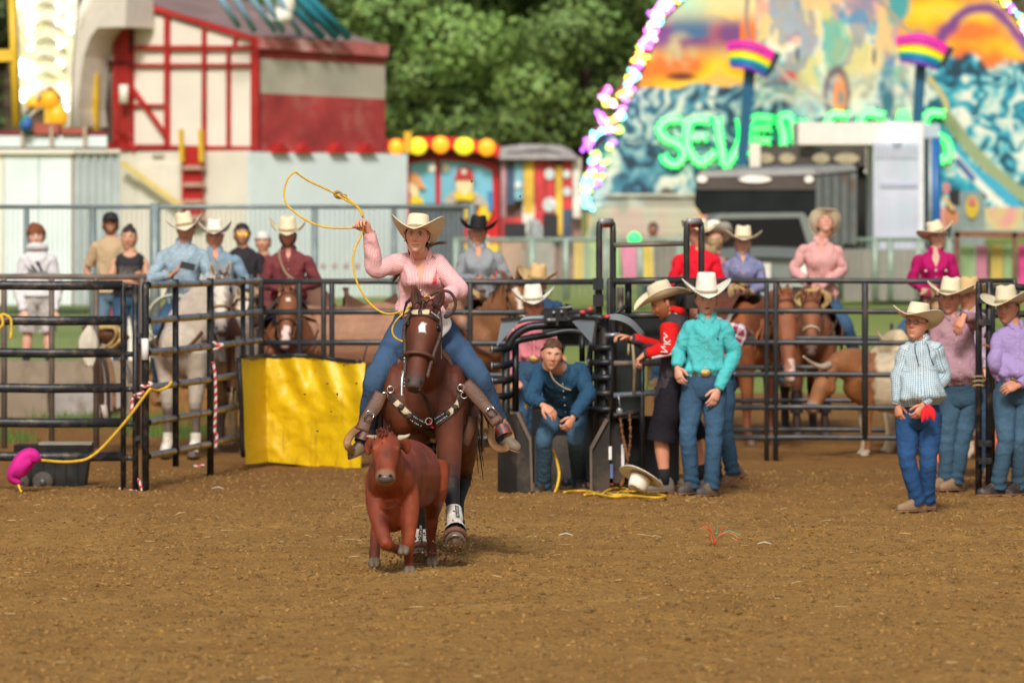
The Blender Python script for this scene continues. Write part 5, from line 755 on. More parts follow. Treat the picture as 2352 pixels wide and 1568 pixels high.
# orange and green twine sprouting from the dirt; scraps
o = thing('twine_tuft', 'tuft of frayed orange and green twine sticking out of the dirt', 'twine', gnd(1638, 1252)); c = gnd(1640, 1252); Yt = c[1]
for pts, mm in (([(1637, 1252), (1632, 1225), (1622, 1212), (1605, 1213)], 'o'), ([(1640, 1250), (1640, 1232), (1633, 1215), (1622, 1198)], 'o'), ([(1636, 1250), (1632, 1230), (1627, 1214), (1630, 1213)], 'o'), ([(1642, 1250), (1650, 1232), (1668, 1223), (1685, 1226), (1697, 1237)], 'o'), ([(1642, 1250), (1652, 1228), (1662, 1212), (1668, 1208)], 'o'), ([(1642, 1248), (1652, 1230), (1672, 1219), (1690, 1224), (1700, 1229)], 'g'), ([(1645, 1236), (1647, 1215), (1648, 1197)], 'g'), ([(1644, 1246), (1655, 1225), (1665, 1208), (1666, 1198)], 'g')):
    part(o, 'strand', mat('twine_orange', (.72, .13, .06), .6) if mm == 'o' else mat('twine_green', (.08, .36, .20), .6), lambda b: b.tube(A(*[at(u, v, Yt - .02 * k) for k, (u, v) in enumerate(pts)]), .0038, 5, n=12), True)
for k, (u, v) in enumerate(((500, 1121), (1300, 1228), (1756, 1248))):
    p = gnd(u, v, .01); one((lambda b: (b.tube(A(p - A(.05, 0, 0), p + A(0, .02, .012), p + A(.05, -.02, 0)), A([.006, .004], [.010, .004], [.005, .003]), 6), b)[1])(MB()), 'pale_scrap', mat('scrap', (.6, .55, .45), .8), ('pale scrap of paper on the dirt left of the yellow sheet', 'pale twist of straw on the dirt right of the roping horse', 'bent pale straw on the dirt right of the orange twine')[k], 'scrap')

o = thing('snack_cart', 'low white cart with a red top edge behind the wire fence at left', 'cart', at(305, 800, 74)); Fsn = Face(at(305, 740, 74), (1, 0)); part(o, 'body', CREAM, lambda b: Fsn.rect(b, 246, 724, 368, 830, .6)); part(o, 'red_top', mat('cart_red', (.55, .03, .07), .5), lambda b: Fsn.rect(b, 243, 706, 370, 725, .66, .03)); part(o, 'red_band', MATS['cart_red'], lambda b: Fsn.rect(b, 317, 726, 324, 830, .03, .02))
# ================================================================ people: builder
SKM = mat('skin', (1, 1, 1), .52, var=.06, vs=25, vcol=True, spec=.35); HAIRM = mat('hair', (1, 1, 1), .6, var=.3, vs=60, vcol=True, bump=.5, bs=120)
HATC = {}
def hatmat(n, c):
    return mat('hat_' + n, c, .8, var=.07, vs=12, bump=.25, bs=220, bd=.003)
STRAW = hatmat('cream_straw', (.76, .67, .47)); WHITEH = hatmat('white_straw', (.80, .77, .66)); TANH = hatmat('tan_straw', (.62, .43, .20)); BLACKH = hatmat('black_felt', (.012, .011, .012)); PALEH = hatmat('pale_straw', (.68, .60, .42))
SKIN = A(.64, .34, .22); SKINP = A(.68, .42, .31); SKINR = A(.66, .31, .20)
def fold(seed, amp, fr): return lambda L, p: amp * np.sin(fr * L + 2.4 * np.sin(p + seed) + seed * 2.1) * (.55 + .45 * np.sin(2 * p + seed * 3 + 8 * L))
def head_geo(mb, c, R, skin, hairc=(.05, .03, .02), beard=None, hs=1., nr=46, nc=54, brow=None, lids=0., mouth='shut', ww=1., gaze=0., stub=0.):
    a = np.linspace(.05, math.pi - .02, nr); s = np.linspace(-1, 1, nc, endpoint=False); ph = math.pi * (.5 * s + .5 * s ** 3)
    z = -.118 * np.cos(a)[:, None] + 0 * ph; rad = (np.sin(a)[:, None] ** .78) + 0 * ph; cf = np.cos(ph)[None] + 0 * z; sf = np.sin(ph)[None] + 0 * z
    x = .077 * ww * rad * np.sign(sf) * abs(sf) ** .92; y = -cf * rad * np.where(cf > 0, .094, .100); q = np.clip((-.015 - z) / .1, 0, 1)
    x = x * (1 - .26 * q ** 1.4); y = np.where(cf > 0, y * (1 - .04 * q), y * (1 - .5 * q)) - .014 * q ** 2 * np.clip(cf, 0, 1); x = x * (1 - .06 * np.clip((z - .05) / .06, 0, 1))
    g = lambda u, w: np.exp(-(u / w) ** 2); fr = np.clip(cf * 1.6, 0, 1); ax = abs(x); sig = lambda t: 1 / (1 + np.exp(-t))
    zt = np.clip((.032 - z) / .052, 0, 1)
    nose = .027 * zt ** 1.1 * sig((z + .027) / .0035) * g(x, .0085 + .0075 * zt ** 2)
    d = nose - .010 * g(ax - .032, .016) * g(z - .017, .012) + .0045 * g(ax - .028, .022) * g(z - .037, .008) + .0045 * g(ax - .046, .018) * g(z + .018, .022)
    d += .0055 * g(z + .0490, .0048) * g(x, .021) + .0065 * g(z + .0605, .0055) * g(x, .019) - .005 * g(z + .0548, .0022) * g(x, .024) + .007 * g(x, .02) * g(z + .098, .014) - .003 * g(z + .075, .007) * g(x, .02) - .003 * g(ax - .026, .009) * g(z + .04, .02)
    y = y - d * fr
    P = np.stack([x, y, z], -1) * hs
    C = np.broadcast_to(np.asarray(skin, float), P.shape).copy()
    def put(m, col): 
        nonlocal C; m = np.clip(m, 0, 1)[..., None]; C = C * (1 - m) + np.asarray(col) * m
    red = np.asarray(skin) * A(1.12, .72, .68); put(fr * (.55 * g(ax - .045, .022) * g(z + .012, .025) + .6 * g(x, .016) * g(z + .018, .016)), red)
    put(fr * .75 * g(ax - .032, .017) * g(z - .014, .011), np.asarray(skin) * A(.62, .55, .52))  # eye sockets darkened, their shade put into the skin colour for contrast
    lip = fr * sig((.024 - ax) / .002) * np.clip(g(z + .0555, .0085) * 1.3, 0, 1); put(lip * .75, np.asarray(skin) * A(.95, .52, .52)); put(fr * sig((.023 - ax) / .002) * g(z + .0548, .0024) * 1.2, np.asarray(skin) * (.22 if mouth == 'shut' else .12))
    if mouth == 'open': put(fr * np.clip(1.5 - np.hypot(x / .016, (z + .0555) / .007), 0, 1), A(.10, .025, .025))
    bc = np.asarray(brow if brow is not None else hairc) * .9 + np.asarray(skin) * .12
    put(fr * np.clip(1.7 * g(ax - .031, .015) * g(z - .0365 + 4 * (ax - .03) ** 2 * 8, .0045), 0, 1), bc)
    if beard is not None:
        m = fr * np.clip(sig((-.040 - z + .35 * (ax - .03)) / .006) + sig((ax - .052) / .006) * sig((.0 - z) / .01), 0, 1) + (cf <= .6) * (cf > -.15) * sig((.01 - z) / .01); m = m * (1 - np.clip(lip * 2, 0, 1)); put(np.clip(m, 0, 1) * .85, beard)
    if stub: m = fr * np.clip(sig((-.036 - z) / .008) + sig((ax - .054) / .008) * sig((.0 - z) / .01), 0, 1) * (1 - np.clip(lip * 2, 0, 1)) * (.7 + .3 * np.sin(900 * x) * np.sin(800 * z)); put(m * stub, np.asarray(hairc) * .8 + np.asarray(skin) * .25)
    ez = z - .017; e = np.clip((1.2 - np.hypot((ax - .032) / .0135, ez / (.0062 - .002 * lids))) * 3, 0, 1) * fr; put(e, A(.62, .58, .55)); put(np.clip((1.15 - np.hypot((ax - .032 - gaze * np.sign(x)) / .0062, (ez + .001) / .0062)) * 3, 0, 1) * e, A(.03, .02, .015)); put(fr * .8 * g(ax - .032, .015) * g(ez - .0075, .0026), A(.05, .03, .025))
    W = P @ np.asarray(R).T + np.asarray(c); mb.loft(W, (1, 1), None, C)
    for sx in (-1, 1):
        t = A([sx * .070 * ww, .012, -.032], [sx * .079 * ww, .016, -.008], [sx * .083 * ww, .020, .016], [sx * .074 * ww, .012, .030]) * hs; mb.tube(t @ np.asarray(R).T + np.asarray(c), A([.006, .010], [.007, .015], [.007, .016], [.004, .008]) * hs, 8, up=np.asarray(R) @ A(0, 1, 0), n=8, col=np.asarray(skin) * A(1.02, .8, .76))
    return P
def hair_geo(mb, c, R, col, style='short', hs=1., seed=0, top=9.):
    a = np.linspace(.05, math.pi - .03, 34); ph = np.linspace(-math.pi, math.pi, 44, endpoint=False); z = -np.cos(a)[:, None] + 0 * ph; cf = np.cos(ph)[None] + 0 * z; sf = np.sin(ph)[None] + 0 * z; rad = np.sin(a)[:, None] ** .8 + 0 * ph
    n = fbm(np.stack([5 * sf.ravel(), 5 * cf.ravel(), 4 * z.ravel()], -1), 3, seed).reshape(z.shape); bulk = {'short': .012, 'buzz': .003, 'curly': .022, 'long': .010, 'bun': .008}[style]; t = bulk * (1 + .7 * n) + .003
    x = (.077 + t) * rad * sf; y = -cf * rad * np.where(cf > 0, .090 + t, .102 + t); zz = z * (.118 + t); q = np.clip((-.015 - zz) / .1, 0, 1); x = x * (1 - .2 * q); y = np.where(cf > 0, y, y * (1 - .35 * q))
    line = np.where(cf > .1, .050 + .020 * np.clip(cf, 0, 1) + (-.022 if style == 'curly' else 0), np.where(cf > -.25, .0 if style != 'buzz' else .005, -.062 if style not in ('long', 'bun') else -.085)); line = line + .020 * n
    keep = (zz > line) & (zz < top); P = np.stack([x, y, zz], -1) * hs @ np.asarray(R).T + np.asarray(c); C = np.asarray(col) * (1 + .35 * n[..., None]); mb.grid(P, True, None, np.clip(C, 0, 1), keep=keep)
    if style == 'bun': mb.ball(np.asarray(c) + np.asarray(R) @ (A(0, .05, .125) * hs), A(.035, .035, .03) * hs, col=col)
    if style == 'long':
        for k in range(9): x0 = -.05 + .0125 * k; mb.tube(A([x0, .085, -.03], [x0 * 1.2, .10, -.09], [x0 * 1.1 + .01 * math.sin(k), .10, -.17]) * hs @ np.asarray(R).T + np.asarray(c), A(.014, .013, .003), 6, col=np.asarray(col) * (.8 + .05 * k))
def hat_obj(parent, c, R, m, up=.10, dip=.02, ax=.20, by=.225, ch=.135, band=None, tilt=0., roll=0., hs=1., lift=.060, squash=1., front=0., name='cowboy_hat', bandc=(.30, .22, .12), flare=.0):
    lift = lift + math.sin(math.radians(tilt)) * .09; M = np.asarray(R) @ rotx(math.radians(tilt)) @ roty(math.radians(roll)); T = lambda P: (np.asarray(P) * hs + A(0, 0, lift) * hs) @ M.T + np.asarray(c); b = MB()
    ph = np.linspace(0, 2 * math.pi, 56, endpoint=False); sn, cs = np.sin(ph), np.cos(ph)
    def brim(s):
        ex = (.084 + (ax - .084) * s); ey = (.105 + (by - .105) * s); w = abs(sn) ** 1.3; zz = s ** 1.9 * up * w - s ** 1.5 * dip * abs(cs) ** 2.2 + front * s * np.clip(cs, 0, 1) ** 2
        return np.stack([ex * sn * (1 - .15 * (up / .1) * s ** 2 * w * (1 - flare)), -ey * cs, zz], -1)
    rows = [brim(s) for s in np.linspace(0, 1, 10)]; b.grid(T(np.stack(rows)), True); E = T(brim(1.0)); b.tube(np.vstack([E, E[:2]]), .0042 * hs, 6, (0, 0))
    zs = np.linspace(0, 1, 8); cr = []
    for q in zs: k = 1 - .10 * q - .10 * q ** 4; cr.append(np.stack([.0850 * k * sn, -.1060 * (1 - .08 * q - .12 * q ** 4) * cs, ch * q * (1 - .10 * np.clip(cs, 0, 1) * q) + 0 * sn], -1))
    top = cr[-1]
    for k, q in enumerate((.82, .58, .32, .04)):
        xx, yy = top[:, 0] * q, top[:, 1] * q; crease = .030 * np.exp(-(xx / .024) ** 2) * (1 - .45 * (yy / .09) ** 2) + .012 * np.exp(-((abs(xx) - .05) / .02) ** 2) * np.clip(cs, 0, 1); cr.append(np.stack([xx, yy, top[:, 2] + .008 * (1 - q) + .006 * (1 - q ** 2) - crease * (1 - .2 * q)], -1))
    b.loft(T(np.stack(cr)), (0, 1)); o = b.build(name, m, parent)
    b = MB(); E = T(np.stack([.0872 * sn, -.1078 * cs, .012 + 0 * sn], -1)); b.tube(np.vstack([E, E[:2]]), A([.006, .013]).repeat(58, 0) * hs, 6, (0, 0), up=M @ A(0, 0, 1)); b.build('hat_band', mat('band_%d' % (hash(bandc) % 9999), bandc, .7), o); return o
def cap_obj(parent, c, R, m, hs=1., back=False, tilt=0.):
    M = np.asarray(R) @ rotx(math.radians(tilt)) @ (rotz(math.pi) if back else np.eye(3)); T = lambda P: np.asarray(P) * hs @ M.T + np.asarray(c); b = MB(); a = np.linspace(0, math.pi / 2 - .02, 10); ph = np.linspace(0, 2 * math.pi, 32, endpoint=False)
    b.loft(T(np.stack([np.stack([.086 * math.cos(t) ** .8 * np.sin(ph), -.106 * math.cos(t) ** .8 * np.cos(ph), .045 + .088 * math.sin(t) + 0 * ph], -1) for t in a])), (0, 1)); v = np.linspace(-1.15, 1.15, 15); G = np.stack([np.stack([(.086 + .012 * s) * np.sin(v), -(.104 + .075 * s * np.cos(v * .8)) * np.cos(v * .9), .047 - .02 * s - .02 * s * np.sin(v) ** 2], -1) for s in (0, .35, .7, 1.)]); b.grid(T(G)); b.grid(T(G - A(0, 0, .005))); return b.build('cap', m, parent)
def hand_geo(mb, w, d, n, side, curl=.5, col=SKIN, hs=1., spread=.25, tcurl=None, curls=None):
    d = nrm(d); n = np.asarray(n, float); n = nrm(n - d * n.dot(d)); t = np.cross(d, n) * side; w = np.asarray(w, float); hs = hs * 1.05; col = np.asarray(col, float)
    mb.tube(A(w - d * .03, w + d * .012 * hs, w + d * .045 * hs, w + d * .078 * hs, w + d * .094 * hs), A([.025, .020], [.028, .021], [.040, .019], [.042, .016], [.030, .009]) * hs, 12, up=n, n=12, col=col)
    for i in range(4):
        o = (.031, .0105, -.0105, -.029)[i]; L = (.070, .080, .074, .058)[i] * hs; p = w + d * (.086 - .004 * abs(i - 1)) * hs + t * o * hs + n * .003; a = 0; q = [p - d * .02 * hs, p]; cu = curls[i] if curls else curl; dd = nrm(d + t * spread * .25 * (1.5 - i) / 1.5)
        for k, (f, ang) in enumerate(((.45, .95), (.32, 1.35), (.23, .8))): a += cu * ang; p = p + (dd * math.cos(a) + n * math.sin(a)) * L * f; q.append(p)
        mb.tube(A(*q), A(.0095, .0095, .009, .0082, .006) * hs, 8, n=13, col=col * (1 - .05 * (i % 2)))
    tc = curl if tcurl is None else tcurl; p = w + d * .022 * hs + t * .026 * hs; d1 = nrm(d * .62 + t * .75 + n * .25); d2 = nrm(d * (.9 - .3 * tc) + t * (.42 - .6 * tc) + n * (.15 + .8 * tc)); mb.tube(A(p - d1 * .012, p + d1 * .030 * hs, p + d1 * .034 * hs + d2 * .030 * hs, p + d1 * .034 * hs + d2 * .056 * hs), A(.014, .0125, .011, .0075) * hs, 8, n=11, col=col)
def boot_geo(mb, ank, d, up=(0, 0, 1), L=1., soles=None, toe=1.):
    d = nrm(d); up = np.asarray(up, float); up = nrm(up - d * up.dot(d)); sd = np.cross(d, up); o = np.asarray(ank, float) - up * .088 * L
    S = A(-.078, -.066, -.03, .03, .09, .145, .185, .205); Wd = A(.022, .034, .038, .039, .046, .044, .030 * toe, .010); Hh = A(.06, .09, .115, .105, .075, .056, .044, .026); ph = np.linspace(0, 2 * math.pi, 18, endpoint=False); R = []
    for s, w, h in zip(S, Wd, Hh): c, q = np.cos(ph), np.sin(ph); R.append(o + d * s * L + np.outer(np.sign(c) * abs(c) ** .7 * w, sd) * L + np.outer(.012 + np.where(q > 0, q ** .9, 0) * h - np.where(q < 0, .008, 0) * 1, up) * L)
    mb.loft(spl(np.stack(R).reshape(8, -1), 18).reshape(18, 18, 3), (1, 1)); 
    if soles is not None:
        q = [(s, w * 1.10) for s, w in zip(S, Wd)]; ol = [(s * L * 1.02, w * L) for s, w in q] + [(s * L * 1.02, -w * L) for s, w in q[::-1]]; soles.prism(ol, o - up * .002, d, sd, up * .014 * L); soles.box(o - d * .048 * L - up * .012 * L, (.06 * L, .066 * L, .026 * L), np.stack([d, sd, up], 1))
BOOT = {}
def bootm(n): return mat('boot_' + n, dict(brown=(.14, .075, .04), tan=(.26, .165, .09), grey=(.075, .065, .06), taupe=(.17, .135, .095), dark=(.03, .022, .02), shoe=(.13, .12, .10))[n], .6, var=.2, vs=10, dirt=(.25, .17, .09), dirts=8)
SOLE = mat('boot_sole', (.20, .10, .055), .7); BELT = mat('belt_leather', (.12, .045, .025), .55, bump=.3, bs=80); BRASS = mat('brass_buckle', (.48, .34, .13), .35, .8, var=.3, vs=60, bump=.5, bs=200); WHITEB = mat('button_white', (.75, .72, .66), .3)
def denim(n, c): return cloth('denim_' + n, c, tuple(x * .86 for x in c), 'stripe', .004, .5, rough=.9, wr=.4, vcol=True)
DEN = dict(mid=denim('mid', (.040, .092, .165)), blue=denim('blue', (.022, .072, .19)), light=denim('light', (.12, .20, .27)), dusty=denim('dusty', (.050, .105, .165)), dark=denim('dark', (.03, .055, .10)))
def person(label, Y, J, shirt=None, pants=None, hat=None, hair=(.06, .035, .02), hstyle='short', yaw=0, pitch=0, roll=0, skin=SKIN, beard=None, sleeve='long', k=1., belly=0., fem=0., boots='brown', feet=None, collar=True, neckv=None, belt=True, buckle=True, hands=None, group=None, legs=True, hs=1.06, brow=None, capm=None, z0=None, face=None, near=False, shoulderw=1., pockets=True, gap=.35, loose=1., shorts=False, placket=True, cuffm=None, sl=None, name='person', bend=(0, 0, 0), hem=None, torso_extra=None, boot_up=None, lw=1., parts=None, nsk=0.):
    q = {n: at(p[0], p[1], Y + (p[2] if len(p) > 2 else 0)) for n, p in J.items()}
    gz = z0 if z0 is not None else 0.
    C0 = (q['pa'] + q['pb']) / 2; root = thing(name, label, 'person', (C0[0], C0[1], gz), group); rnd = (abs(hash(label)) % 1000) / 159.; rnd = sum(map(ord, label)) % 97 / 15.
    hd = q['hd']; nk = q['nk'] + (0 if near else .034) * nrm(q['nk'] - C0);
    if not near: q['sa'] = q['sa'] + A(0, 0, .016); q['sb'] = q['sb'] + A(0, 0, .016)
    q['nk'] = nk; Rh = rotz(math.radians(yaw)) @ rotx(math.radians(pitch)) @ roty(math.radians(roll)); res = (96, 112) if near else (46, 54)
    Rs, Rp = nrm(q['sb'] - q['sa']), nrm(q['pb'] - q['pa']); upv = nrm(nk - C0); W = C0 + upv * .13 * k; Fr = nrm(np.cross(lerp(Rs, Rp, .5), upv)); body = MB(); face = face or {}
    head_geo(body, hd, Rh, skin, hair, beard, hs, *res, brow=brow, **{'stub': 0 if fem else .30, **face})
    nb = hd + Rh @ A(0, .018, -.075) * hs; body.tube(A(nk - upv * .05, nk + upv * .015, lerp(nk, nb, .55), nb + (nb - nk) * .25), A([.090, .074], [.068, .066], [.062, .062], [.060, .060]) * k * (1 + nsk), 16, up=Fr, n=10, col=np.asarray(skin) * A(.92, .86, .84))
    # torso
    T = A(-.06, 0, .10, .28, .48, .66, .80, .90, .965, 1.0, 1.03); HW = A(.152, .156, .162, .161, .166, .174, .175, .158, .116, .078, .060) * k; DP = A(.106, .112, .122, .122, .124, .126, .112, .092, .078, .066, .056) * k
    if fem: HW = HW * A(1.04, 1.02, .97, .92, .94, .95, .94, .92, .95, .95, .95); DP = DP * A(1, .95, .88, .86, .95, 1, .95, .92, .95, .95, .95)
    sw = np.linalg.norm(q['sb'] - q['sa']) / 2; HW[5:8] = HW[5:8] * .35 + .65 * A(.90, .93, .80) * (sw + .015) * shoulderw
    seg = 44; ph = -math.pi + 2 * math.pi * np.arange(seg) / seg; nr = 34; X = spl(np.stack([T, HW, DP], 1), nr); R = np.zeros((nr, seg, 3)); sp0 = W; spine = lambda t: sp0 + (nk - sp0) * t + np.asarray(bend, float) * 4 * t * (1 - t)
    for i, (t, hw, dp) in enumerate(X):
        rr = nrm(lerp(Rp, Rs, np.clip(t, 0, 1))); fr = nrm(np.cross(rr, upv)); e = .84
        sx = np.sign(np.sin(ph)) * abs(np.sin(ph)) ** e; cy = np.sign(np.cos(ph)) * abs(np.cos(ph)) ** e
        f = dp * cy + belly * math.exp(-((t - .16) / .24) ** 2) * np.clip(np.cos(ph), 0, 1) ** .7 + fem * .045 * math.exp(-((t - .63) / .12) ** 2) * np.clip(np.cos(ph), 0, 1) * (np.exp(-((abs(ph) - .55) / .42) ** 2) + .35)
        w = hw * (1 + (.35 * belly / .12) * math.exp(-((t - .12) / .2) ** 2) * .5)
        wr = .015 * loose * (math.exp(-((t - .06) / .16) ** 2) * np.sin(9 * ph + rnd + 3 * math.sin(5 * t)) + .7 * math.exp(-((t - .35) / .25) ** 2) * np.sin(4 * ph + 9 * t + rnd * 2) + .5 * math.exp(-((t - .72) / .16) ** 2) * np.sin(6 * abs(ph) - 14 * t + rnd))
        bl = .016 * loose * math.exp(-((t - .06) / .06) ** 2) if hem is None else 0
        R[i] = spine(t) + np.outer(sx * (w + wr + bl), rr) + np.outer(f + wr + bl * np.sign(cy), fr)
    Lt = np.linalg.norm(nk - W); uv = np.stack(np.meshgrid(np.linspace(-.5, .5, seg + 1) * 2 * math.pi * .16, X[:, 0] * Lt), -1)
    def surf(t, p):
        r = np.interp(t, X[:, 0], np.arange(nr)); i = min(nr - 2, int(r)); f = r - i; c = (p + math.pi) / (2 * math.pi) * seg; j = int(math.floor(c)); g = c - j; j %= seg; j2 = (j + 1) % seg
        a = lerp(lerp(R[i, j], R[i, j2], g), lerp(R[i + 1, j], R[i + 1, j2], g), f); n = nrm(np.cross(R[i, j2] - R[i, j], R[i + 1, j] - R[i, j])); cc = a - spine(t); return a, (n if n.dot(cc) > 0 else -n)
    def patch(t0, t1, p0, p1, off, m=6, n=6, shp=None):
        G = np.zeros((m, n, 3)); U = np.zeros((m, n, 2))
        for i in range(m):
            for j in range(n):
                t = t0 + (t1 - t0) * i / (m - 1); a = j / (n - 1); pp = (p0 + (p1 - p0) * a) if shp is None else shp(i / (m - 1), a); s, nn = surf(t, pp); G[i, j] = s + nn * off; U[i, j] = (pp * .16, t * Lt)
        return G, U
    sh = MB(); sh.loft(R, (0, 0), uv)
    # hem below the belt for untucked shirts
    if hem is not None:
        e = [C0 + upv * z + np.outer(np.sin(ph) * (HW[1] + .012 + .01 * kk + .006 * np.sin(5 * ph + rnd)), Rp) + np.outer(np.cos(ph) * (DP[1] + .014 + .008 * kk + .006 * np.sin(7 * ph)), nrm(np.cross(Rp, upv))) for kk, z in enumerate(np.linspace(.13 * k, .13 * k - hem, 5))]; sh.loft(np.stack(e), (0, 0))
    for sd in 'ab':
        S_, E_, W_ = q['s' + sd], q['e' + sd], q['w' + sd]; S_ = lerp(S_, spine(.86), .10) - upv * .020; inn = lerp(S_, spine(.82), .5); m1 = lerp(S_, E_, .5); m2 = lerp(E_, W_, .5); f_ = nrm(W_ - E_)
        body.tube(A(inn, S_, m1, E_, m2, W_), A(.045, .052, .046, .040, .036, .026) * k, 12, n=24, col=skin)
        if sleeve == 'long': sh.tube(A(inn, lerp(inn, S_, .75), S_ + (S_ - inn) * .06, m1, E_, m2, W_ - f_ * .02, W_ + f_ * .004), A(.050, .060, .064, .062, .059, .053, .043, .041) * k * loose ** .6, 18, (0, 0), n=40, wr=fold(rnd + ord(sd), .115, 46))
        elif sleeve == 'short': sh.tube(A(inn, lerp(inn, S_, .75), S_ + (S_ - inn) * .06, m1, lerp(S_, E_, .72)), A(.050, .060, .066, .067, .072) * k, 16, (1, 0), n=20, wr=fold(rnd + ord(sd), .05, 40))
        h = (hands or {}).get(sd, {}); hdv = np.asarray(h['d'], float) if 'd' in h else f_; hand_geo(body, W_ + f_ * .008, hdv, h.get('n', (0, -1, 0) if 'n' not in h else h['n']), h.get('side', 1 if sd == 'a' else -1), h.get('curl', .45), np.asarray(skin) * A(.98, .9, .88), k * 1.02, h.get('spread', .25), h.get('tc'), h.get('curls'))
        if sleeve == 'long' and sl is None: (cb := MB()).tube(A(W_ - f_ * .055, W_ - f_ * .02, W_ + f_ * .012), A(.043, .042, .040) * k, 16, (0, 0)); cb.build('cuff', cuffm or shirt, root)
    if neckv:   # open collar: skin showing in a V
        t0, wv = neckv; G, U = patch(t0, .985, 0, 0, .004, 8, 7, lambda a, b: (b - .5) * 2 * wv * (a ** .8)); body.grid(G, col=np.asarray(skin) * A(.95, .88, .86))
    if torso_extra == 'tank': pass
    body.build('body', SKM, root); shirt_o = sh.build({'hoodie': 'hoodie', 'tee': 'tee_shirt', 'tank': 'tank_top'}.get(torso_extra, 'shirt'), shirt, root)
    if collar:
        fr = nrm(np.cross(Rs, upv)); rows = []; gp = gap; pc = np.linspace(gp, 2 * math.pi - gp, 30); frt = np.exp(-((np.minimum(pc, 2 * math.pi - pc) - gp) / .35) ** 2)
        for r, z, dz in ((.060, .030, 0), (.063, .047, 0), (.070, .046, .004), (.088, .006, .030)): rows.append(nk + np.outer(np.sin(pc) * r * k, Rs) + np.outer(np.cos(pc) * r * k * (1 + .25 * frt * (z < .01)), fr) + np.outer(z * k + .012 * (1 - np.cos(pc)) * .5 - dz * frt - .008 * frt, upv))
        b = MB(); b.grid(np.stack(rows), False, np.stack(np.meshgrid(pc * .07, np.arange(4) * .03), -1)); b.build('collar', shirt, root)
        if placket:
            G, U = patch(.0, .95 if not neckv else neckv[0], -.075, .075, .0035, 22, 3); b = MB(); b.grid(G, uv=U + .3); b.build('placket', shirt, root); b = MB()
            for t in np.linspace(.1, .82, 5):
                if neckv and t > neckv[0]: continue
                s, n = surf(t, 0.); b.ball(s + n * .007, (.0055,) * 3, seg=6)
            b.build('buttons', WHITEB, root)['kind'] = 'stuff'
        if pockets:
            for p in (-.62, .62):
                G, U = patch(.50, .70, p - .26, p + .26, .005, 6, 6); b = MB(); b.grid(G, uv=U); b.build('pocket', shirt, root)
    if torso_extra == 'hoodie':
        b = MB(); b.tube(A(*[nk + Rs * math.sin(t) * .10 - nrm(np.cross(Rs, upv)) * -(math.cos(t)) * -.085 + upv * (.02 - .03 * math.cos(t)) for t in np.linspace(.5, 5.8, 16)]), A(.02, .03, .036, .04, .042, .044, .046, .048, .048, .046, .044, .042, .04, .036, .03, .02), 10); b.build('hood', shirt, root); G, U = patch(.02, .3, -.75, .75, .012, 6, 12); b = MB(); b.grid(G); b.build('pouch', shirt, root)
    # trousers
    if pants is not None:
        pm = MB(); fr = nrm(np.cross(Rp, upv)); pr = []
        bl = belly * .25
        for z, hw, dp in ((.145, .150, .110), (.09, .164, .120), (.03, .176, .128), (-.02, .178, .126), (-.07, .160, .112), (-.105, .10, .075)): pr.append(C0 + upv * z * k + np.outer(np.sin(ph) * (hw * k * (1.04 if fem else 1) * lw), Rp) + np.outer(np.cos(ph) * dp * k + bl * np.clip(np.cos(ph), 0, 1) * (z > .05), fr))
        pm.loft(spl(np.stack(pr).reshape(6, -1), 14).reshape(14, seg, 3), (0, 1), None, A(.95, .95, .95))
        for sd, sg in (('a', -1), ('b', 1)):
            if not legs: break
            H_, K_, F_ = q['p' + sd], q['k' + sd], q['f' + sd]; top = lerp(H_, C0, .10) + upv * .03; dn = nrm(F_ - K_); 
            body_b = MB()
            if shorts:
                e = lerp(K_, F_, shorts if isinstance(shorts, float) else .05); pm.tube(A(top, lerp(H_, K_, .35), lerp(H_, K_, .8), e), A(.105, .108, .105, .112) * k * lw, 20, (1, 0), n=20, wr=fold(rnd + sg, .06, 30), col=A(1, 1, 1)); body_b.tube(A(lerp(H_, K_, .6), K_, lerp(K_, F_, .3), lerp(K_, F_, .75), F_ - A(0, 0, .03)), A(.065, .055, .062, .045, .038) * k, 14, n=20, col=np.asarray(skin) * A(1.05, .95, .95)); body_b.build('leg', SKM, root)
            else:
                P = A(top, lerp(H_, K_, .3), lerp(H_, K_, .7), K_, lerp(K_, F_, .35), lerp(K_, F_, .75), F_ - dn * .02, F_ + dn * .035); r = A(.104, .100, .084, .072, .070, .064, .066, .070) * k * lw; n = 46; f0 = fold(rnd + sg * 2, .055, 30); L1 = np.linalg.norm(np.diff(P, axis=0), axis=1).sum(); Lk = np.linalg.norm(np.diff(P[:4], axis=0), axis=1).sum()
                wrf = lambda L, p: f0(L, p) + .10 * np.exp(-((L1 - L) / .13) ** 2) * np.sin(95 * L + 2.5 * np.sin(p + rnd)) + .05 * np.exp(-((L - Lk) / .09) ** 2) * np.sin(70 * L + 2 * np.sin(p))
                cl = A([.85] * 3, [1.15] * 3, [1.35] * 3, [1.2] * 3, [1.0] * 3, [.9] * 3, [.82] * 3, [.75] * 3); pm.tube(P, r, 20, (1, 0), n=n, wr=wrf, col=cl)
            fd = (feet or {}).get(sd); fd = np.asarray(fd, float) if fd is not None else nrm(np.cross(Rp, A(0, 0, 1))) + A(sg * .25, 0, 0)
            if boots:
                bb, sb_ = MB(), MB(); boot_geo(bb, F_, fd, (boot_up or {}).get(sd, (0, 0, 1)), .98 * k, sb_); bo = bb.build('shoe' if boots == 'shoe' else 'boot', bootm(boots), root); sb_.build('sole', SOLE, bo)
                if shorts: (sk := MB()).tube(A(lerp(K_, F_, .72), F_ - A(0, 0, .03)), A(.047, .045) * k, 14); sk.build('sock', mat('black_sock', (.012, .012, .014), .9), root)
        pm.build('shorts' if shorts else 'jeans', pants, root)
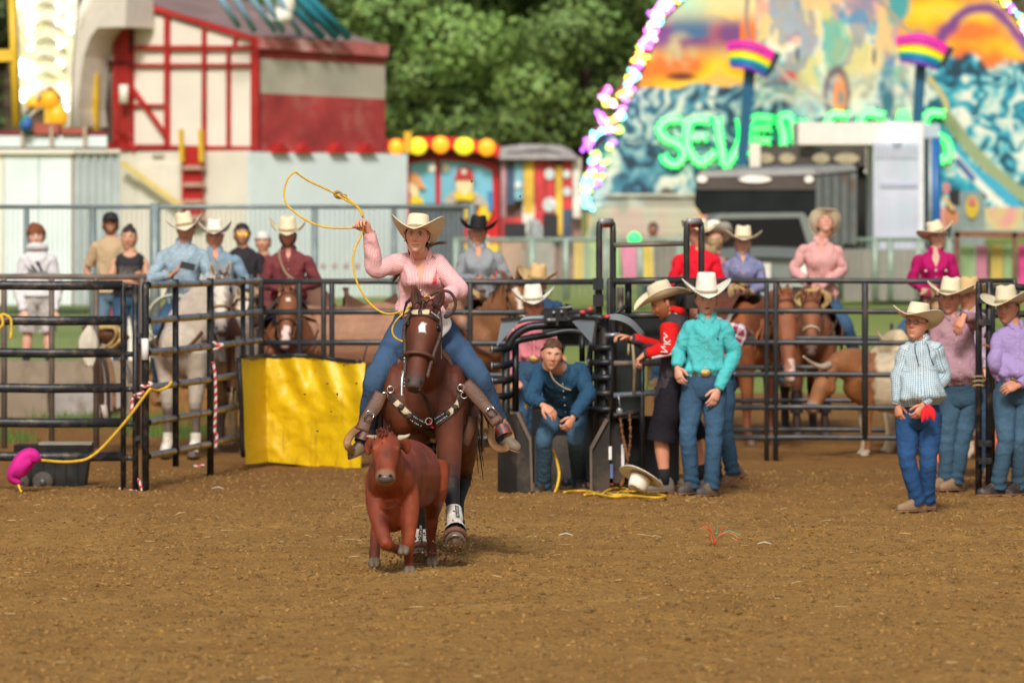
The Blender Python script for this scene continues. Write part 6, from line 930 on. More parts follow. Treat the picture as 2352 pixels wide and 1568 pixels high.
        if belt:
            b = MB(); rr = [W + upv * z + np.outer(np.sin(ph) * (.156 * k * (1.04 if fem else 1) + .004), Rp) + np.outer(np.cos(ph) * (.116 * k + .004) + bl * np.clip(np.cos(ph), 0, 1), fr) for z in (-.018, -.016, .018, .020)]; b.loft(np.stack(rr), (0, 0)); bo = b.build('belt', BELT, root)
            if buckle: c_ = W + fr * (.116 * k + bl + .012); (b := MB()).tube(A(c_ - fr * .004, c_ + fr * .004), A([.048, .036], [.044, .032]), 20, up=upv); b.build('buckle', BRASS, bo)
    if hat is not None: hat_obj(root, hd, Rh, **{'hs': hs, **hat})
    if capm is not None: cap_obj(root, hd, Rh, capm[0], hs, capm[1])
    if hstyle: (b := MB(), hair_geo(b, hd, Rh, hair, hstyle, hs * (1.0 if hat is None else .985), int(rnd * 7), 9. if hat is None and capm is None else .052), b.build('hair', HAIRM, root))
    if parts: parts(root, surf, patch, dict(hd=hd, Rh=Rh, nk=nk, Rs=Rs, up=upv, W=W, C0=C0, **{k_: v_ for k_, v_ in q.items() if k_ not in ('hd', 'nk')}))
    return root
def glasses(root, hd, Rh, hs=1., rim=(.03, .03, .03), lens=None):
    b = MB(); L = MB()
    for sx in (-1, 1):
        P = A(*[[sx * .033 + .021 * math.cos(t), -.103 + .004 * abs(math.cos(t)), .014 + .016 * math.sin(t)] for t in np.linspace(0, 6.283, 17)]) * hs @ Rh.T + hd; b.tube(P, .0022, 5, (0, 0)); b.tube(A([sx * .054, -.100, .016], [sx * .076, -.06, .018], [sx * .080, .0, .014]) * hs @ Rh.T + hd, .002, 5)
        i = L.v(np.vstack([P[:16], P.mean(0)[None]])); L.tris([[i + 16, i + j, i + (j + 1) % 16] for j in range(16)])
    b.tube(A([-.012, -.106, .018], [.012, -.106, .018]) * hs @ Rh.T + hd, .002, 5); g = b.build('glasses', mat('glasses_rim_%d' % (rim[0] * 100), rim, .4), root)
    if lens: L.build('lens', lens, g)
# ================================================================ animals: builder
COATM, _t = newmat('coat'); MATS['coat'] = COATM
_c = _t.n('ShaderNodeVertexColor', layer_name='Col').outputs[0]; _tc = _t.n('ShaderNodeTexCoord').outputs['Object']; _n = _t.ramp(_t.noise(_tc, 14, 4), .25, .75); _mp = _t.n('ShaderNodeMapping'); _mp.inputs['Scale'].default_value = (70, 70, 12); _t.l(_tc, _mp.inputs[0]); _h = _t.noise(_mp.outputs[0], 3, 3)
_t.l(_t.mix(1., _c, _t.mix(_n, (.80,) * 3, (1.18,) * 3), 'MULTIPLY'), _t.b.inputs['Base Color']); _t.b.inputs['Roughness'].default_value = .55; _t.b.inputs['Specular IOR Level'].default_value = .4; _t.bump(_h, .35, .015)
LEATHER = mat('saddle_leather', (.105, .045, .024), .5, var=.25, vs=12, bump=.3, bs=60); LEATHL = mat('light_leather', (.30, .16, .07), .6, var=.25, vs=14, bump=.3, bs=60); LEATHD = mat('dark_leather', (.05, .026, .018), .5, var=.2, bump=.3, bs=60); CHROME = mat('chrome', (.62, .62, .60), .22, .9, var=.05); HORN = mat('horn', (.30, .23, .15), .45, var=.4, vs=18); MANE = mat('mane', (1, 1, 1), .6, vcol=True, var=.3, vs=40)
def remesh(mb, vox, sm=3):
    me = mb.mesh('tmp'); o = bpy.data.objects.new('tmp', me); COL.objects.link(o); r = o.modifiers.new('r', 'REMESH'); r.mode = 'VOXEL'; r.voxel_size = vox; r.use_smooth_shade = True
    s = o.modifiers.new('s', 'SMOOTH'); s.factor = .5; s.iterations = sm
    dg = bpy.context.evaluated_depsgraph_get(); ev = o.evaluated_get(dg); m2 = bpy.data.meshes.new_from_object(ev); bpy.data.objects.remove(o); bpy.data.meshes.remove(me); n = len(m2.vertices); V = np.zeros(n * 3, np.float32); m2.vertices.foreach_get('co', V); m2.materials.clear()
    return m2, V.reshape(-1, 3).astype(float)
class Beast:
    """organic body: tubes joined by a voxel skin; every tube remembers its axis for colouring"""
    def __init__(s): s.mb = MB(); s.ax = []
    def tube(s, name, P, r, seg=16, n=18, up=None):
        P = np.asarray(P, float); r = np.asarray(r, float); r = np.stack([r, r], -1) if r.ndim == 1 else r; X = spl(np.hstack([P, r]), n); s.mb.tube(P, r, seg, n=n, up=up); s.ax.append((name, X[:, :3], X[:, 3:].mean(1)))
    def ball(s, name, c, r, R=None): s.mb.ball(c, r, R, 14); s.ax.append((name, A(c, c), np.full(2, np.mean(r))))
    def finish(s, name, root, vox, sm, colfn):
        me, V = remesh(s.mb, vox, sm); best = np.full(len(V), 1e9); idx = np.zeros(len(V), int); tt = np.zeros(len(V))
        for i, (nm, P, r) in enumerate(s.ax):
            for j in range(len(P)):
                d = np.linalg.norm(V - P[j], axis=1) / r[j]; k = d < best; best[k] = d[k]; idx[k] = i; tt[k] = j / max(1, len(P) - 1)
        names = np.array([a[0] for a in s.ax]); C = colfn(V, names[idx], tt); C = np.clip(C, .003, 1)
        ca = me.color_attributes.new('Col', 'FLOAT_COLOR', 'POINT'); ca.data.foreach_set('color', np.hstack([C, np.ones((len(C), 1))]).astype(np.float32).ravel())
        me.transform(Matrix.Translation(Vector([-float(x) for x in org_of(root)]))); o = bpy.data.objects.new(name, me); COL.objects.link(o); o.parent = root; me.materials.append(COATM); me.polygons.foreach_set('use_smooth', np.ones(len(me.polygons), bool)); return o
def hair_strands(pts_from, dirs, L, w, col, n, rg, spread=.03, droop=(0, 0, -1)):
    b = MB()
    for i in range(n):
        t = rg.random(); p = A(*[np.interp(t, np.linspace(0, 1, len(pts_from)), pts_from[:, k]) for k in range(3)]) + rg.normal(size=3) * spread * .4; d = nrm(A(*[np.interp(t, np.linspace(0, 1, len(dirs)), dirs[:, k]) for k in range(3)]) + rg.normal(size=3) * .35); l = L * rg.uniform(.6, 1.15)
        b.tube(A(p, p + d * l * .45, p + d * l * .6 + A(*droop) * l * .4), A(w, w * .9, w * .25), 4, (0, 0), n=6, col=np.asarray(col) * rg.uniform(.7, 1.4))
    return b
def horse(label, u, Y, yaw, poll, muz, coat, points=None, mane=(.02, .015, .012), blaze=None, socks=None, k=1., vox=.019, gz=0., tack=True, saddle=True, hfront=None, seed=1, legs_ov=None, pastern_white=None, muzc=None, boots=None, noseb=LEATHER, blanket=None, collar=True, muscle=None, fw=.010):
    Rz = rotz(math.radians(yaw)); p0 = xy(u, Y); fl = lambda p: Rz @ (A(*p) * k); B0 = p0 - Rz @ A(0, -.42 * k, 0); w = lambda x, y, z: B0 + Rz @ A(x * k, y * k, z * k) + A(0, 0, gz)
    root = thing('horse', label, 'horse', (B0[0], B0[1], gz)); B = Beast()
    B.tube('body', A(w(0, -.66, 1.10), w(0, -.52, 1.10), w(0, -.3, 1.10), w(0, .05, 1.09), w(0, .38, 1.10), w(0, .66, 1.15), w(0, .88, 1.17), w(0, 1.0, 1.15)), A([.11, .15], [.21, .26], [.255, .33], [.30, .34], [.31, .34], [.285, .31], [.21, .25], [.10, .15]) * k, 20, 26, up=(0, 0, 1))
    B.tube('body', A(w(0, -.38, 1.30), w(0, -.15, 1.36), w(0, .1, 1.30)), A([.09, .12], [.085, .13], [.10, .10]) * k, 12, 10, up=(0, 0, 1))
    for x, y, z, a, b_, c_ in (muscle or []): B.ball('body', w(x, y, z), A(a, b_, c_) * k)
    P, M = np.asarray(poll, float), np.asarray(muz, float); ch = w(0, -.44, 1.20); mid = lerp(ch, P, .55) + A(0, 0, .05) * k
    B.tube('neck', A(w(0, -.30, 1.18), ch + (P - ch) * .18, mid, P - A(0, 0, .02)), A([.15, .27], [.135, .24], [.10, .175], [.078, .13]) * k, 16, 18, up=nrm(np.cross(P - ch, np.cross(A(0, 0, 1), P - ch) + 1e-6)) if abs(nrm(P - ch)[2]) < .98 else Rz @ A(0, 1, 0))
    hd = nrm(M - P); fr = np.asarray(hfront, float) if hfront is not None else (A(0, -1, 0) if abs(hd[1]) < .8 else A(0, 0, 1)); fr = nrm(fr - hd * fr.dot(hd)); sd = np.cross(hd, fr); Lh = np.linalg.norm(M - P)
    hp = lambda t, s=0., f=0.: P + hd * Lh * t + sd * s * k + fr * f * k
    B.tube('head', A(hp(-.04), hp(.10), hp(.30), hp(.52), hp(.74), hp(.90), hp(1.0)), A([.062, .075], [.088, .098], [.103, .112], [.083, .092], [.062, .068], [.063, .062], [.045, .045]) * k, 18, 22, up=fr)
    for s in (-1, 1): B.ball('head', hp(.34, s * .045, -.055), A(.055, .055, .10) * k); B.ball('head', hp(.235, s * .083, .035), A(.028, .028, .028) * k)
    L = dict(fl=[(-.17, -.46, 1.08), (-.165, -.42, .82), (-.15, -.43, .52), (-.15, -.42, .46), (-.15, -.42, .30), (-.15, -.43, .17), (-.15, -.48, .09), (-.15, -.51, .0)], fr=[(.17, -.46, 1.08), (.165, -.42, .82), (.15, -.43, .52), (.15, -.42, .46), (.15, -.42, .30), (.15, -.43, .17), (.15, -.48, .09), (.15, -.51, .0)],
             hl=[(-.16, .68, 1.12), (-.17, .58, .85), (-.15, .82, .56), (-.15, .84, .50), (-.15, .81, .32), (-.15, .79, .18), (-.15, .73, .10), (-.15, .70, .0)], hr=[(.16, .68, 1.12), (.17, .58, .85), (.15, .82, .56), (.15, .84, .50), (.15, .81, .32), (.15, .79, .18), (.15, .73, .10), (.15, .70, .0)])
    for nm, pts in L.items():
        Q = A(*[w(*p) for p in pts]) if not (legs_ov and nm in legs_ov) else np.asarray(legs_ov[nm], float); rr = A(.13, .098, .064, .06, .040, .050, .044, .062) if nm[0] == 'f' else A(.19, .13, .066, .062, .043, .050, .044, .060); B.tube(nm, Q, rr * k, 14, 26); L[nm] = Q
    coat = np.asarray(coat, float); pts_c = coat if points is None else np.asarray(points, float)
    def colfn(V, nm, t):
        n = fbm(V * 5, 3, seed)[:, None]; C = coat * (1 + .16 * n)
        leg = np.isin(nm, ['fl', 'fr', 'hl', 'hr']); m = leg * sstep((t - .22) / .12); C = C * (1 - m[:, None]) + pts_c * m[:, None]
        if socks is not None:
            for ln, t0, c in socks: m = (nm == ln) * sstep((t - t0) / .03); C = C * (1 - m[:, None]) + np.asarray(c) * m[:, None]
        m = leg * (t > .945); C = np.where(m[:, None], A(.10, .08, .06), C)
        h = nm == 'head'; tv = (V - P) @ hd / Lh; sv = (V - P) @ sd / k; fv = (V - P) @ fr / k; m = h * sstep((tv - .78) / .15); mc = A(.07, .055, .05) if muzc is None else np.asarray(muzc); C = C * (1 - .8 * m[:, None]) + mc * .8 * m[:, None]
        C = C * (1 - .28 * (np.exp(-((abs(sv) - .055) / .03) ** 2) * np.exp(-((tv - .55) / .16) ** 2) * h))[:, None]
        if blaze is not None:
            for t0, t1, hw, c in blaze: m = h * (fv > 0) * sstep((hw * (1 + .3 * np.sin(40 * tv + 60 * sv)) - abs(sv)) / .008 + .5) * (tv > t0) * (tv < t1); C = C * (1 - m[:, None]) + np.asarray(c) * m[:, None]
        return C
    B.finish('body', root, vox * k, 4 if vox > .014 else 5, colfn)
    eb, nb_, er = MB(), MB(), None
    for s in (-1, 1):
        e = MB(); e.ball(hp(.235, s * .096, .046), (.023 * k,) * 3, seg=10); e.build('eye', mat('eye_dark', (.01, .007, .005), .12, var=0), root); e = MB(); e.ball(hp(.93, s * .036, .038), A(.013, .010, .017) * k, seg=8); e.build('nostril', mat('nostril', (.012, .009, .008), .8), root)
        e = MB(); b0 = hp(-.01, s * .052, .0); up_ = nrm(-hd + fr * -.05 + sd * s * .22); e.tube(A(b0 + hd * .02 * k, b0 + up_ * .05 * k, b0 + up_ * .11 * k, b0 + up_ * .17 * k, b0 + up_ * .20 * k), A([.024, .020], [.036, .022], [.038, .020], [.022, .012], [.004, .004]) * k, 10, up=fr, n=12, col=coat * .75)
        e.tube(A(b0 + up_ * .04 * k + fr * .016 * k, b0 + up_ * .10 * k + fr * .016 * k, b0 + up_ * .165 * k + fr * .01 * k), A([.012, .008], [.020, .008], [.008, .004]) * k, 8, up=fr, n=8, col=coat * .22 + .005); e.build('ear', MANE, root)
    rg = np.random.default_rng(seed); back = -fr
    crest = A(*[lerp(ch, P, t) + nrm(np.cross(sd, P - ch)) * (.22 - .1 * t) * k * (1 if np.cross(sd, P - ch)[2] > 0 or True else 1) for t in (.25, .5, .75, 1.)]); cr2 = nrm(np.cross(sd, P - ch)); 
    if cr2.dot(fr) > 0: crest = A(*[lerp(ch, P, t) - nrm(np.cross(sd, P - ch)) * (.22 - .1 * t) * k for t in (.25, .5, .75, 1.)])
    hair_strands(crest, np.tile(sd * .8 - A(0, 0, .5), (4, 1)), .24 * k, .013 * k, mane, 90, rg).build('mane', MANE, root)
    hair_strands(A(hp(-.05, -.03), hp(-.05, .03)), np.tile(fr * .6 + hd * .5, (2, 1)), .17 * k, fw * k, mane, int(.46 / fw), rg, .03, tuple(hd)).build('forelock', MANE, root)
    tb = w(0, .98, 1.28); hair_strands(A(tb, tb + A(0, 0, -.06)), np.tile(Rz @ A(0, .5, -.6), (2, 1)), .85 * k, .009 * k, mane, 150, rg, .06).build('tail', MANE, root)
    if boots:
        for ln, t0, t1, m_, rad in boots: Q = spl(L[ln], 40); s_ = Q[int(t0 * 39):int(t1 * 39) + 1]; (b := MB()).tube(s_, np.linspace(rad, rad * 1.12, len(s_)), 14, (0, 0)); b.build('leg_boot', m_, root)
    H = dict(hp=hp, hd=hd, fr=fr, sd=sd, Lh=Lh, P=P, w=w, L=L, k=k, root=root, Rz=Rz)
    if tack:
        ring = lambda t, rs, rf, a0=0., a1=2 * math.pi, n=24, dt=0.: A(*[hp(t + dt * math.sin(a), rs * math.cos(a), rf * math.sin(a)) for a in np.linspace(a0, a1, n)])
        br = MB(); br.tube(ring(.08, .100, .108), A([.004, .012]).repeat(24, 0), 6, up=hd); 
        for s in (-1, 1): br.tube(A(hp(-.02, s * .075, .0), hp(.10, s * .104, .012), hp(.30, s * .112, .0), hp(.52, s * .092, .0), hp(.80, s * .070, -.012)), A([.004, .010]).repeat(5, 0), 6, n=14, up=sd * s)
        bo = br.build('bridle', LEATHER, root); (b := MB()).tube(ring(.56, .088, .097, dt=.0), .011 * k, 8); b.build('noseband', noseb, bo)
        for s in (-1, 1): (b := MB()).tube(A(hp(.86, s * .068, -.01), lerp(hp(.86, s * .07, -.01), w(s * .14, -.38, 1.15), .5) - A(0, 0, .08), w(s * .14, -.30, 1.30), w(0, -.16, 1.52)), .007, 5, n=18); b.build('rein', LEATHD, bo)
    if saddle:
        sdm = MB(); ps = [[w(x * (1.0 if abs(x) < .2 else 1.02), y, z) for x, z in ((-.33, 1.05), (-.32, 1.22), (-.25, 1.37), (-.12, 1.455 + zz), (0, 1.45 + zz), (.12, 1.455 + zz), (.25, 1.37), (.32, 1.22), (.33, 1.05))] for y, zz in ((-.26, .10), (-.2, .12), (-.05, .03), (.1, .02), (.22, .09), (.3, .14))]; sdm.grid(A(*ps)); sdm.tube(A(w(0, -.22, 1.52), w(0, -.24, 1.63)), A(.03, .024), 10); sdm.ball(w(0, -.24, 1.64), (.04, .04, .018)); so = sdm.build('saddle', LEATHER, root)
        (b := MB()).grid(A(*[[w(x, y, z - .02) for x, z in ((-.36, .98), (-.335, 1.2), (-.26, 1.37), (0, 1.46), (.26, 1.37), (.335, 1.2), (.36, .98))] for y in (-.32, 0, .40)])); b.build('saddle_blanket', blanket or mat('blanket_grey', (.30, .27, .24), .9, var=.3, vs=12), root)
        for s in (-1, 1): (b := MB()).prism([(-.10, 0), (.10, 0), (.07, -.5), (-.07, -.5)], w(s * .36, -.08, 1.2), Rz @ A(0, 1, 0), A(0, 0, 1), Rz @ A(s * .015, 0, 0)); b.build('fender', LEATHER, so)
        b = MB(); b.tube(A(w(-.27, -.52, 1.25), w(-.18, -.66, 1.10), w(0, -.72, 1.02), w(.18, -.66, 1.10), w(.27, -.52, 1.25)), A([.006, .022]).repeat(5, 0), 8, n=20, up=(0, 0, 1)); b.build('breast_collar', LEATHER, root) if collar else None
    return H
def bovine(label, name, root_xy, gz, joints, coat, horns, seed=1, vox=.014, cat='steer', muzc=(.30, .20, .15), eyed=.072, headr=1., k=1., colfn2=None, hornr=.03, hornc=None, legr=1., fr=None, cheek=1., eyer=.0165):
    """joints: back (list), neck (list), head (poll, muzzle), legs dict; all in world metres"""
    root = thing(name, label, cat, (root_xy[0], root_xy[1], gz)); B = Beast(); J = joints
    B.tube('body', A(*[p for p, r in J['back']]), A(*[r for p, r in J['back']]), 20, 26, up=(0, 0, 1)); B.tube('neck', A(*[p for p, r in J['neck']]), A(*[r for p, r in J['neck']]), 16, 16, up=J.get('neck_up', (0, 0, 1)))
    for P_, r_ in J.get('extra', []): B.tube('body', A(*P_), A(*r_), 14, 14)
    P, M = J['head']; hd = nrm(M - P); Lh = np.linalg.norm(M - P); f = np.asarray(fr if fr is not None else (0, -1, 0), float); f = nrm(f - hd * f.dot(hd)); sd = np.cross(hd, f); hp = lambda t, s=0., g=0.: P + hd * Lh * t + sd * s + f * g; q = headr
    B.tube('head', A(hp(-.08), hp(.05), hp(.28), hp(.5), hp(.75), hp(.93), hp(1.02)), A([.050, .050], [.082, .075], [.098, .088], [.080, .082], [.064, .068], [.068, .062], [.048, .044]) * q, 18, 22, up=f)
    for s in (-1, 1): B.ball('head', hp(.33, s * .075 * q, .045 * q), A(.026, .026, .026) * q); B.ball('head', hp(.40, s * .04 * q * cheek, -.05 * q), A(.05, .05, .08) * q)
    for nm, Q in J['legs'].items(): B.tube(nm, A(*[p for p, r in Q]), A(*[r for p, r in Q]) * legr, 14, 24)
    coat = np.asarray(coat, float)
    def colfn(V, nm, t):
        C = coat * (1 + .18 * fbm(V * 6, 3, seed)[:, None]); h = nm == 'head'; tv = (V - P) @ hd / Lh
        if colfn2: C = colfn2(V, nm, t, C)
        m = h * sstep((tv - .80) / .10); C = C * (1 - m[:, None]) + np.asarray(muzc) * m[:, None]; return C
    B.finish('body', root, vox, 4 if vox > .012 else 9, colfn)
    for s in (-1, 1):
        (b := MB()).ball(hp(.33, s * .090 * q, .058 * q), (eyer * q,) * 3, seg=10); b.build('eye', MATS['eye_dark'] if 'eye_dark' in MATS else mat('eye_dark', (.01, .007, .005), .12, var=0), root); (b := MB()).ball(hp(.97, s * .032 * q, .045 * q), A(.014, .012, .012) * q, seg=8); b.build('nostril', mat('nostril', (.012, .009, .008), .8), root)
    for H in horns:
        (b := MB()).tube(A(*H), np.linspace(hornr, hornr * .22, len(H)), 10, n=18); b.build('horn', hornc or HORN, root)
    return dict(hp=hp, hd=hd, f=f, sd=sd, Lh=Lh, root=root)
# ================================================================ horses and steers behind the panels
WHT = A(.62, .56, .47); WBOOT = mat('white_leg_boot', (.66, .62, .55), .7, var=.15, vs=12, dirt=(.4, .33, .25), dirts=9, bump=.3, bs=40); BBOOT = mat('black_leg_boot', (.02, .02, .024), .6)
horse('pale grey horse with white leg boots behind the receding panels at left', 418, 56.0, -22, at(506, 642, 55.9), at(508, 765, 55.65), (.47, .40, .33), (.12, .09, .075), (.10, .06, .045), blaze=[(.0, .7, .05, (.66, .60, .52))], muzc=(.08, .075, .08), boots=[('fl', .62, .9, WBOOT, .052), ('fr', .62, .9, WBOOT, .052)], seed=2, noseb=LEATHL)
horse('cream coloured horse with a white face beside the grey horse', 570, 58.8, 4, at(562, 692, 58.2), at(553, 806, 57.8), (.58, .42, .24), (.3, .19, .09), (.66, .58, .42), blaze=[(.0, 1.05, .055, (.74, .68, .58))], muzc=(.52, .32, .27), seed=3)
horse('bright bay horse with a white snip under the rider in the maroon shirt', 668, 57.2, 6, at(664, 678, 56.6), at(654, 800, 56.1), (.25, .085, .03), (.03, .015, .01), (.012, .009, .008), blaze=[(.18, .26, .018, (.75, .68, .6)), (.66, 1.1, .035, (.72, .55, .5))], muzc=(.30, .18, .15), seed=4, blanket=mat('blanket_blue', (.03, .09, .30), .9, var=.25))
horse('roan horse standing side on behind the yellow sheet and panel', 935, 57.6, 88, at(1012, 660, 57.5), at(1075, 760, 57.3), (.33, .165, .095), (.2, .09, .05), (.12, .06, .04), k=1.03, seed=5, hfront=(.6, -.2, .6), tack=False, saddle=False)
horse('dark brown saddled horse behind the roan with a pale yellow roll on its saddle', 755, 60.2, -84, at(700, 655, 60.2), at(650, 760, 60.), (.13, .055, .03), None, (.03, .02, .015), seed=6, hfront=(-.6, -.2, .6), blanket=mat('blanket_teal', (.03, .20, .33), .9))
horse('brown horse with a dark mane under the rider in the black hat', 1118, 57.4, 14, at(1182, 655, 57.0), at(1212, 770, 56.8), (.25, .105, .042), (.05, .022, .014), (.025, .014, .010), seed=7, blaze=[(.1, .9, .02, (.7, .6, .5))])
horse('chestnut horse turned sideways under the rider in the purple patterned shirt', 1742, 59.2, 36, at(1800, 684, 58.0), at(1815, 878, 57.5), (.27, .085, .03), (.17, .05, .02), (.24, .08, .03), seed=8, blaze=[(.75, 1.1, .04, (.6, .42, .36))], hfront=(.7, -.7, .1), muzc=(.35, .2, .16), k=1.02)
horse('sorrel horse with pale noseband facing the long panel under the upward looking rider', 1862, 60.6, 3, at(1863, 694, 59.6), at(1863, 818, 59.1), (.24, .085, .035), (.05, .02, .014), (.22, .075, .03), seed=9, noseb=mat('pale_noseband', (.55, .47, .33), .8), boots=[('fl', .4, .62, BBOOT, .062), ('fr', .4, .62, BBOOT, .062)], gz=.06)
horse('buckskin horse half hidden behind the two men at the right gate', 2152, 60.0, -4, at(2160, 690, 58.8), at(2150, 806, 58.5), (.38, .22, .095), (.05, .03, .02), (.03, .02, .015), seed=10)
HL = lambda m=None: m or mat('horn_steer', (.34, .26, .17), .45, var=.45, vs=9)
def steer(label, u0, Y, dirx, P, M, coat, colfn2, horns, hz=1.06, seed=1, legs_c=None, k=1., hornc=None, gz=0.):
    """sideways steer: dirx = -1 faces viewer-left; u0 = front leg column"""
    x0 = xy(u0, Y)[0]; w = lambda f, s, z: A(x0 + dirx * f * k, Y + s * k, z * k + gz)   # f forward, s away
    P, M = np.asarray(P), np.asarray(M); nb = w(.05, 0, .86)
    leg = lambda f, s, hind: [(w(f, s, .78), .14 if hind else .11), (w(f + (.06 if hind else 0), s, .60), .09 if hind else .075), (w(f - (.08 if hind else -.01), s, .40), .052), (w(f - (.06 if hind else 0), s, .22), .034), (w(f - .04 * hind, s, .10), .038), (w(f + .02, s, .045), .036), (w(f + .05, s, .0), .042)]
    J = dict(back=[(w(.22, 0, .80), (.10, .14)), (w(.10, 0, .78), (.17, .24)), (w(-.2, 0, .74), (.22, .30)), (w(-.6, 0, .72), (.25, .31)), (w(-.95, 0, .76), (.22, .27)), (w(-1.2, 0, .82), (.13, .19)), (w(-1.28, 0, .84), (.05, .09))], neck=[(nb, (.13, .22)), (lerp(nb, P, .5) + A(0, 0, .03), (.10, .17)), (P, (.075, .11))], head=(P, M), legs=dict(fl=leg(0, -.13, 0), fr=leg(.02, .13, 0), hl=leg(-1.02, -.14, 1), hr=leg(-1.0, .14, 1)))
    return bovine(label, 'steer', w(-.5, 0, 0), gz, J, coat, horns, seed, .016, 'steer', fr=(dirx * .8, -.5, .5), headr=1.15, colfn2=colfn2, hornr=.038, hornc=hornc, legr=1.05)
def s1col(V, nm, t, C):
    x1 = xy(2003, 56.3)[0]; n = fbm(V * 4, 3, 5); m = sstep((V[:, 0] - x1 + .10 * n) / .03) * np.isin(nm, ['body']) ; m = np.maximum(m, np.isin(nm, ['hl', 'hr', 'fr'])); C = C * (1 - m[:, None]) + A(.58, .47, .32) * m[:, None]; m = np.isin(nm, ['fl', 'fr']) * (t > .72); C = np.where(m[:, None], A(.62, .52, .4), C); return C
steer('small brown and cream steer with pale horns lowering its head behind the long panel', 1992, 56.4, -1, at(1912, 838, 56.2), at(1862, 945, 56.0), (.32, .125, .042), s1col, [[at(1905, 838, 56.1), at(1885, 842, 56.), at(1862, 832, 55.9), at(1845, 818, 55.8)], [at(1920, 830, 56.5), at(1935, 822, 56.6), at(1945, 815, 56.7)]], seed=11, hornc=mat('horn_pale', (.52, .44, .33), .5, var=.3))
def s2col(V, nm, t, C): return C
steer('cream steer with long brown tipped horns behind the man in blue check', 2048, 57.4, -1, at(2070, 780, 57.0), at(2062, 905, 56.6), (.60, .47, .29), s2col, [[at(2062, 812, 56.8), at(2045, 822, 56.7), at(2025, 818, 56.6), at(2006, 808, 56.5)], [at(2066, 778, 57.2), at(2045, 786, 57.3), at(2025, 776, 57.3), at(2012, 758, 57.3)]], hz=1.1, seed=12, hornc=HL(), k=1.12)
# ================================================================ people round the arena
def standing(u, Y, z0, dz=0., sc=1., yaw=0., hip=.92):
    """default leg joints for someone standing at column u: returns dict of pixel joints below the hips"""
    s = FOC / Y; v = lambda z: VH + (HC - z0 - z * sc) * s; h = s * sc * math.cos(math.radians(yaw))
    return dict(pa=(u - .09 * h, v(hip)), pb=(u + .09 * h, v(hip)), ka=(u - .12 * h, v(.49), -.03), kb=(u + .12 * h, v(.49), -.03), fa=(u - .14 * h, v(.088), .02), fb=(u + .14 * h, v(.088), .02))
def seated(u, Y, s=None, yaw=0., z=1.42, wide=.30):
    """default leg joints for a rider sitting astride at column u"""
    s = FOC / Y; v = lambda z_: VH + (HC - z_) * s
    return dict(pa=(u - .11 * s, v(z), .05), pb=(u + .11 * s, v(z), .05), ka=(u - (wide + .10) * s, v(z - .30), -.30), kb=(u + (wide + .10) * s, v(z - .30), -.30), fa=(u - (wide + .12) * s, v(z - .72), -.12), fb=(u + (wide + .12) * s, v(z - .72), -.12))
LUP = lambda a=.12: dict(a=A(0, 0, 1), b=A(0, 0, 1))
def lariat(label, c, a, b_, m_, turns=4, r=.011, tilt=0., hang=None, grp='coiled lariats'):
    c = np.asarray(c, float); o = thing('lariat', label, 'rope', c, grp); rg = random.Random(int(abs(c[0]) * 100))
    for k in range(turns): q = ringpts(c + A(rg.uniform(-.03, .03), .012 * k, rg.uniform(-.03, .02)), a * rg.uniform(.88, 1.05), b_ * rg.uniform(.9, 1.06), 26, 1.0, tilt, rg.uniform(0, 1)); part(o, "coil", m_, lambda b: b.tube(A(*q), r, 6), True)
    return o
# --- spectators on foot behind the left panels
HOOD = cloth('white_hoodie', (.66, .66, .68)); WHITEPRINT = mat('print_black', (.04, .045, .06), .7)
def hoodie_print(root, surf, patch, d):
    for k, (p, t0, t1) in enumerate(((-.30, .45, .52), (-.02, .44, .61), (.30, .43, .70))):
        G, U = patch(t0, t1, 0, 0, .010, 5, 3, lambda a, b: (p - .26 + .26 * (1 - a) + .19 * (b - .5))); (b := MB()).grid(G); b.build('print_bar', WHITEPRINT, root)
    tx = bpy.data.curves.new('print', 'FONT'); tx.body = 'adidas'; tx.size = .10; tx.align_x = 'CENTER'; tmp = bpy.data.objects.new('tmp', tx); COL.objects.link(tmp); dg = bpy.context.evaluated_depsgraph_get(); me = bpy.data.meshes.new_from_object(tmp.evaluated_get(dg)); bpy.data.objects.remove(tmp)
    if len(me.vertices):
        for v in me.vertices: s, n = surf(.35 + v.co.y / .52, v.co.x / .16); v.co = Vector(s + n * .011 - org_of(root))
    me.materials.append(WHITEPRINT); o = bpy.data.objects.new('print_word', me); COL.objects.link(o); o.parent = root
CAMO = cloth('camo_grey', (.46, .43, .41), (.34, .32, .30), 'print', .07, c3=(.56, .54, .52))
SPZ = .6
person('teenager in a white printed hoodie and pale camouflage shorts with curly auburn hair', 67., dict(hd=(83, 545), nk=(85, 582), sa=(55, 598), sb=(119, 598), ea=(42, 662), eb=(131, 662), wa=(54, 712, -.12), wb=(124, 712, -.12), **standing(87, 67., SPZ, hip=.88)), HOOD, CAMO, None, (.20, .055, .018), 'curly', 4, 4, -3, SKINP, hs=1.14, torso_extra='hoodie', collar=False, hem=.10, belt=False, shorts=.02, boots='shoe', z0=SPZ, parts=hoodie_print, hands=dict(a=dict(curl=.5), b=dict(curl=.5)), pockets=False, placket=False, loose=1.35)
def cap_print(root, surf, patch, d): (b := MB()).tube(A(*[d['hd'] + d['Rh'] @ A(.045 * math.sin(t), -.1 * math.cos(t) - .006, .085) for t in np.linspace(-.9, .9, 7)]), A([.003, .018]).repeat(7, 0), 6, up=(0, 0, 1)); b.build('cap_print', mat('cap_print', (.45, .42, .42), .7, var=.6, vs=60), root)
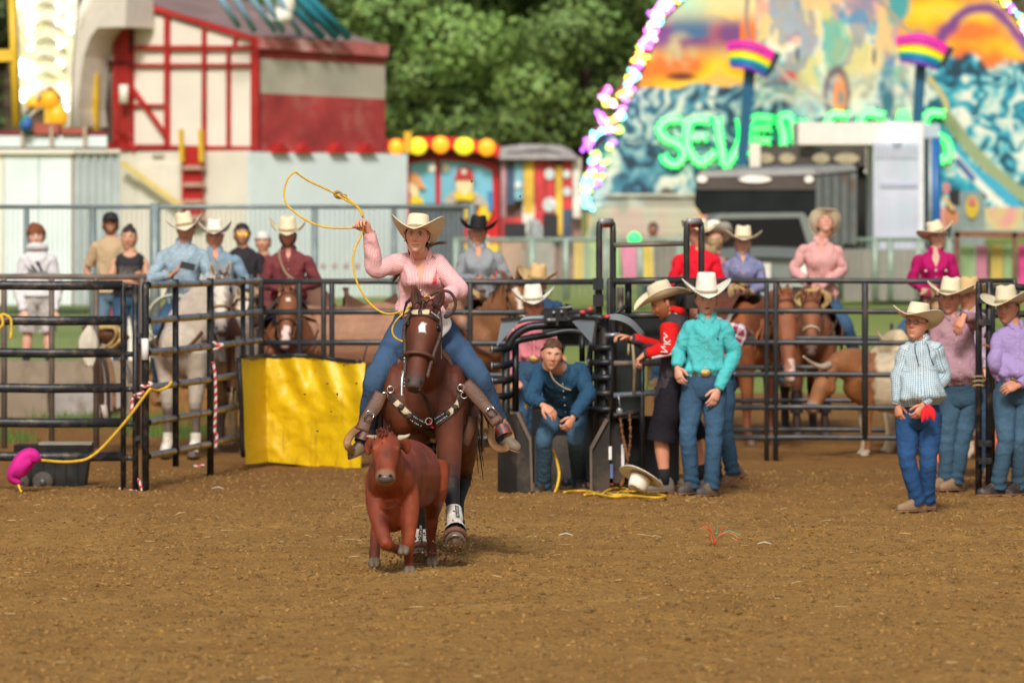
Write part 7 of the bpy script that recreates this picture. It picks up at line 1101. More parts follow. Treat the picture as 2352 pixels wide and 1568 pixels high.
person('bearded man in a tan tee shirt and black cap with one hand on his hip', 67., dict(hd=(254, 516), nk=(256, 552), sa=(217, 567), sb=(292, 567), ea=(200, 622, .1), eb=(304, 640), wa=(222, 662, .05), wb=(296, 690, 0), **standing(256, 67., SPZ)), cloth('tan_tee', (.53, .39, .235)), DEN['light'], None, (.10, .05, .03), 'short', 6, -10, 0, SKIN, beard=A(.10, .045, .02), hs=1.14, torso_extra='tee', sleeve='short', collar=False, capm=(mat('cap_black', (.018, .018, .02), .8), False), hem=.10, belt=False, z0=SPZ, parts=cap_print, boots='shoe')
def tank(root, surf, patch, d): G, U = patch(.28, .62, -.7, .7, .012, 6, 10); (b := MB()).grid(G); b.build('chest_print', mat('tank_print', (.13, .13, .14), .8, var=.8, vs=45), root)
person('woman in a black tank top with folded arms and dark hair in a bun', 66.4, dict(hd=(296, 548), nk=(299, 585), sa=(263, 602), sb=(333, 602), ea=(252, 648, -.05), eb=(341, 652, -.05), wa=(306, 638, -.20), wb=(284, 646, -.24), **standing(296, 66.4, SPZ, sc=.95)), cloth('black_tank', (.03, .03, .034)), DEN['mid'], None, (.035, .022, .016), 'bun', -4, 2, 3, A(.60, .33, .21), hs=1.14, torso_extra='tank', sleeve='none', collar=False, fem=.9, hem=.08, belt=False, z0=SPZ, parts=tank, neckv=(.84, .8), boots='shoe', hands=dict(a=dict(d=(1, 0, .1), n=(0, 1, 0), side=1, curl=.4), b=dict(d=(-1, 0, .1), n=(0, 1, 0), side=-1, curl=.4)))
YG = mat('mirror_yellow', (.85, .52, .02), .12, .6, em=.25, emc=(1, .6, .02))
def goggles(root, surf, patch, d):
    glasses(root, d['hd'], d['Rh'], 1., (.05, .04, .02), None)
    for s in (-1, 1): (b := MB()).ball(d['hd'] + d['Rh'] @ A(s * .034, -.100, .016), A(.028, .010, .020), d['Rh'], 14); b.build('lens', YG, root)
person('man in a black tee shirt wearing yellow mirrored sunglasses behind the riders', 66.2, dict(hd=(556, 542), nk=(558, 575), sa=(526, 592), sb=(596, 592), ea=(520, 640), eb=(607, 640), wa=(540, 680, -.1), wb=(590, 682, -.1), **standing(560, 66.2, .45)), cloth('charcoal_tee', (.030, .027, .032)), DEN['dark'], None, (.02, .015, .012), 'short', 8, 0, 2, A(.50, .27, .17), torso_extra='tee', sleeve='short', collar=False, hem=.08, belt=False, z0=.45, parts=goggles, boots='shoe', beard=A(.16, .08, .05), hs=1.12)
person('person in a white backwards cap and dark red top half hidden by the maroon rider', 67.4, dict(hd=(604, 557), nk=(605, 592), sa=(576, 608), sb=(636, 608), ea=(568, 660), eb=(644, 660), wa=(584, 640, -.2), wb=(636, 700), **standing(606, 67.4, .45, sc=.95)), cloth('dark_red_top', (.20, .05, .05)), DEN['dark'], None, (.05, .03, .02), 'short', -4, 0, 0, SKIN, torso_extra='tee', sleeve='short', collar=False, hem=.08, belt=False, z0=.45, capm=(mat('cap_white', (.66, .64, .60), .8), True), boots='shoe')
# --- mounted riders, left
HT = lambda m=STRAW, **k: dict(m=m, **k)
BLUEPAT = cloth('pale_blue_print', (.22, .35, .46), (.42, .52, .58), 'print', .012, rough=.85)
person('rider in a pale blue patterned shirt and cream hat looking at a phone', 57.6, {**seated(418, 57.6), **dict(hd=(427, 531), nk=(421, 566), sa=(373, 587), sb=(470, 586), ea=(347, 640, -.05), eb=(481, 636, -.05), wa=(392, 632, -.28), wb=(456, 664, -.25), ka=(362, 782, -.30), fa=(366, 880, -.18))}, BLUEPAT, DEN['mid'], HT(STRAW, tilt=-6, roll=-5, up=.095, dip=.05, ax=.205), yaw=2, pitch=4, roll=-4, skin=SKIN, hands=dict(a=dict(d=(.8, -.2, .55), n=(.3, -.3, .9), side=1, curl=.35, tc=.2), b=dict(d=(-.6, -.6, -.3), n=(0, .5, -.8), curl=.9)), group='mounted riders', feet=dict(a=A(-.3, -.95, .05), b=A(.3, -.95, .05)), buckle=False)
o = thing('smart_phone', 'black phone held by the rider in the pale blue shirt', 'phone', at(431, 611, 57.15)); part(o, 'casing', BLACKP, lambda b: b.box(at(431, 611, 57.15), (.15, .014, .075), roty(math.radians(14)) @ rotx(math.radians(-35)))); part(o, 'screen', mat('phone_screen', (.02, .022, .03), .1), lambda b: b.box(at(431, 610, 57.166), (.13, .004, .062), roty(math.radians(14)) @ rotx(math.radians(-35))))
lariat('pale green coiled lariat hanging by the leg of the rider with the phone', at(400, 738, 56.95), .27, .27, PALE, 5, .012); lariat('second pale lariat loop lower on the grey horse beside the stirrup', at(390, 798, 56.9), .24, .13, PALE, 3, .012)
st_ = thing('stirrup', 'tan wooden stirrup hanging on the near side of the grey horse', 'stirrup', at(372, 900, 57.2)); part(st_, 'hoop', LEATHL, lambda b: b.tube(A(*[at(u, v, 57.2) for u, v in ((356, 880), (352, 905), (358, 922), (388, 922), (394, 905), (390, 880))]), A([.045, .012]).repeat(6, 0), 8, n=20, up=(0, 1, 0)), True); part(st_, 'tread', LEATHL, lambda b: b.box(at(373, 920, 57.2), (.14, .11, .02)))
def sash(pts, Y, m_=None, r=.010, nm='rope_sash'):
    def f(root, surf, patch, d): (b := MB()).tube(A(*[at(u, v, Y) for u, v in pts]), r, 6, n=16); b.build(nm, m_ or mat('sash_tan', (.36, .24, .16), .8), root)
    return f
CHAMB = cloth('blue_chambray', (.22, .33, .42))
person('rider in a plain blue chambray shirt and white hat behind the grey horse', 60., {**seated(512, 60.), **dict(hd=(493, 547), nk=(496, 582), sa=(453, 598), sb=(545, 600), ea=(440, 655), eb=(563, 644), wa=(480, 672, -.25), wb=(566, 672, -.28))}, CHAMB, DEN['mid'], HT(WHITEH, tilt=-2, up=.12, ax=.205), skin=SKINR, neckv=(.84, .22), parts=sash([(486, 584), (498, 602), (512, 622), (526, 634)], 59.72), group='mounted riders', hs=1.06, belly=.04)
person('rider in a maroon shirt with a dark beard and a cream hat', 57.9, {**seated(664, 57.9), **dict(hd=(661, 545), nk=(663, 583), sa=(620, 602), sb=(710, 602), ea=(609, 650), eb=(727, 648), wa=(643, 664, -.28), wb=(684, 663, -.28), kb=(738, 752, -.28), fb=(742, 842, -.15))}, cloth('maroon_shirt', (.19, .045, .05)), DEN['blue'], HT(STRAW, tilt=2, up=.115, ax=.215, ch=.14), skin=SKINR, beard=A(.06, .03, .02), neckv=(.85, .18), parts=sash([(641, 572), (643, 595), (655, 625), (672, 640), (682, 650)], 57.62, r=.012), group='mounted riders', pitch=4)
person('rider in a grey shirt and black hat behind the roping woman', 58.2, {**seated(1105, 58.2), **dict(hd=(1097, 539), nk=(1099, 574), sa=(1064, 593), sb=(1147, 593), ea=(1053, 640), eb=(1163, 640), wa=(1096, 641, -.30), wb=(1136, 641, -.30), ka=(1046, 745, -.3), fa=(1042, 830, -.1))}, cloth('grey_shirt', (.29, .31, .34)), DEN['blue'], HT(BLACKH, tilt=-4, roll=4, up=.10, ax=.215, bandc=(.01, .01, .01)), hair=(.20, .11, .05), hstyle='short', skin=A(.62, .32, .21), fem=.8, neckv=(.80, .25), group='mounted riders', k=.98)
lariat('yellow lariat loops hanging in front of the rider in the black hat', at(1086, 715, 57.6), .20, .26, TAN, 5, .011, .5)
# --- people behind the chute
person('man in a navy shirt and tan woven hat standing behind the chute', 57., dict(hd=(1233, 655), nk=(1236, 690), sa=(1196, 706), sb=(1284, 706), ea=(1188, 762), eb=(1292, 762), wa=(1196, 810, -.1), wb=(1286, 810, -.1), **standing(1238, 57., 0.)), cloth('navy_shirt', (.03, .065, .14)), DEN['mid'], HT(TANH, tilt=6, roll=7, up=.09, ax=.21, by=.23), yaw=-14, skin=SKINR)
def gl_(rim, lens=None): return lambda root, surf, patch, d: glasses(root, d['hd'], d['Rh'], 1., rim, lens)
REDG = cloth('red_gingham', (.62, .30, .32), (.52, .12, .16), 'check', .018, .42)
person('man in a red gingham shirt and white hat with glasses standing behind the chute frame', 52.6, dict(hd=(1226, 706), nk=(1226, 744), sa=(1180, 768), sb=(1268, 768), ea=(1166, 828), eb=(1278, 828), wa=(1184, 872, -.15), wb=(1270, 872, -.15), **standing(1226, 52.6, 0.)), REDG, DEN['mid'], HT(WHITEH, tilt=3, up=.105, roll=-3, ax=.215), skin=SKINR, parts=gl_((.02, .02, .02)))
# --- crouching man in the chute
DARKB = cloth('dark_blue_shirt', (.022, .075, .145), wr=.6)
person('young man in a dark blue shirt crouching forward inside the chute', 48.35, dict(hd=(1268, 817, -.42), nk=(1286, 849, -.24), sa=(1236, 856, -.20), sb=(1336, 846, -.16), ea=(1219, 912, -.28), eb=(1350, 905, -.22), wa=(1246, 930, -.46), wb=(1317, 957, -.42), pa=(1272, 956, .20), pb=(1322, 952, .22), ka=(1250, 1004, -.26), kb=(1322, 1008, -.10), fa=(1249, 1112, .0), fb=(1330, 1098, .45)), DARKB, DEN['dusty'], None, (.085, .042, .018), 'short', 4, 6, 6, A(.62, .32, .205), hands=dict(a=dict(d=(.75, -.3, -.55), n=(.2, .5, -.8), side=-1, curl=.35, tc=.3), b=dict(d=(-.45, -.3, -.8), n=(-.6, .6, 0), curl=.7)), boots='dark', parts=sash([(1262, 850), (1272, 872), (1292, 888), (1312, 896)], 47.9, mat('cord_tan', (.36, .28, .18), .8), .006, 'neck_cord'), loose=1.25, near=True, belt=False, bend=(0, -.03, .03), feet=dict(a=A(-.35, -.94, 0), b=A(.2, -.97, 0)))
# --- riders and people, right
REDS = cloth('red_shirt', (.72, .012, .03))
person('rider in a plain bright red shirt and cream hat behind the tall pipe frame', 60., {**seated(1600, 60.), **dict(hd=(1603, 545), nk=(1602, 580), sa=(1556, 598), sb=(1644, 598), ea=(1545, 650), eb=(1655, 650), wa=(1580, 664, -.2), wb=(1626, 664, -.2))}, REDS, DEN['mid'], HT(STRAW, tilt=-4, up=.10, roll=6), yaw=10, skin=SKINR, collar=True, placket=False, pockets=False, group='mounted riders')
person('fair haired person in a white straw hat seen from behind beside the red shirt', 62., {**dict(hd=(1642, 556), nk=(1640, 594), sb=(1606, 612), sa=(1672, 612), eb=(1598, 660), ea=(1680, 660), wb=(1610, 700, .1), wa=(1668, 700, .1)), **{k.replace('a', 'X').replace('b', 'a').replace('X', 'b'): v for k, v in standing(1640, 62., .3).items()}}, cloth('rose_shirt', (.50, .20, .22)), DEN['mid'], HT(WHITEH, tilt=14, roll=12, up=.09, ax=.20), hair=(.36, .25, .13), hstyle='long', yaw=150, skin=SKIN, fem=.5, k=.96, z0=.3)
PURP = cloth('purple_print', (.26, .22, .36), (.16, .22, .40), 'print', .035, c3=(.40, .26, .36))
person('rider in a purple printed shirt holding a yellow rope on the chestnut horse', 60.3, {**seated(1712, 60.3), **dict(hd=(1706, 561), nk=(1706, 594), sa=(1668, 610), sb=(1744, 610), ea=(1656, 656), eb=(1753, 656), wa=(1692, 662, -.28), wb=(1716, 672, -.30))}, PURP, DEN['light'], HT(STRAW, tilt=-2, roll=2, up=.085, ax=.215, ch=.13), hair=(.30, .20, .11), hstyle='long', skin=A(.64, .37, .27), fem=.7, k=.95, neckv=(.86, .15), group='mounted riders')
lariat('yellow lariat held in the hands of the rider in the purple shirt', at(1712, 690, 59.8), .12, .16, TAN, 4, .012, .6)
PINK2 = cloth('pale_pink_shirt', (.70, .38, .36), (.66, .34, .33), 'stripe', .02)
person('rider in a pale pink shirt and tan straw hat tilting her face up', 61.2, {**seated(1888, 61.2), **dict(hd=(1896, 515), nk=(1886, 560), sa=(1842, 574), sb=(1926, 576), ea=(1824, 620), eb=(1934, 620), wa=(1858, 656, -.26), wb=(1882, 660, -.28), kb=(1944, 748, -.28), fb=(1968, 826, -.1))}, PINK2, DEN['mid'], HT(STRAW, tilt=-24, up=.07, ax=.175, by=.195, flare=.4, lift=.05), hair=(.16, .09, .05), yaw=4, pitch=-30, roll=2, skin=A(.64, .33, .24), fem=.7, neckv=(.80, .26), group='mounted riders')
lariat('tan coiled lariat on the saddle of the upward looking rider', at(1868, 690, 60.4), .17, .10, TAN, 4, .012)
MAGS = cloth('magenta_shirt', (.42, .008, .12))
def snaps(root, surf, patch, d):
    for t, p in ((.60, -.6), (.60, .0), (.60, .6), (.38, .0), (.2, 0)): s, n = surf(t, p); (b := MB()).ball(s + n * .01, (.014, .014, .014), seg=8); b.build('snap', WHITEB, root)
person('rider in a magenta snap shirt and cream hat at right', 60.6, {**seated(2148, 60.6), **dict(hd=(2154, 546), nk=(2148, 583), sa=(2106, 597), sb=(2184, 594), ea=(2096, 644), eb=(2194, 642), wa=(2120, 665, -.25), wb=(2138, 684, -.28))}, MAGS, DEN['mid'], HT(STRAW, tilt=-12, roll=-10, up=.08, ax=.21), hair=(.05, .02, .015), hstyle='long', yaw=8, pitch=2, roll=-6, skin=SKINP, fem=.6, neckv=(.68, .26), group='mounted riders', parts=snaps, k=.97)
# --- chute crew
CHAR = cloth('charcoal_shirt', (.055, .045, .055)); REDSL = cloth('red_sleeve', (.66, .012, .012)); 
def redsleeve(root, surf, patch, d):
    sb, eb, wb = d['sb'], d['eb'], d['wb']; f = fold(1.2, .07, 48); (b := MB()).tube(A(sb + (sb - eb) * .12, lerp(sb, eb, .1), lerp(sb, eb, .5), eb, lerp(eb, wb, .5), lerp(eb, wb, .92)), A(.074, .082, .076, .066, .060, .047), 18, n=40, wr=f); b.build('red_sleeve', REDSL, root)
    ea, wa = d['ea'], d['wa']; (b := MB()).tube(A(lerp(ea, wa, .05), lerp(ea, wa, .9)) + A(0, -.008, .014), A(.050, .042), 14, n=10); b.build('red_sleeve', REDSL, root)
    for q0, q1 in ((eb, wb),): (b := MB()).bar(lerp(q0, q1, .0) + A(.03, -.045, -.04), lerp(q0, q1, .8) + A(.01, -.045, -.045), .02, .02); b.build('white_trim', mat('trim_white', (.7, .68, .66), .6), root)
    (b := MB()).tube(A(d['nk'] + A(-.05, -.05, .05), d['nk'] + A(.04, -.07, .03), d['nk'] + A(.07, 0, .02)), A([.012, .03]).repeat(3, 0), 8, n=10, up=(0, 0, 1)); b.build('red_collar', REDSL, root)
    for i, ch_ in enumerate(('K', 'C', 'I', 'N')):
        tx = bpy.data.curves.new('letter', 'FONT'); tx.body = ch_; tx.size = .085; tx.align_x = 'CENTER'; tx.align_y = 'CENTER'; tmp = bpy.data.objects.new('tmp', tx); COL.objects.link(tmp); me = bpy.data.meshes.new_from_object(tmp.evaluated_get(bpy.context.evaluated_depsgraph_get())); bpy.data.objects.remove(tmp)
        c = lerp(sb, eb, .38 + .2 * i) + A(-.022, -.082, 0) if i < 3 else lerp(eb, wb, .12) + A(-.02, -.07, 0); dr = nrm(eb - sb); X = -dr; Z = nrm(np.cross(X, A(0, -1, 0))); Yv = Z
        for v in me.vertices: p = c + X * v.co.x + Yv * v.co.y; a = v.co.y; v.co = Vector(p + A(0, 6. * a * a, 0) - org_of(root))
        me.materials.append(mat('trim_white', (.7, .68, .66), .6)); o = bpy.data.objects.new('sleeve_letter', me); COL.objects.link(o); o.parent = root
person('man in red sleeves black shorts and a straw hat leaning over the chute', 47.9, dict(hd=(1524, 698, 0), nk=(1553, 722, 0), sa=(1548, 752, .19), sb=(1538, 752, -.20), ea=(1516, 800, .22), eb=(1536, 800, -.26), wa=(1450, 778, .10), wb=(1484, 812, -.22), pa=(1548, 905, .11), pb=(1544, 905, -.11), ka=(1592, 1000, .16), kb=(1518, 1002, -.12), fa=(1610, 1092, .2), fb=(1527, 1104, -.10)), CHAR, cloth('black_shorts', (.012, .010, .016)), HT(PALEH, tilt=-9, up=.075, ax=.205, by=.235, dip=.03), hair=(.10, .042, .018), hstyle='buzz', yaw=-80, pitch=26, beard=A(.30, .09, .025), skin=A(.62, .30, .19), shorts=.10, hem=.20, belt=False, boots='shoe', hands=dict(a=dict(d=(-.95, -.1, .25), n=(0, -.2, -.9), curl=.6), b=dict(d=(-.7, -.1, -.6), n=(.5, 0, -.7), curl=.8)), feet=dict(a=A(-.9, .2, 0), b=A(-.95, -.25, 0)), parts=redsleeve, placket=False, pockets=False, collar=False, near=True, bend=(.02, 0, .02), legs=True, lw=1.12)
PLAID = cloth('maroon_plaid', (.62, .56, .56), (.22, .03, .06), 'plaid', .065, .55)
person('man in a maroon plaid shirt and black hat bending over behind the turquoise shirt', 49.2, dict(hd=(1590, 702, 0), nk=(1616, 724, 0), sa=(1640, 742, .18), sb=(1650, 744, -.20), ea=(1600, 800, .2), eb=(1704, 764, -.22), wa=(1560, 790, .1), wb=(1676, 826, -.20), pa=(1652, 884, .1), pb=(1662, 884, -.10), ka=(1642, 990, .1), kb=(1664, 985, -.10), fa=(1640, 1086, .1), fb=(1682, 1078, -.08)), PLAID, DEN['mid'], HT(BLACKH, tilt=14, up=.07, ax=.19, bandc=(.01, .01, .01)), yaw=-70, pitch=30, skin=SKINR, hem=.06, belt=False, feet=dict(a=A(-.95, -.2, 0), b=A(-.8, -.2, -.55)), boots='brown')
TURQ = cloth('turquoise_shirt', (.085, .50, .52), wr=.5)
def logo(t, p, c): 
    def f(root, surf, patch, d): s, n = surf(t, p); (b := MB()).ball(s + n * .008, (.010, .010, .012), seg=8); b.build('chest_logo', mat('logo_%d' % (c[0] * 100), c, .7), root)
    return f
TQ = person('young man in a turquoise shirt big buckle and white hat beside the chute', 47.6, dict(hd=(1622, 690, -.02), nk=(1625, 731), sa=(1584, 748), sb=(1664, 746), ea=(1560, 806, .02), eb=(1686, 812, .02), wa=(1556, 842, -.10), wb=(1650, 892, -.12), pa=(1592, 892), pb=(1642, 890), ka=(1580, 1002, -.04), kb=(1640, 1004, -.02), fa=(1589, 1108, .02), fb=(1634, 1112, -.04)), TURQ, DEN['mid'], HT(WHITEH, tilt=3, up=.105, ax=.205, ch=.155, roll=2, flare=.55, bandc=(.30, .24, .16)), hair=(.10, .06, .035), yaw=3, pitch=3, roll=-2, skin=A(.70, .39, .28), face=dict(mouth='open'), near=True, boots='grey', feet=dict(a=A(-.55, -.8, 0), b=A(-.6, -.75, 0)), hands=dict(a=dict(d=(.15, -.35, -.9), n=(.6, .6, 0), side=1, curl=.45), b=dict(d=(-.35, -.25, -.9), n=(-.5, .8, .1), side=-1, curl=.32)), parts=logo(.62, .55, (.03, .05, .12)), loose=1.2, pockets=True)
# --- three men at the right gate
WCHK = cloth('blue_white_check', (.62, .70, .74), (.14, .27, .36), 'check', .0165, .25)
def cords(root, surf, patch, d):
    glasses(root, d['hd'], d['Rh'], 1., (.06, .05, .05))
    for p0, p1 in ((-.28, -.05), (.34, .62)):
        P = [surf(t, p0 + (p1 - p0) * (1 - (t - .55) / .4)) for t in (.93, .82, .72, .64, .58)]; (b := MB()).tube(A(*[s + n * .012 for s, n in P]), .004, 5, n=12); b.build('glasses_cord', BLACKP, root)
person('older man in a blue checked shirt and glasses standing before the right gate', 44.7, dict(hd=(2104, 747, -.02), nk=(2112, 781, .02), sa=(2078, 800), sb=(2152, 797), ea=(2063, 868, -.02), eb=(2168, 864, .02), wa=(2062, 926, -.06), wb=(2121, 928, -.20), pa=(2084, 962), pb=(2136, 958), ka=(2084, 1056, -.03), kb=(2132, 1058, -.03), fa=(2107, 1148, -.02), fb=(2130, 1145, .05)), WCHK, DEN['blue'], HT(STRAW, tilt=-8, up=.075, ax=.205, by=.23, ch=.125, roll=3), hair=(.25, .20, .17), hstyle='buzz', yaw=-22, pitch=-7, roll=3, skin=SKINR, belly=.13, near=True, boots='tan', feet=dict(a=A(-.85, -.5, 0), b=A(-.8, -.55, 0)), hands=dict(a=dict(d=(.1, -.15, -1), n=(.75, .6, 0), side=1, curl=.55), b=dict(d=(-.45, -.2, -.85), n=(-.6, .7, 0), side=-1, curl=.65)), parts=cords, k=.96, loose=1.1)
o = thing('red_bandana', 'red bandana sticking out of the pocket of the man in blue check', 'bandana', at(2135, 948, 44.5)); RB = mat('red_cloth', (.68, .012, .02), .75, var=.2)
for pts in ([(2126, 930), (2136, 938), (2142, 952), (2146, 966)], [(2124, 934), (2122, 950), (2118, 970)], [(2130, 932), (2132, 950), (2128, 964)]): part(o, 'fold', RB, lambda b: b.tube(A(*[at(u, v, 44.42) for u, v in pts]), A([.010, .008], [.024, .012], [.028, .010], [.004, .003])[:len(pts)] if len(pts) == 4 else A([.010, .008], [.026, .012], [.005, .003]), 8, n=12, up=(0, -1, 0)), True)
MAUV = cloth('mauve_shirt', (.40, .235, .28), wr=.55)
person('heavy man in a mauve shirt and cream hat resting his arm over the gate post', 48.6, dict(hd=(2181, 690, 0), nk=(2188, 727, .02), sa=(2150, 748, 0), sb=(2232, 738, 0), ea=(2142, 815), eb=(2252, 735, -.16), wa=(2146, 868, -.1), wb=(2214, 728, -.42), pa=(2186, 912), pb=(2232, 910), ka=(2176, 1010), kb=(2210, 1010), fa=(2172, 1098), fb=(2196, 1100)), MAUV, DEN['dusty'], HT(STRAW, tilt=-3, up=.085, roll=3, ax=.215, by=.23), hair=(.20, .15, .12), hstyle='buzz', yaw=-12, pitch=0, roll=2, skin=SKINR, belly=.10, near=True, boots='tan', feet=dict(a=A(-.75, -.6, 0), b=A(-.7, -.65, 0)), hands=dict(b=dict(d=(-.45, -.15, -.85), n=(.5, .7, -.2), side=-1, curl=.4, tc=.3)), k=1.03)
person('man in a tan woven hat and dark jeans standing behind the heavy man in mauve', 51.4, dict(hd=(2226, 688), nk=(2228, 722), sa=(2190, 740), sb=(2266, 740), ea=(2184, 795), eb=(2274, 795), wa=(2192, 845, -.1), wb=(2266, 845, -.1), **standing(2228, 51.4, 0.)), cloth('pale_mauve', (.45, .36, .44)), DEN['dark'], HT(TANH, tilt=0, up=.08, ax=.20), yaw=-30, skin=SKINR, boots='tan')
LAV = cloth('lavender_shirt', (.35, .26, .52), wr=.5)
person('man in a lavender shirt and cream hat standing right of the gate posts', 47.5, dict(hd=(2313, 711), nk=(2328, 748, .03), sa=(2292, 772, -.02), sb=(2378, 768, .06), ea=(2284, 836, -.1), eb=(2392, 846, .08), wa=(2300, 872, .12), wb=(2340, 884, -.22), pa=(2308, 905), pb=(2358, 905), ka=(2310, 1015, -.05), kb=(2340, 1018), fa=(2293, 1112, -.02), fb=(2342, 1110, .1)), LAV, DEN['dusty'], HT(PALEH, tilt=-2, up=.08, roll=-4, ax=.215, by=.235), hair=(.035, .025, .02), yaw=-26, pitch=3, skin=A(.54, .26, .165), belly=.05, near=True, boots='dark', feet=dict(a=A(-.9, -.4, 0), b=A(-.6, -.7, 0)), hands=dict(b=dict(d=(-.9, -.3, -.2), n=(.1, .8, -.5), side=-1, curl=.45)), k=1.02)
person('man in dark clothes standing far back by the picket railing', 108., dict(hd=(1500, 528), nk=(1501, 548), sa=(1480, 558), sb=(1524, 558), ea=(1474, 590), eb=(1530, 590), wa=(1480, 620), wb=(1524, 620), **standing(1502, 108., 1.1)), cloth('dark_shirt', (.025, .024, .035)), DEN['dark'], None, (.02, .015, .012), 'short', 0, 0, 0, A(.30, .15, .10), collar=False, hem=.1, belt=False, z0=1.1)
# hat lying upside down on the dirt
o = thing('fallen_hat', 'cream cowboy hat lying upside down on the dirt by the chute', 'hat', gnd(1472, 1118)); hat_obj(o, at(1474, 1092, 47.3), roty(math.radians(22)) @ rotx(math.radians(162)) @ rotz(.6), WHITEH, up=.02, dip=.0, ax=.19, by=.20, ch=.13, name='felt_body', hs=1.0, lift=.0)
# saddle with ropes on the wall, left
o = thing('saddle', 'brown saddle with hanging straps set on a rail behind the left gate', 'saddle', at(225, 800, 57)); q = lambda u, v, d=0.: at(u, v, 57 + d)
part(o, 'seat', LEATHER, lambda b: b.tube(A(q(196, 772), q(225, 762), q(255, 770), q(285, 792)), A([.10, .10], [.17, .12], [.19, .13], [.10, .10]), 16, n=20), True); part(o, 'pad', mat('pad_grey', (.34, .30, .29), .9, var=.3), lambda b: b.tube(A(q(235, 790), q(268, 808), q(292, 850), q(300, 880)), A([.13, .03], [.15, .03], [.12, .03], [.05, .02]), 12, n=18), True)
for u0, u1, v1, c in ((206, 222, 945, 'LEATHL'), (222, 234, 960, 'LEATHD'), (232, 250, 970, 'LEATHD'), (244, 262, 940, 'LEATHL'), (214, 228, 935, 'LEATHER')): part(o, 'strap', globals()[c], lambda b: b.tube(A(q(u0, 800, -.15), q((u0 + u1) / 2 + 6, 865, -.17), q(u1, v1, -.12)), A([.022, .006]).repeat(3, 0), 8, n=14, up=(0, -1, 0)), True)
for u, v in ((220, 942), (238, 945)): part(o, 'tassel', mat('tassel_pale', (.55, .48, .44), .8), lambda b: b.tube(A(q(u, v - 16, -.13), q(u + 6, v + 18, -.13)), A(.035, .03), 8), True)
lariat('tan lariat coiled over the saddle behind the left gate', q(232, 778, -.2), .19, .13, TAN, 5, .016, -.4)
# ================================================================ the roping pair and the calf
from mathutils.bvhtree import BVHTree
def bvh_of(*objs):
    V, F = [], []
    for o in objs:
        n = len(V); org = org_of(o); V += [Vector(np.array(v.co) + org) for v in o.data.vertices]; F += [[i + n for i in p.vertices] for p in o.data.polygons]
    return BVHTree.FromPolygons(V, F)
def proj(T, u, v, off=.008, Y=38.):
    o, d = ray(u, v); d = nrm(d); h = T.ray_cast(Vector(o), Vector(d))
    if h[0] is None: return at(u, v, Y)
    n = np.array(h[1]); n = n if n.dot(d) < 0 else -n; return np.array(h[0]) + n * off - d * off * .5
K2 = lambda x, y: (x * .27467 + 746.5, y * .27467 + 631.6); K1 = lambda x, y: (x * .23802 + 631.6, y * .23802 + 373.2); K3 = lambda x, y: (x * .27461 + 775.2, y * .27461 + 918.8)
L_ = lambda *p: A(*[at(*q) for q in p])
BAY = (.115, .028, .010)
hz = horse('dark bay horse with a white star and white leg boots galloping toward the camera', 976, 38.0, -2, at(977, 716, 37.35), at(950, 896, 37.0), BAY, (.012, .009, .008), (.012, .010, .010), blaze=[(.255, .375, .020, (.78, .74, .70))], muzc=(.05, .04, .038), vox=.0105, seed=21, tack=False, saddle=True, collar=False, muscle=[(-.13, -.57, 1.0, .11, .11, .17), (.13, -.57, 1.0, .11, .11, .17), (-.20, -.46, 1.08, .10, .16, .22), (.20, -.46, 1.08, .10, .16, .22), (0, -.62, 1.06, .14, .10, .20)], fw=.0045, blanket=mat('blanket_brown', (.05, .035, .03), .9, var=.3),
    legs_ov=dict(fr=L_((1022, 900, 37.95), (1031, 985, 37.75), (1035, 1098, 37.36), (1036, 1126, 37.32), (1043, 1180, 37.15), (1046, 1213, 37.02), (1046, 1230, 36.94), (1046, 1252, 36.86)), fl=L_((935, 900, 38.0), (945, 1000, 38.0), (968, 1128, 37.85), (969, 1154, 37.85), (968, 1215, 37.9), (966, 1254, 37.9), (966, 1268, 37.85), (965, 1286, 37.8)),
    hr=L_((1040, 900, 39.25), (1056, 1010, 39.0), (1066, 1075, 39.35), (1061, 1106, 39.4), (1053, 1150, 39.25), (1050, 1180, 39.15), (1050, 1190, 39.05), (1050, 1203, 38.98)), hl=L_((925, 900, 39.25), (918, 1010, 39.0), (926, 1085, 39.4), (930, 1112, 39.42), (935, 1180, 39.25), (938, 1225, 39.15), (938, 1240, 39.08), (938, 1258, 39.))))
HR = hz['root']; hp = hz['hp']; body = [c for c in HR.children if c.name.startswith('body')][0]; TB_ = bvh_of(body)
CREAMH = mat('cream_hide', (.62, .53, .34), .8, var=.15, vs=30); TOOL = mat('tooled_leather', (.060, .030, .020), .45, var=.45, vs=55, bump=.6, bs=90); STUD = mat('turquoise_stud', (.50, .62, .68), .25, .4)
def strip(name, ups, los, m_, parent, n=22, off=.010, rows=5):
    a, b_ = spl(A(*ups), n), spl(A(*los), n); G = np.zeros((rows, n, 3))
    for i in range(n):
        for r in range(rows): q = lerp(a[i], b_[i], r / (rows - 1)); G[r, i] = proj(TB_, q[0], q[1], off * (1 if 0 < r < rows - 1 else .55))
    b = MB(); b.grid(G); b.tube(G[0], .004, 5); b.tube(G[-1], .004, 5); return b.build(name, m_, parent)
cl = [K2(*p) for p in ((575, 985), (640, 1060), (720, 1130), (800, 1190), (858, 1215))], [K2(*p) for p in ((525, 1010), (575, 1085), (640, 1150), (725, 1225), (812, 1272))]
cr = [K2(*p) for p in ((1108, 985), (1085, 1050), (1045, 1110), (975, 1165), (908, 1200))], [K2(*p) for p in ((1147, 1050), (1110, 1125), (1060, 1180), (1000, 1225), (945, 1272))]
co = strip('breast_collar', *cl, TOOL, HR); co2 = strip('breast_collar', *cr, TOOL, HR)
lp = lambda e, t: np.array(spl(A(*e), 50)[int(t * 49)])
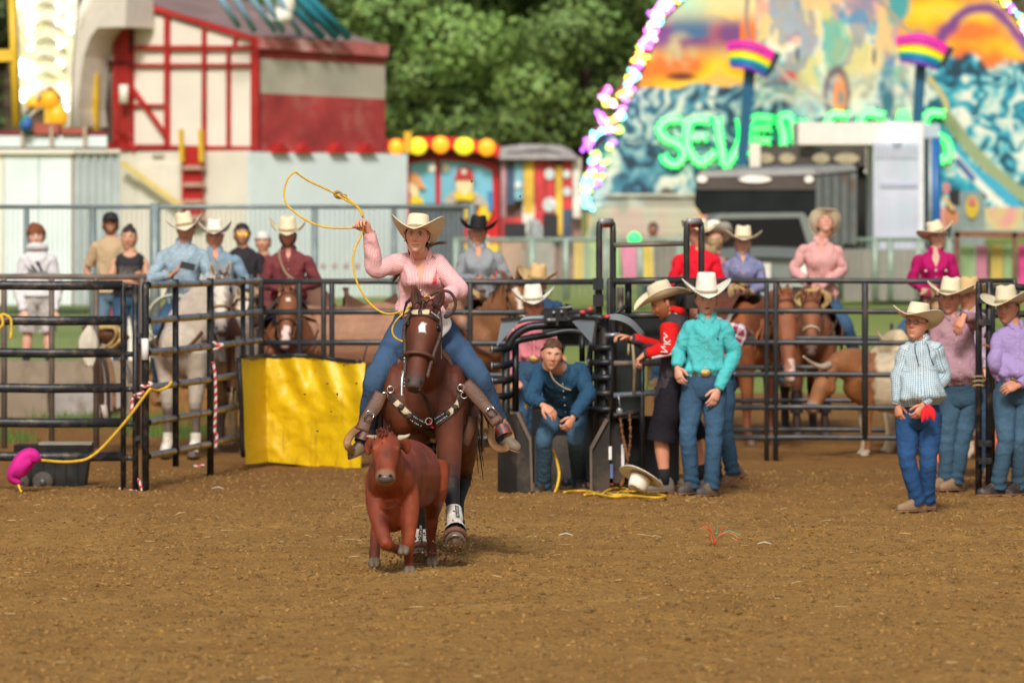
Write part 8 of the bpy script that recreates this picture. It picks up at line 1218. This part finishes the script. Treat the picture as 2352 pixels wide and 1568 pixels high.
for (U_, D_), par, ts in ((cl, co, ((.20, .36), (.40, .58))), (cr, co2, ((.20, .38), (.42, .60)))):
    for t0, t1 in ts: strip('hide_inlay', [lerp(lp(U_, t), lp(D_, t), .18) for t in np.linspace(t0, t1, 4)], [lerp(lp(U_, t), lp(D_, t), .82) for t in np.linspace(t0 + .03, t1 - .02, 4)], CREAMH, par, 8, .016, 3)
    for t in np.linspace(.66, .94, 7):
        for e in (.25, .75): (b := MB()).ball(proj(TB_, *lerp(lp(U_, t), lp(D_, t), e), .014), (.006,) * 3, seg=6); b.build('stud', STUD, par)
    for t in (.38, .62): q = lerp(lp(U_, t), lp(D_, t), .5); (b := MB()).ball(proj(TB_, *q, .016), (.022, .006, .022), seg=8); b.build('star_concho', TOOL, par)
ring_ = lambda c, r, th=.005: A(*[np.asarray(c) + A(r * math.cos(a), 0, r * math.sin(a)) for a in np.linspace(0, 6.283, 15)])
for x, y in ((862, 1212), (515, 1010), (555, 960), (1122, 945), (1148, 1005)): (b := MB()).tube(ring_(proj(TB_, *K2(x, y), .02), .022), .0045, 6, (0, 0)); b.build('ring', CHROME, co)
strip('collar_drop', [K2(805, 1285), K2(895, 1290)], [K2(820, 1335), K2(885, 1335)], LEATHD, HR, 5, .012, 3); strip('girth_strap', [K2(862, 1340), K2(915, 1300)], [K2(880, 1480), K2(925, 1460)], LEATHD, HR, 5, .010, 5); (b := MB()).box(proj(TB_, *K2(895, 1358), .02), (.04, .012, .035)); b.build('buckle', BRASS, HR)
(b := MB()).tube(A(*[proj(TB_, *K2(x, y), .02) for x, y in ((868, 1208), (890, 1240), (905, 1258), (928, 1280))]), .008, 6); (b).build('red_string', mat('red_string', (.62, .02, .07), .6), HR); (b := MB()).tube(A(*[proj(TB_, *K2(x, y), .016) for x, y in ((785, 945), (830, 1010), (870, 1090), (895, 1160), (905, 1225))]), A([.012, .004]).repeat(5, 0), 6, up=(0, -1, 0)); b.build('tie_down', LEATHD, HR)
# headstall
bb = strip('browband', [K2(668, 335), K2(720, 296), K2(800, 282), K2(880, 305), K2(958, 372)], [K2(662, 362), K2(715, 345), K2(800, 338), K2(875, 352), K2(950, 398)], TOOL, HR, 20, .012, 4)
for a_, b_ in (((735, 303), (787, 335)), ((812, 302), (868, 336))): strip('hide_inlay', [K2(a_[0], a_[1]), K2(b_[0], a_[1] - 1)], [K2(a_[0] + 4, b_[1] - 4), K2(b_[0] - 6, b_[1])], CREAMH, bb, 6, .018, 3)
for k in range(7):
    for x, y in ((672 + 8 * k, 340 - 4.5 * k), (882 + 10 * k, 322 + 8 * k)): (b := MB()).ball(proj(TB_, *K2(x, y), .015), (.0055,) * 3, seg=6); b.build('stud', STUD, bb)
for s, off in ((-1, .0), (1, .0)):
    b = MB(); b.tube(A(hp(.02, s * .098, .02), hp(.16, s * .113, .02), hp(.30, s * .120, .03), hp(.50, s * .100, .035), hp(.72, s * .082, .03), hp(.84, s * .076, .02)), A([.005, .012]).repeat(6, 0), 8, n=22, up=hz['sd'] * s); c_ = b.build('cheek_strap', TOOL, HR)
    (b := MB()).tube(A(*[hp(.05 + .03 * math.sin(a), s * .108, .03 + .028 * math.cos(a)) for a in np.linspace(0, 6.28, 12)]), .004, 6, (0, 0)); b.build('ring', CHROME, c_)
    if s > 0:
        (b := MB()).tube(A(hp(.80, .082, .03), hp(.90, .084, .02), hp(1.0, .078, .0), hp(1.08, .07, -.02)), A(.008, .010, .008, .009), 8, n=14); bit = b.build('bit_shank', CHROME, HR); (b := MB()).tube(A(*[hp(.83 + .03 * math.sin(a), .090, .01 + .03 * math.cos(a)) for a in np.linspace(0, 6.28, 12)]), .005, 6, (0, 0)); b.build('bit_ring', CHROME, bit)
        for k in range(9): (b := MB()).ball(hp(.66 + .035 * k, .090 - .003 * k, .04 - .008 * k), (.0065,) * 3, seg=6); b.build('stud', STUD, c_)
(b := MB()).tube(A(*[hp(.60 + .03 * math.sin(a), .098 * math.cos(a), .100 * math.sin(a) + .004) for a in np.linspace(-.35, math.pi + .35, 24)]), .013, 10); b.build('noseband', LEATHER, HR); (b := MB()).tube(A(hp(.58, -.10, .0), hp(.45, -.112, .0), hp(.30, -.125, -.01), hp(.42, -.14, -.02), hp(.55, -.15, -.02)), A([.004, .010]).repeat(5, 0), 6, n=18); b.build('strap_end', LEATHER, HR)
# leg boots with printed strips, bell boots, hooves
for ln, i0, i1 in (('fr', .555, .78), ('fl', .56, .80)):
    Q = spl(hz['L'][ln], 60); s_ = Q[int(i0 * 59):int(i1 * 59) + 1]; k = len(s_); (b := MB()).tube(s_, np.interp(np.linspace(0, 1, k), [0, .1, .55, .8, 1], [.052, .056, .054, .068, .074]), 18, (0, 0), wr=lambda L, p: .03 * np.sin(60 * L + 3 * p)); lb = b.build('leg_boot', WBOOT, HR)
    tg = nrm(s_[-1] - s_[0]); nn = nrm(A(.25 if ln == 'fr' else -.05, -1, 0) - tg * tg.dot(A(.25, -1, 0))); c0 = lerp(s_[0], s_[-1], .12) + nn * .058; c1 = lerp(s_[0], s_[-1], .62) + nn * .060; (b := MB()).bar(c0, c1, .004, .024, nn if False else np.cross(nn, tg)); b.build('print_strip', mat('strip_black', (.02, .035, .035), .5), lb)
    tx = bpy.data.curves.new('boot_text', 'FONT'); tx.body = 'ICONOCLAST'; tx.size = .020; tx.align_x = 'CENTER'; tx.align_y = 'CENTER'; tmp = bpy.data.objects.new('tmp', tx); COL.objects.link(tmp); me = bpy.data.meshes.new_from_object(tmp.evaluated_get(bpy.context.evaluated_depsgraph_get())); bpy.data.objects.remove(tmp); cc = (c0 + c1) / 2 + nn * .0035; Z_ = np.cross(nn, tg)
    for v in me.vertices: v.co = Vector(cc + tg * v.co.x - Z_ * v.co.y - org_of(HR))
    me.materials.append(mat('print_white', (.7, .7, .68), .5)); o = bpy.data.objects.new('print_word', me); COL.objects.link(o); o.parent = lb
    e = Q[-1]; f_ = nrm(Q[-1] - Q[-8]); up_ = -f_; fwd = nrm(A(0, -1, .28 if ln == 'fr' else 0)); fwd = nrm(fwd - up_ * fwd.dot(up_)); sd_ = np.cross(fwd, up_); top = e + up_ * .065; rings = []
    ph = np.linspace(0, 2 * math.pi, 22, endpoint=False)
    for h, r in ((.075, .052), (.03, .062), (-.012, .072), (-.016, .070)): rings.append(e + up_ * h + fwd * (.012 + .018 * (.06 - h) / .08) + np.outer(np.cos(ph) * r, sd_) + np.outer(np.sin(ph) * r * 1.1, fwd))
    (b := MB()).loft(np.stack(rings)); ho = b.build('hoof', mat('hoof', (.20, .14, .095), .55, var=.35, vs=25), HR); (b := MB()).tube(np.vstack([e - up_ * .017 + fwd * .03 + np.outer(np.cos(a_) * .062, sd_) + np.outer(np.sin(a_) * .066, fwd) for a_ in [np.linspace(-.9, math.pi + .9, 18)]]), A([.010, .005]).repeat(18, 0), 6, up=up_); b.build('horseshoe', mat('shoe_steel', (.28, .27, .26), .35, .8), ho)
    (b := MB()).tube(np.vstack([top + fwd * .012 + np.outer(np.cos(ph) * .068, sd_) + np.outer(np.sin(ph) * .072, fwd)]), .016, 8, (0, 0)); b.tube(np.vstack([top + up_ * .02 + fwd * .01 + np.outer(np.cos(ph) * .060, sd_) + np.outer(np.sin(ph) * .062, fwd)]), .016, 8, (0, 0)); b.build('bell_boot', mat('bell_brown', (.16, .065, .045), .7, var=.3), HR)
# saddle swell, skirts and fenders
(b := MB()).ball(L_((1021, 797, 38.25))[0], (.055, .06, .075), None, 14); b.tube(L_((985, 800, 38.2), (1021, 800, 38.22)), .03, 8); b.build('saddle_swell', LEATHER, HR)
for pts, c, w_ in (([K2(640, 715), K2(560, 790), K2(505, 880), K2(500, 985)], 'LEATHER', .03), ([K2(640, 740), K2(585, 800), K2(540, 890)], 'YROPE', .008), ([K2(655, 770), K2(610, 840), K2(560, 930), K2(520, 1000)], 'LEATHD', .04), ([K2(965, 640), K2(1060, 740), K2(1130, 830), K2(1155, 900)], 'LEATHER', .03), ([K2(975, 668), K2(1050, 740), K2(1110, 830)], 'YROPE', .012), ([K2(970, 690), K2(1040, 790), K2(1100, 880), K2(1130, 960)], 'LEATHD', .04), ([K2(1150, 850), K2(1165, 900), K2(1140, 960)], 'LEATHL', .014), ([K2(505, 900), K2(520, 960), K2(545, 985)], 'LEATHL', .014), ([K2(1180, 950), K2(1185, 1050), K2(1180, 1180)], 'LEATHD', .035), ([K2(490, 1000), K2(470, 1100), K2(460, 1290)], 'LEATHD', .02), ([K2(1230, 1180), K2(1215, 1290), K2(1160, 1420)], 'LEATHER', .04)):
    (b := MB()).tube(A(*[at(u, v, 38.0) for u, v in pts]), A([w_, .014]).repeat(len(pts), 0), 8, n=18, up=(.3, -1, .2)); b.build('saddle_skirt' if w_ > .02 else 'saddle_edge', globals()[c], HR)
def stirrup(fend, buckle, hoop, Yf, seed):
    (b := MB()).tube(A(*[at(*K2(x, y), Yf - .06 * k / 3.) for k, (x, y) in enumerate(fend)]), A([.045, .010], [.052, .010], [.044, .010], [.050, .010])[:len(fend)], 10, n=20, up=(0, -1, .2)); f_ = b.build('fender', LEATHER, HR)
    c = at(*K2(*buckle), Yf - .075); d = nrm(at(*K2(*fend[-1]), Yf) - at(*K2(*fend[0]), Yf)); s = np.cross(d, A(0, -1, 0)); q = [c + d * x + s * y for x, y in ((-.028, -.026), (.028, -.026), (.028, .026), (-.028, .026), (-.028, -.026))]; (b := MB()).tube(A(*q), .006, 6); b.build('buckle', CHROME, f_)
    (b := MB()).tube(A(*[at(*K2(x, y), Yf + .10 + dy) for x, y, dy in hoop]), A([.026, .007]).repeat(len(hoop), 0), 8, n=34, up=(0, -1, .15)); b.build('stirrup', LEATHL, HR)
stirrup([(470, 985), (420, 1090), (350, 1200), (310, 1300)], (370, 1180), [(305, 1262, .10), (240, 1310, .05), (190, 1380, 0), (198, 1440, 0), (262, 1484, .1), (325, 1450, .15), (335, 1360, .16), (330, 1300, .12)], 37.80, 1)
stirrup([(1170, 900), (1270, 1010), (1360, 1120), (1450, 1240)], (1390, 1140), [(1398, 1250, .06), (1390, 1340, .04), (1402, 1405, .02), (1450, 1450, .02), (1515, 1444, .08), (1556, 1370, .12), (1528, 1290, .12), (1480, 1215, .10)], 37.80, 2)
# rider
PSTR = cloth('pink_pinstripe', (.88, .62, .63), (.72, .27, .30), 'stripe', .0105, .44, wr=.28)
def hero_bits(root, surf, patch, d):
    s, n = surf(.66, .62); (b := MB()).box(s + n * .010, (.030, .006, .032)); b.build('chest_logo', mat('logo_red', (.70, .06, .04), .6), root)
    nk, up, Rs = d['nk'], d['up'], d['Rs']; fr = nrm(np.cross(Rs, up)); (b := MB()).tube(A(*[nk + Rs * math.sin(a) * .064 + fr * math.cos(a) * .070 - up * (.0 + .030 * (1 + math.cos(a)) * .5) for a in np.linspace(-1.6, 1.6, 15)]), .0028, 5); b.build('necklace', BRASS, root)
    for s_ in (-1, 1): (b := MB()).ball(d['hd'] + d['Rh'] @ A(s_ * .080, .012, -.032), (.008,) * 3, seg=8); b.build('earring', CHROME, root)
    b = MB(); rg = np.random.default_rng(4)
    for k in range(14): p = d['hd'] + A(-.02 + .06 * rg.random(), .09, -.10); q = at(1008 + 22 * rg.random(), 552 + 8 * rg.random(), 38.15) if k < 6 else at(896 + 10 * rg.random(), 640 + 14 * rg.random(), 38.2); b.tube(A(p, lerp(p, q, .5) + A(0, .05, .02), q), A(.009, .007, .0015), 5, n=8, col=A(.16, .09, .045) * rg.uniform(.7, 1.5))
    b.build('ponytail', HAIRM, root); w = d['wa']; f_ = nrm(d['wa'] - d['ea']); (b := MB()).tube(ring_(w + f_ * .02, .031), .003, 5, (0, 0)); b.build('bracelet', WHITEB, root)
    for x0, x1, m_ in ((-1, 1, 'r'),): pass
HERO = person('woman in a pink pinstriped shirt swinging a rope on the galloping bay horse', 38.1, dict(hd=(958, 543, -.16), nk=(966, 586, -.02), sa=(926, 596, 0), sb=(1006, 598, 0), ea=(862, 616, -.10), eb=(1054, 664, -.08), wa=(848, 536, -.18), wb=(1012, 688, -.34), pa=(936, 752, .20), pb=(1002, 754, .20), ka=(862, 872, -.20), kb=(1096, 858, -.20), fa=(841, 1000, -.02), fb=(1150, 988, -.02)), PSTR, cloth('denim_hero', (.043, .086, .160), (.036, .074, .138), 'stripe', .004, .5, rough=.9, wr=.3, vcol=True),
    dict(m=STRAW, tilt=-21, roll=-1, up=.105, dip=.045, ax=.215, by=.235, ch=.125, bandc=(.42, .33, .18), lift=.062, front=-.01), hair=(.07, .04, .025), hstyle='long', yaw=-6, pitch=2, roll=3, skin=A(.76, .41, .30), fem=.85, k=.96, hs=.97, neckv=(.60, .24), gap=.55, near=True, hands=dict(a=dict(d=(-.45, -.35, .85), n=(-.55, -.75, -.2), side=-1, curl=1.05, tc=.5), b=dict(d=(-.85, -.45, .05), n=(.0, -.5, -.8), side=-1, curl=1.0)), boots='taupe', feet=dict(a=A(-.72, -.60, -.42), b=A(.76, -.58, -.34)), parts=hero_bits, loose=1.15, lw=1.10, face=dict(lids=.5, ww=.93), group='mounted riders', bend=(0, -.03, .02), belt=False)
(b := MB()).tube(L_((1017, 720, 38.0), (1020, 745, 37.95), (1010, 772, 37.95)), A([.03, .01], [.05, .012], [.02, .01]), 10, n=14, up=(0, -1, 0)); one(b, 'number_bib', mat('bib_white', (.74, .73, .74), .8), 'white number cloth pinned behind the hip of the roping woman', 'cloth')
for (x, y), (x2, y2) in (((285, 1340), (345, 1420)), ((1440, 1325), (1515, 1365))): pass
for sd, f_, dd in (('a', at(841, 1000, 38.05), A(-.5, -.6, -.4)), ('b', at(1150, 988, 38.05), A(.5, -.6, -.3))):
    m, t = newmat('boot_inlay_' + sd); g = t.n('ShaderNodeTexChecker'); g.inputs['Scale'].default_value = 40; g.inputs[1].default_value = (.30, .03, .03, 1); g.inputs[2].default_value = (.045, .06, .055, 1); t.l(t.n('ShaderNodeTexCoord').outputs['Object'], g.inputs[0]); t.l(g.outputs[0], t.b.inputs['Base Color'])
    (b := MB()).tube(A(f_ + A(0, 0, .035), f_ + nrm(dd) * .05 - A(0, 0, .02)), A(.058, .054), 14, (0, 0), n=6); b.build('boot_inlay', m, HERO)
# the swung rope
RL = lambda pts, Y0, Y1: A(*[at(*K1(x, y), Y0 + (Y1 - Y0) * k / (len(pts) - 1)) for k, (x, y) in enumerate(pts)])
lo = thing('lasso_rope', 'yellow lasso swung overhead by the woman in pink', 'rope', at(834, 511, 37.9)); loop = [(600, 300), (560, 288), (450, 237), (330, 182), (245, 128), (195, 97), (135, 140), (97, 230), (88, 320), (112, 400), (180, 472), (280, 545), (400, 600), (520, 628), (700, 632), (815, 622)]
part(lo, 'loop', YROPE, lambda b: b.tube(RL(loop, 38.2, 37.9), .0068, 8, n=110), True); part(lo, 'spoke', YROPE, lambda b: b.tube(RL([(850, 530), (838, 480), (790, 420), (730, 370), (680, 335), (640, 312)], 37.9, 38.2), .0068, 8, n=30), True); part(lo, 'spoke', YROPE, lambda b: b.tube(RL([(842, 520), (815, 455), (760, 402), (700, 375), (640, 338), (595, 312)], 37.88, 38.18), .0068, 8, n=30), True)
part(lo, 'honda_eye', mat('honda', (.36, .20, .07), .7), lambda b: b.tube(RL([(650, 318), (625, 290), (590, 285), (575, 308), (595, 335), (630, 340), (655, 325)], 38.19, 38.19), .009, 8, n=24), True); part(lo, 'knot', MATS['honda'], lambda b: b.ball(at(*K1(668, 326), 38.17), (.020, .014, .016)), True)
part(lo, 'tail', YROPE, lambda b: b.tube(RL([(856, 600), (845, 660), (818, 730), (775, 825), (752, 930), (760, 1030), (790, 1150), (850, 1270), (940, 1382), (1040, 1448), (1150, 1456), (1262, 1410), (1380, 1330), (1470, 1280)], 37.9, 37.72), .0068, 8, n=90), True); part(lo, 'tail', YROPE, lambda b: b.tube(A(*[at(*K2(x, y), 37.85) for x, y in ((690, 300), (640, 335), (590, 390), (562, 455), (580, 515), (630, 548), (665, 555))]), .0068, 8, n=40), True)
r_ = thing('rein_end', 'dark leather rein curling up from the left hand of the woman in pink', 'rein', at(1000, 690, 37.7)); part(r_, 'strap', LEATHD, lambda b: b.tube(A(*[at(*K2(x, y), 37.68) for x, y in ((880, 172), (930, 142), (990, 130), (1045, 145), (1080, 190), (1092, 240), (1080, 290), (1050, 320), (1012, 335), (1005, 352), (1030, 345), (1065, 310), (1090, 260))]), A([.010, .005]).repeat(13, 0), 8, n=70, up=(0, -1, 0)), True)
# calf
cj = dict(back=[(at(893, 1130, 35.93), (.10, .15)), (at(897, 1108, 36.02), (.15, .22)), (at(912, 1092, 36.28), (.165, .235)), (at(930, 1092, 36.6), (.185, .24)), (at(948, 1092, 36.9), (.185, .225)), (at(962, 1088, 37.12), (.14, .19)), (at(966, 1085, 37.22), (.06, .10))], neck=[(at(900, 1100, 36.1), (.12, .18)), (at(892, 1065, 35.88), (.10, .155)), (at(889, 1028, 35.76), (.085, .11))], head=(at(888, 1008, 35.74), at(885, 1106, 35.50)),
    extra=[([at(893, 1150, 35.95), at(898, 1200, 36.05), at(915, 1195, 36.3)], [(.06, .09), (.075, .06), (.06, .05)])],
    legs=dict(fr=[(at(918, 1095, 36.12), .105), (at(938, 1160, 36.05), .074), (at(938, 1232, 36.0), .046), (at(937, 1252, 36.0), .044), (at(939, 1284, 36.04), .029), (at(940, 1301, 36.05), .035), (at(941, 1311, 36.04), .033), (at(941, 1321, 36.03), .036)], fl=[(at(876, 1095, 36.12), .105), (at(867, 1160, 36.02), .074), (at(882, 1238, 35.84), .046), (at(890, 1250, 35.84), .042), (at(903, 1257, 35.93), .030), (at(913, 1261, 35.97), .033), (at(920, 1265, 35.99), .030), (at(926, 1270, 36.0), .030)],
    hr=[(at(984, 1080, 37.0), .15), (at(996, 1125, 36.95), .095), (at(992, 1180, 37.12), .050), (at(991, 1200, 37.13), .044), (at(990, 1240, 37.14), .031), (at(991, 1262, 37.15), .037), (at(992, 1280, 37.13), .034), (at(993, 1299, 37.1), .038)], hl=[(at(925, 1090, 37.0), .14), (at(905, 1140, 36.95), .09), (at(872, 1205, 37.05), .050), (at(866, 1222, 37.05), .046), (at(861, 1250, 36.95), .034), (at(860, 1270, 36.9), .038), (at(860, 1284, 36.87), .034), (at(860, 1299, 36.85), .034)]))
cf_eye = [at(858, 1045, 35.66), at(917, 1043, 35.66)]
def calfcol(V, nm, t, C):
    for e in cf_eye: C = C * (1 - .5 * np.exp(-(np.linalg.norm(V - e, axis=1) / .03) ** 2))[:, None] + A(.30, .12, .05) * (.5 * np.exp(-(np.linalg.norm(V - e, axis=1) / .03) ** 2))[:, None]
    C = C * (1 + .30 * fbm(V * A(16, 16, 5), 3, 8))[:, None]
    m = np.isin(nm, ['fr', 'fl', 'hr', 'hl']); k = m * sstep((t - .35) / .3); C = C * (1 - .5 * k[:, None]); k = m * (t > .93); C = np.where(k[:, None], A(.11, .085, .05), C); dk = (V[:, 2] < .62) & np.isin(nm, ['body', 'neck']); return C
cf = bovine('red brown calf with short pale horns running just ahead of the roping horse', 'calf', at(915, 1300, 36.4)[:2], 0., cj, (.225, .041, .0125), [[at(866, 1006, 35.72), at(857, 1004, 35.70), at(848, 1002, 35.69), at(841, 1001, 35.70)], [at(918, 1006, 35.72), at(927, 1004, 35.70), at(935, 1001, 35.69), at(941, 997, 35.70)]], 31, .0085, 'calf', (.24, .115, .055), eyer=.0125, hornr=.021, hornc=mat('calf_horn', (.42, .35, .26), .5, var=.3), colfn2=calfcol, headr=.98, cheek=.9)
for s, pts in ((-1, [(872, 1010, 35.78), (858, 1014, 35.8), (848, 1028, 35.82), (846, 1044, 35.82)]), (1, [(908, 1010, 35.78), (922, 1013, 35.8), (932, 1026, 35.82), (935, 1042, 35.82)])): (b := MB()).tube(L_(*pts), A([.020, .012], [.036, .012], [.034, .010], [.008, .004]), 10, n=14, up=(0, -1, .2), col=A(.19, .035, .014)); b.build('ear', MANE, cf['root'])
(b := MB()).ball(cf['hp'](.985, 0, .028), (.050, .022, .030), None, 12); b.build('nose_pad', mat('nose_grey', (.085, .068, .066), .35), cf['root'])
rg = np.random.default_rng(5); hair_strands(A(*[cf['hp'](.02 + .03 * k, .03 * math.sin(k), .08) for k in range(4)]), np.tile(cf['hd'] * .8 + cf['f'] * .3, (4, 1)), .032, .004, (.15, .024, .010), 70, rg, .05).build('poll_hair', MANE, cf['root'])
for u, v, Y in ((941, 1318, 36.0), (993, 1297, 37.08), (860, 1298, 36.82), (926, 1268, 35.98)):
    for s in (-1, 1): (b := MB()).tube(A(at(u + 4.5 * s, v - 14, Y), at(u + 6 * s, v - 4, Y - .03), at(u + 5 * s, v + 4, Y - .06)), A(.022, .026, .012), 8, n=10); b.build('hoof', mat('calf_hoof', (.13, .10, .065), .6), cf['root'])
(b := MB()).tube(L_((965, 1030, 37.25), (985, 1090, 37.35), (980, 1170, 37.35)), A(.02, .016, .03), 8, n=14, col=A(.15, .03, .012)); b.build('tail', MANE, cf['root'])
# dirt thrown up by the hooves
b = MB(); rg = np.random.default_rng(9); T8 = np.array([[0, 1, 2], [0, 2, 3], [0, 3, 4], [0, 4, 1], [5, 2, 1], [5, 3, 2], [5, 4, 3], [5, 1, 4]]); o8 = A([0, 0, 1], [1, 0, 0], [0, 1, 0], [-1, 0, 0], [0, -1, 0], [0, 0, -1])
for k in range(900):
    c = ((955, 1285, 37.6), (1050, 1262, 37.0), (925, 1312, 36.4), (1000, 1290, 37.4))[k % 4]; r = rg.random() ** 2; p = at(c[0] + rg.normal() * 34, c[1] + 14 - abs(rg.normal()) * 46, c[2] + rg.normal() * .2); p[2] = max(p[2], .01); i = b.v(p + o8 * rg.uniform(.5, 1.3, (6, 1)) * (.0025 + .009 * r)); b.tris(T8 + i)
for u, v in ((1066, 720), (1195, 452), (1240, 480), (700, 905), (752, 880), (790, 838), (775, 905), (730, 990), (760, 945), (818, 880), (1090, 1230), (1120, 1300), (1010, 640), (1083, 416), (870, 715)): i = b.v(at(u, v, 37.2) + o8 * rg.uniform(.5, 1.3, (6, 1)) * .010); b.tris(T8 + i)
b.build('flying_dirt', MATS['clod'], None, kind='stuff')
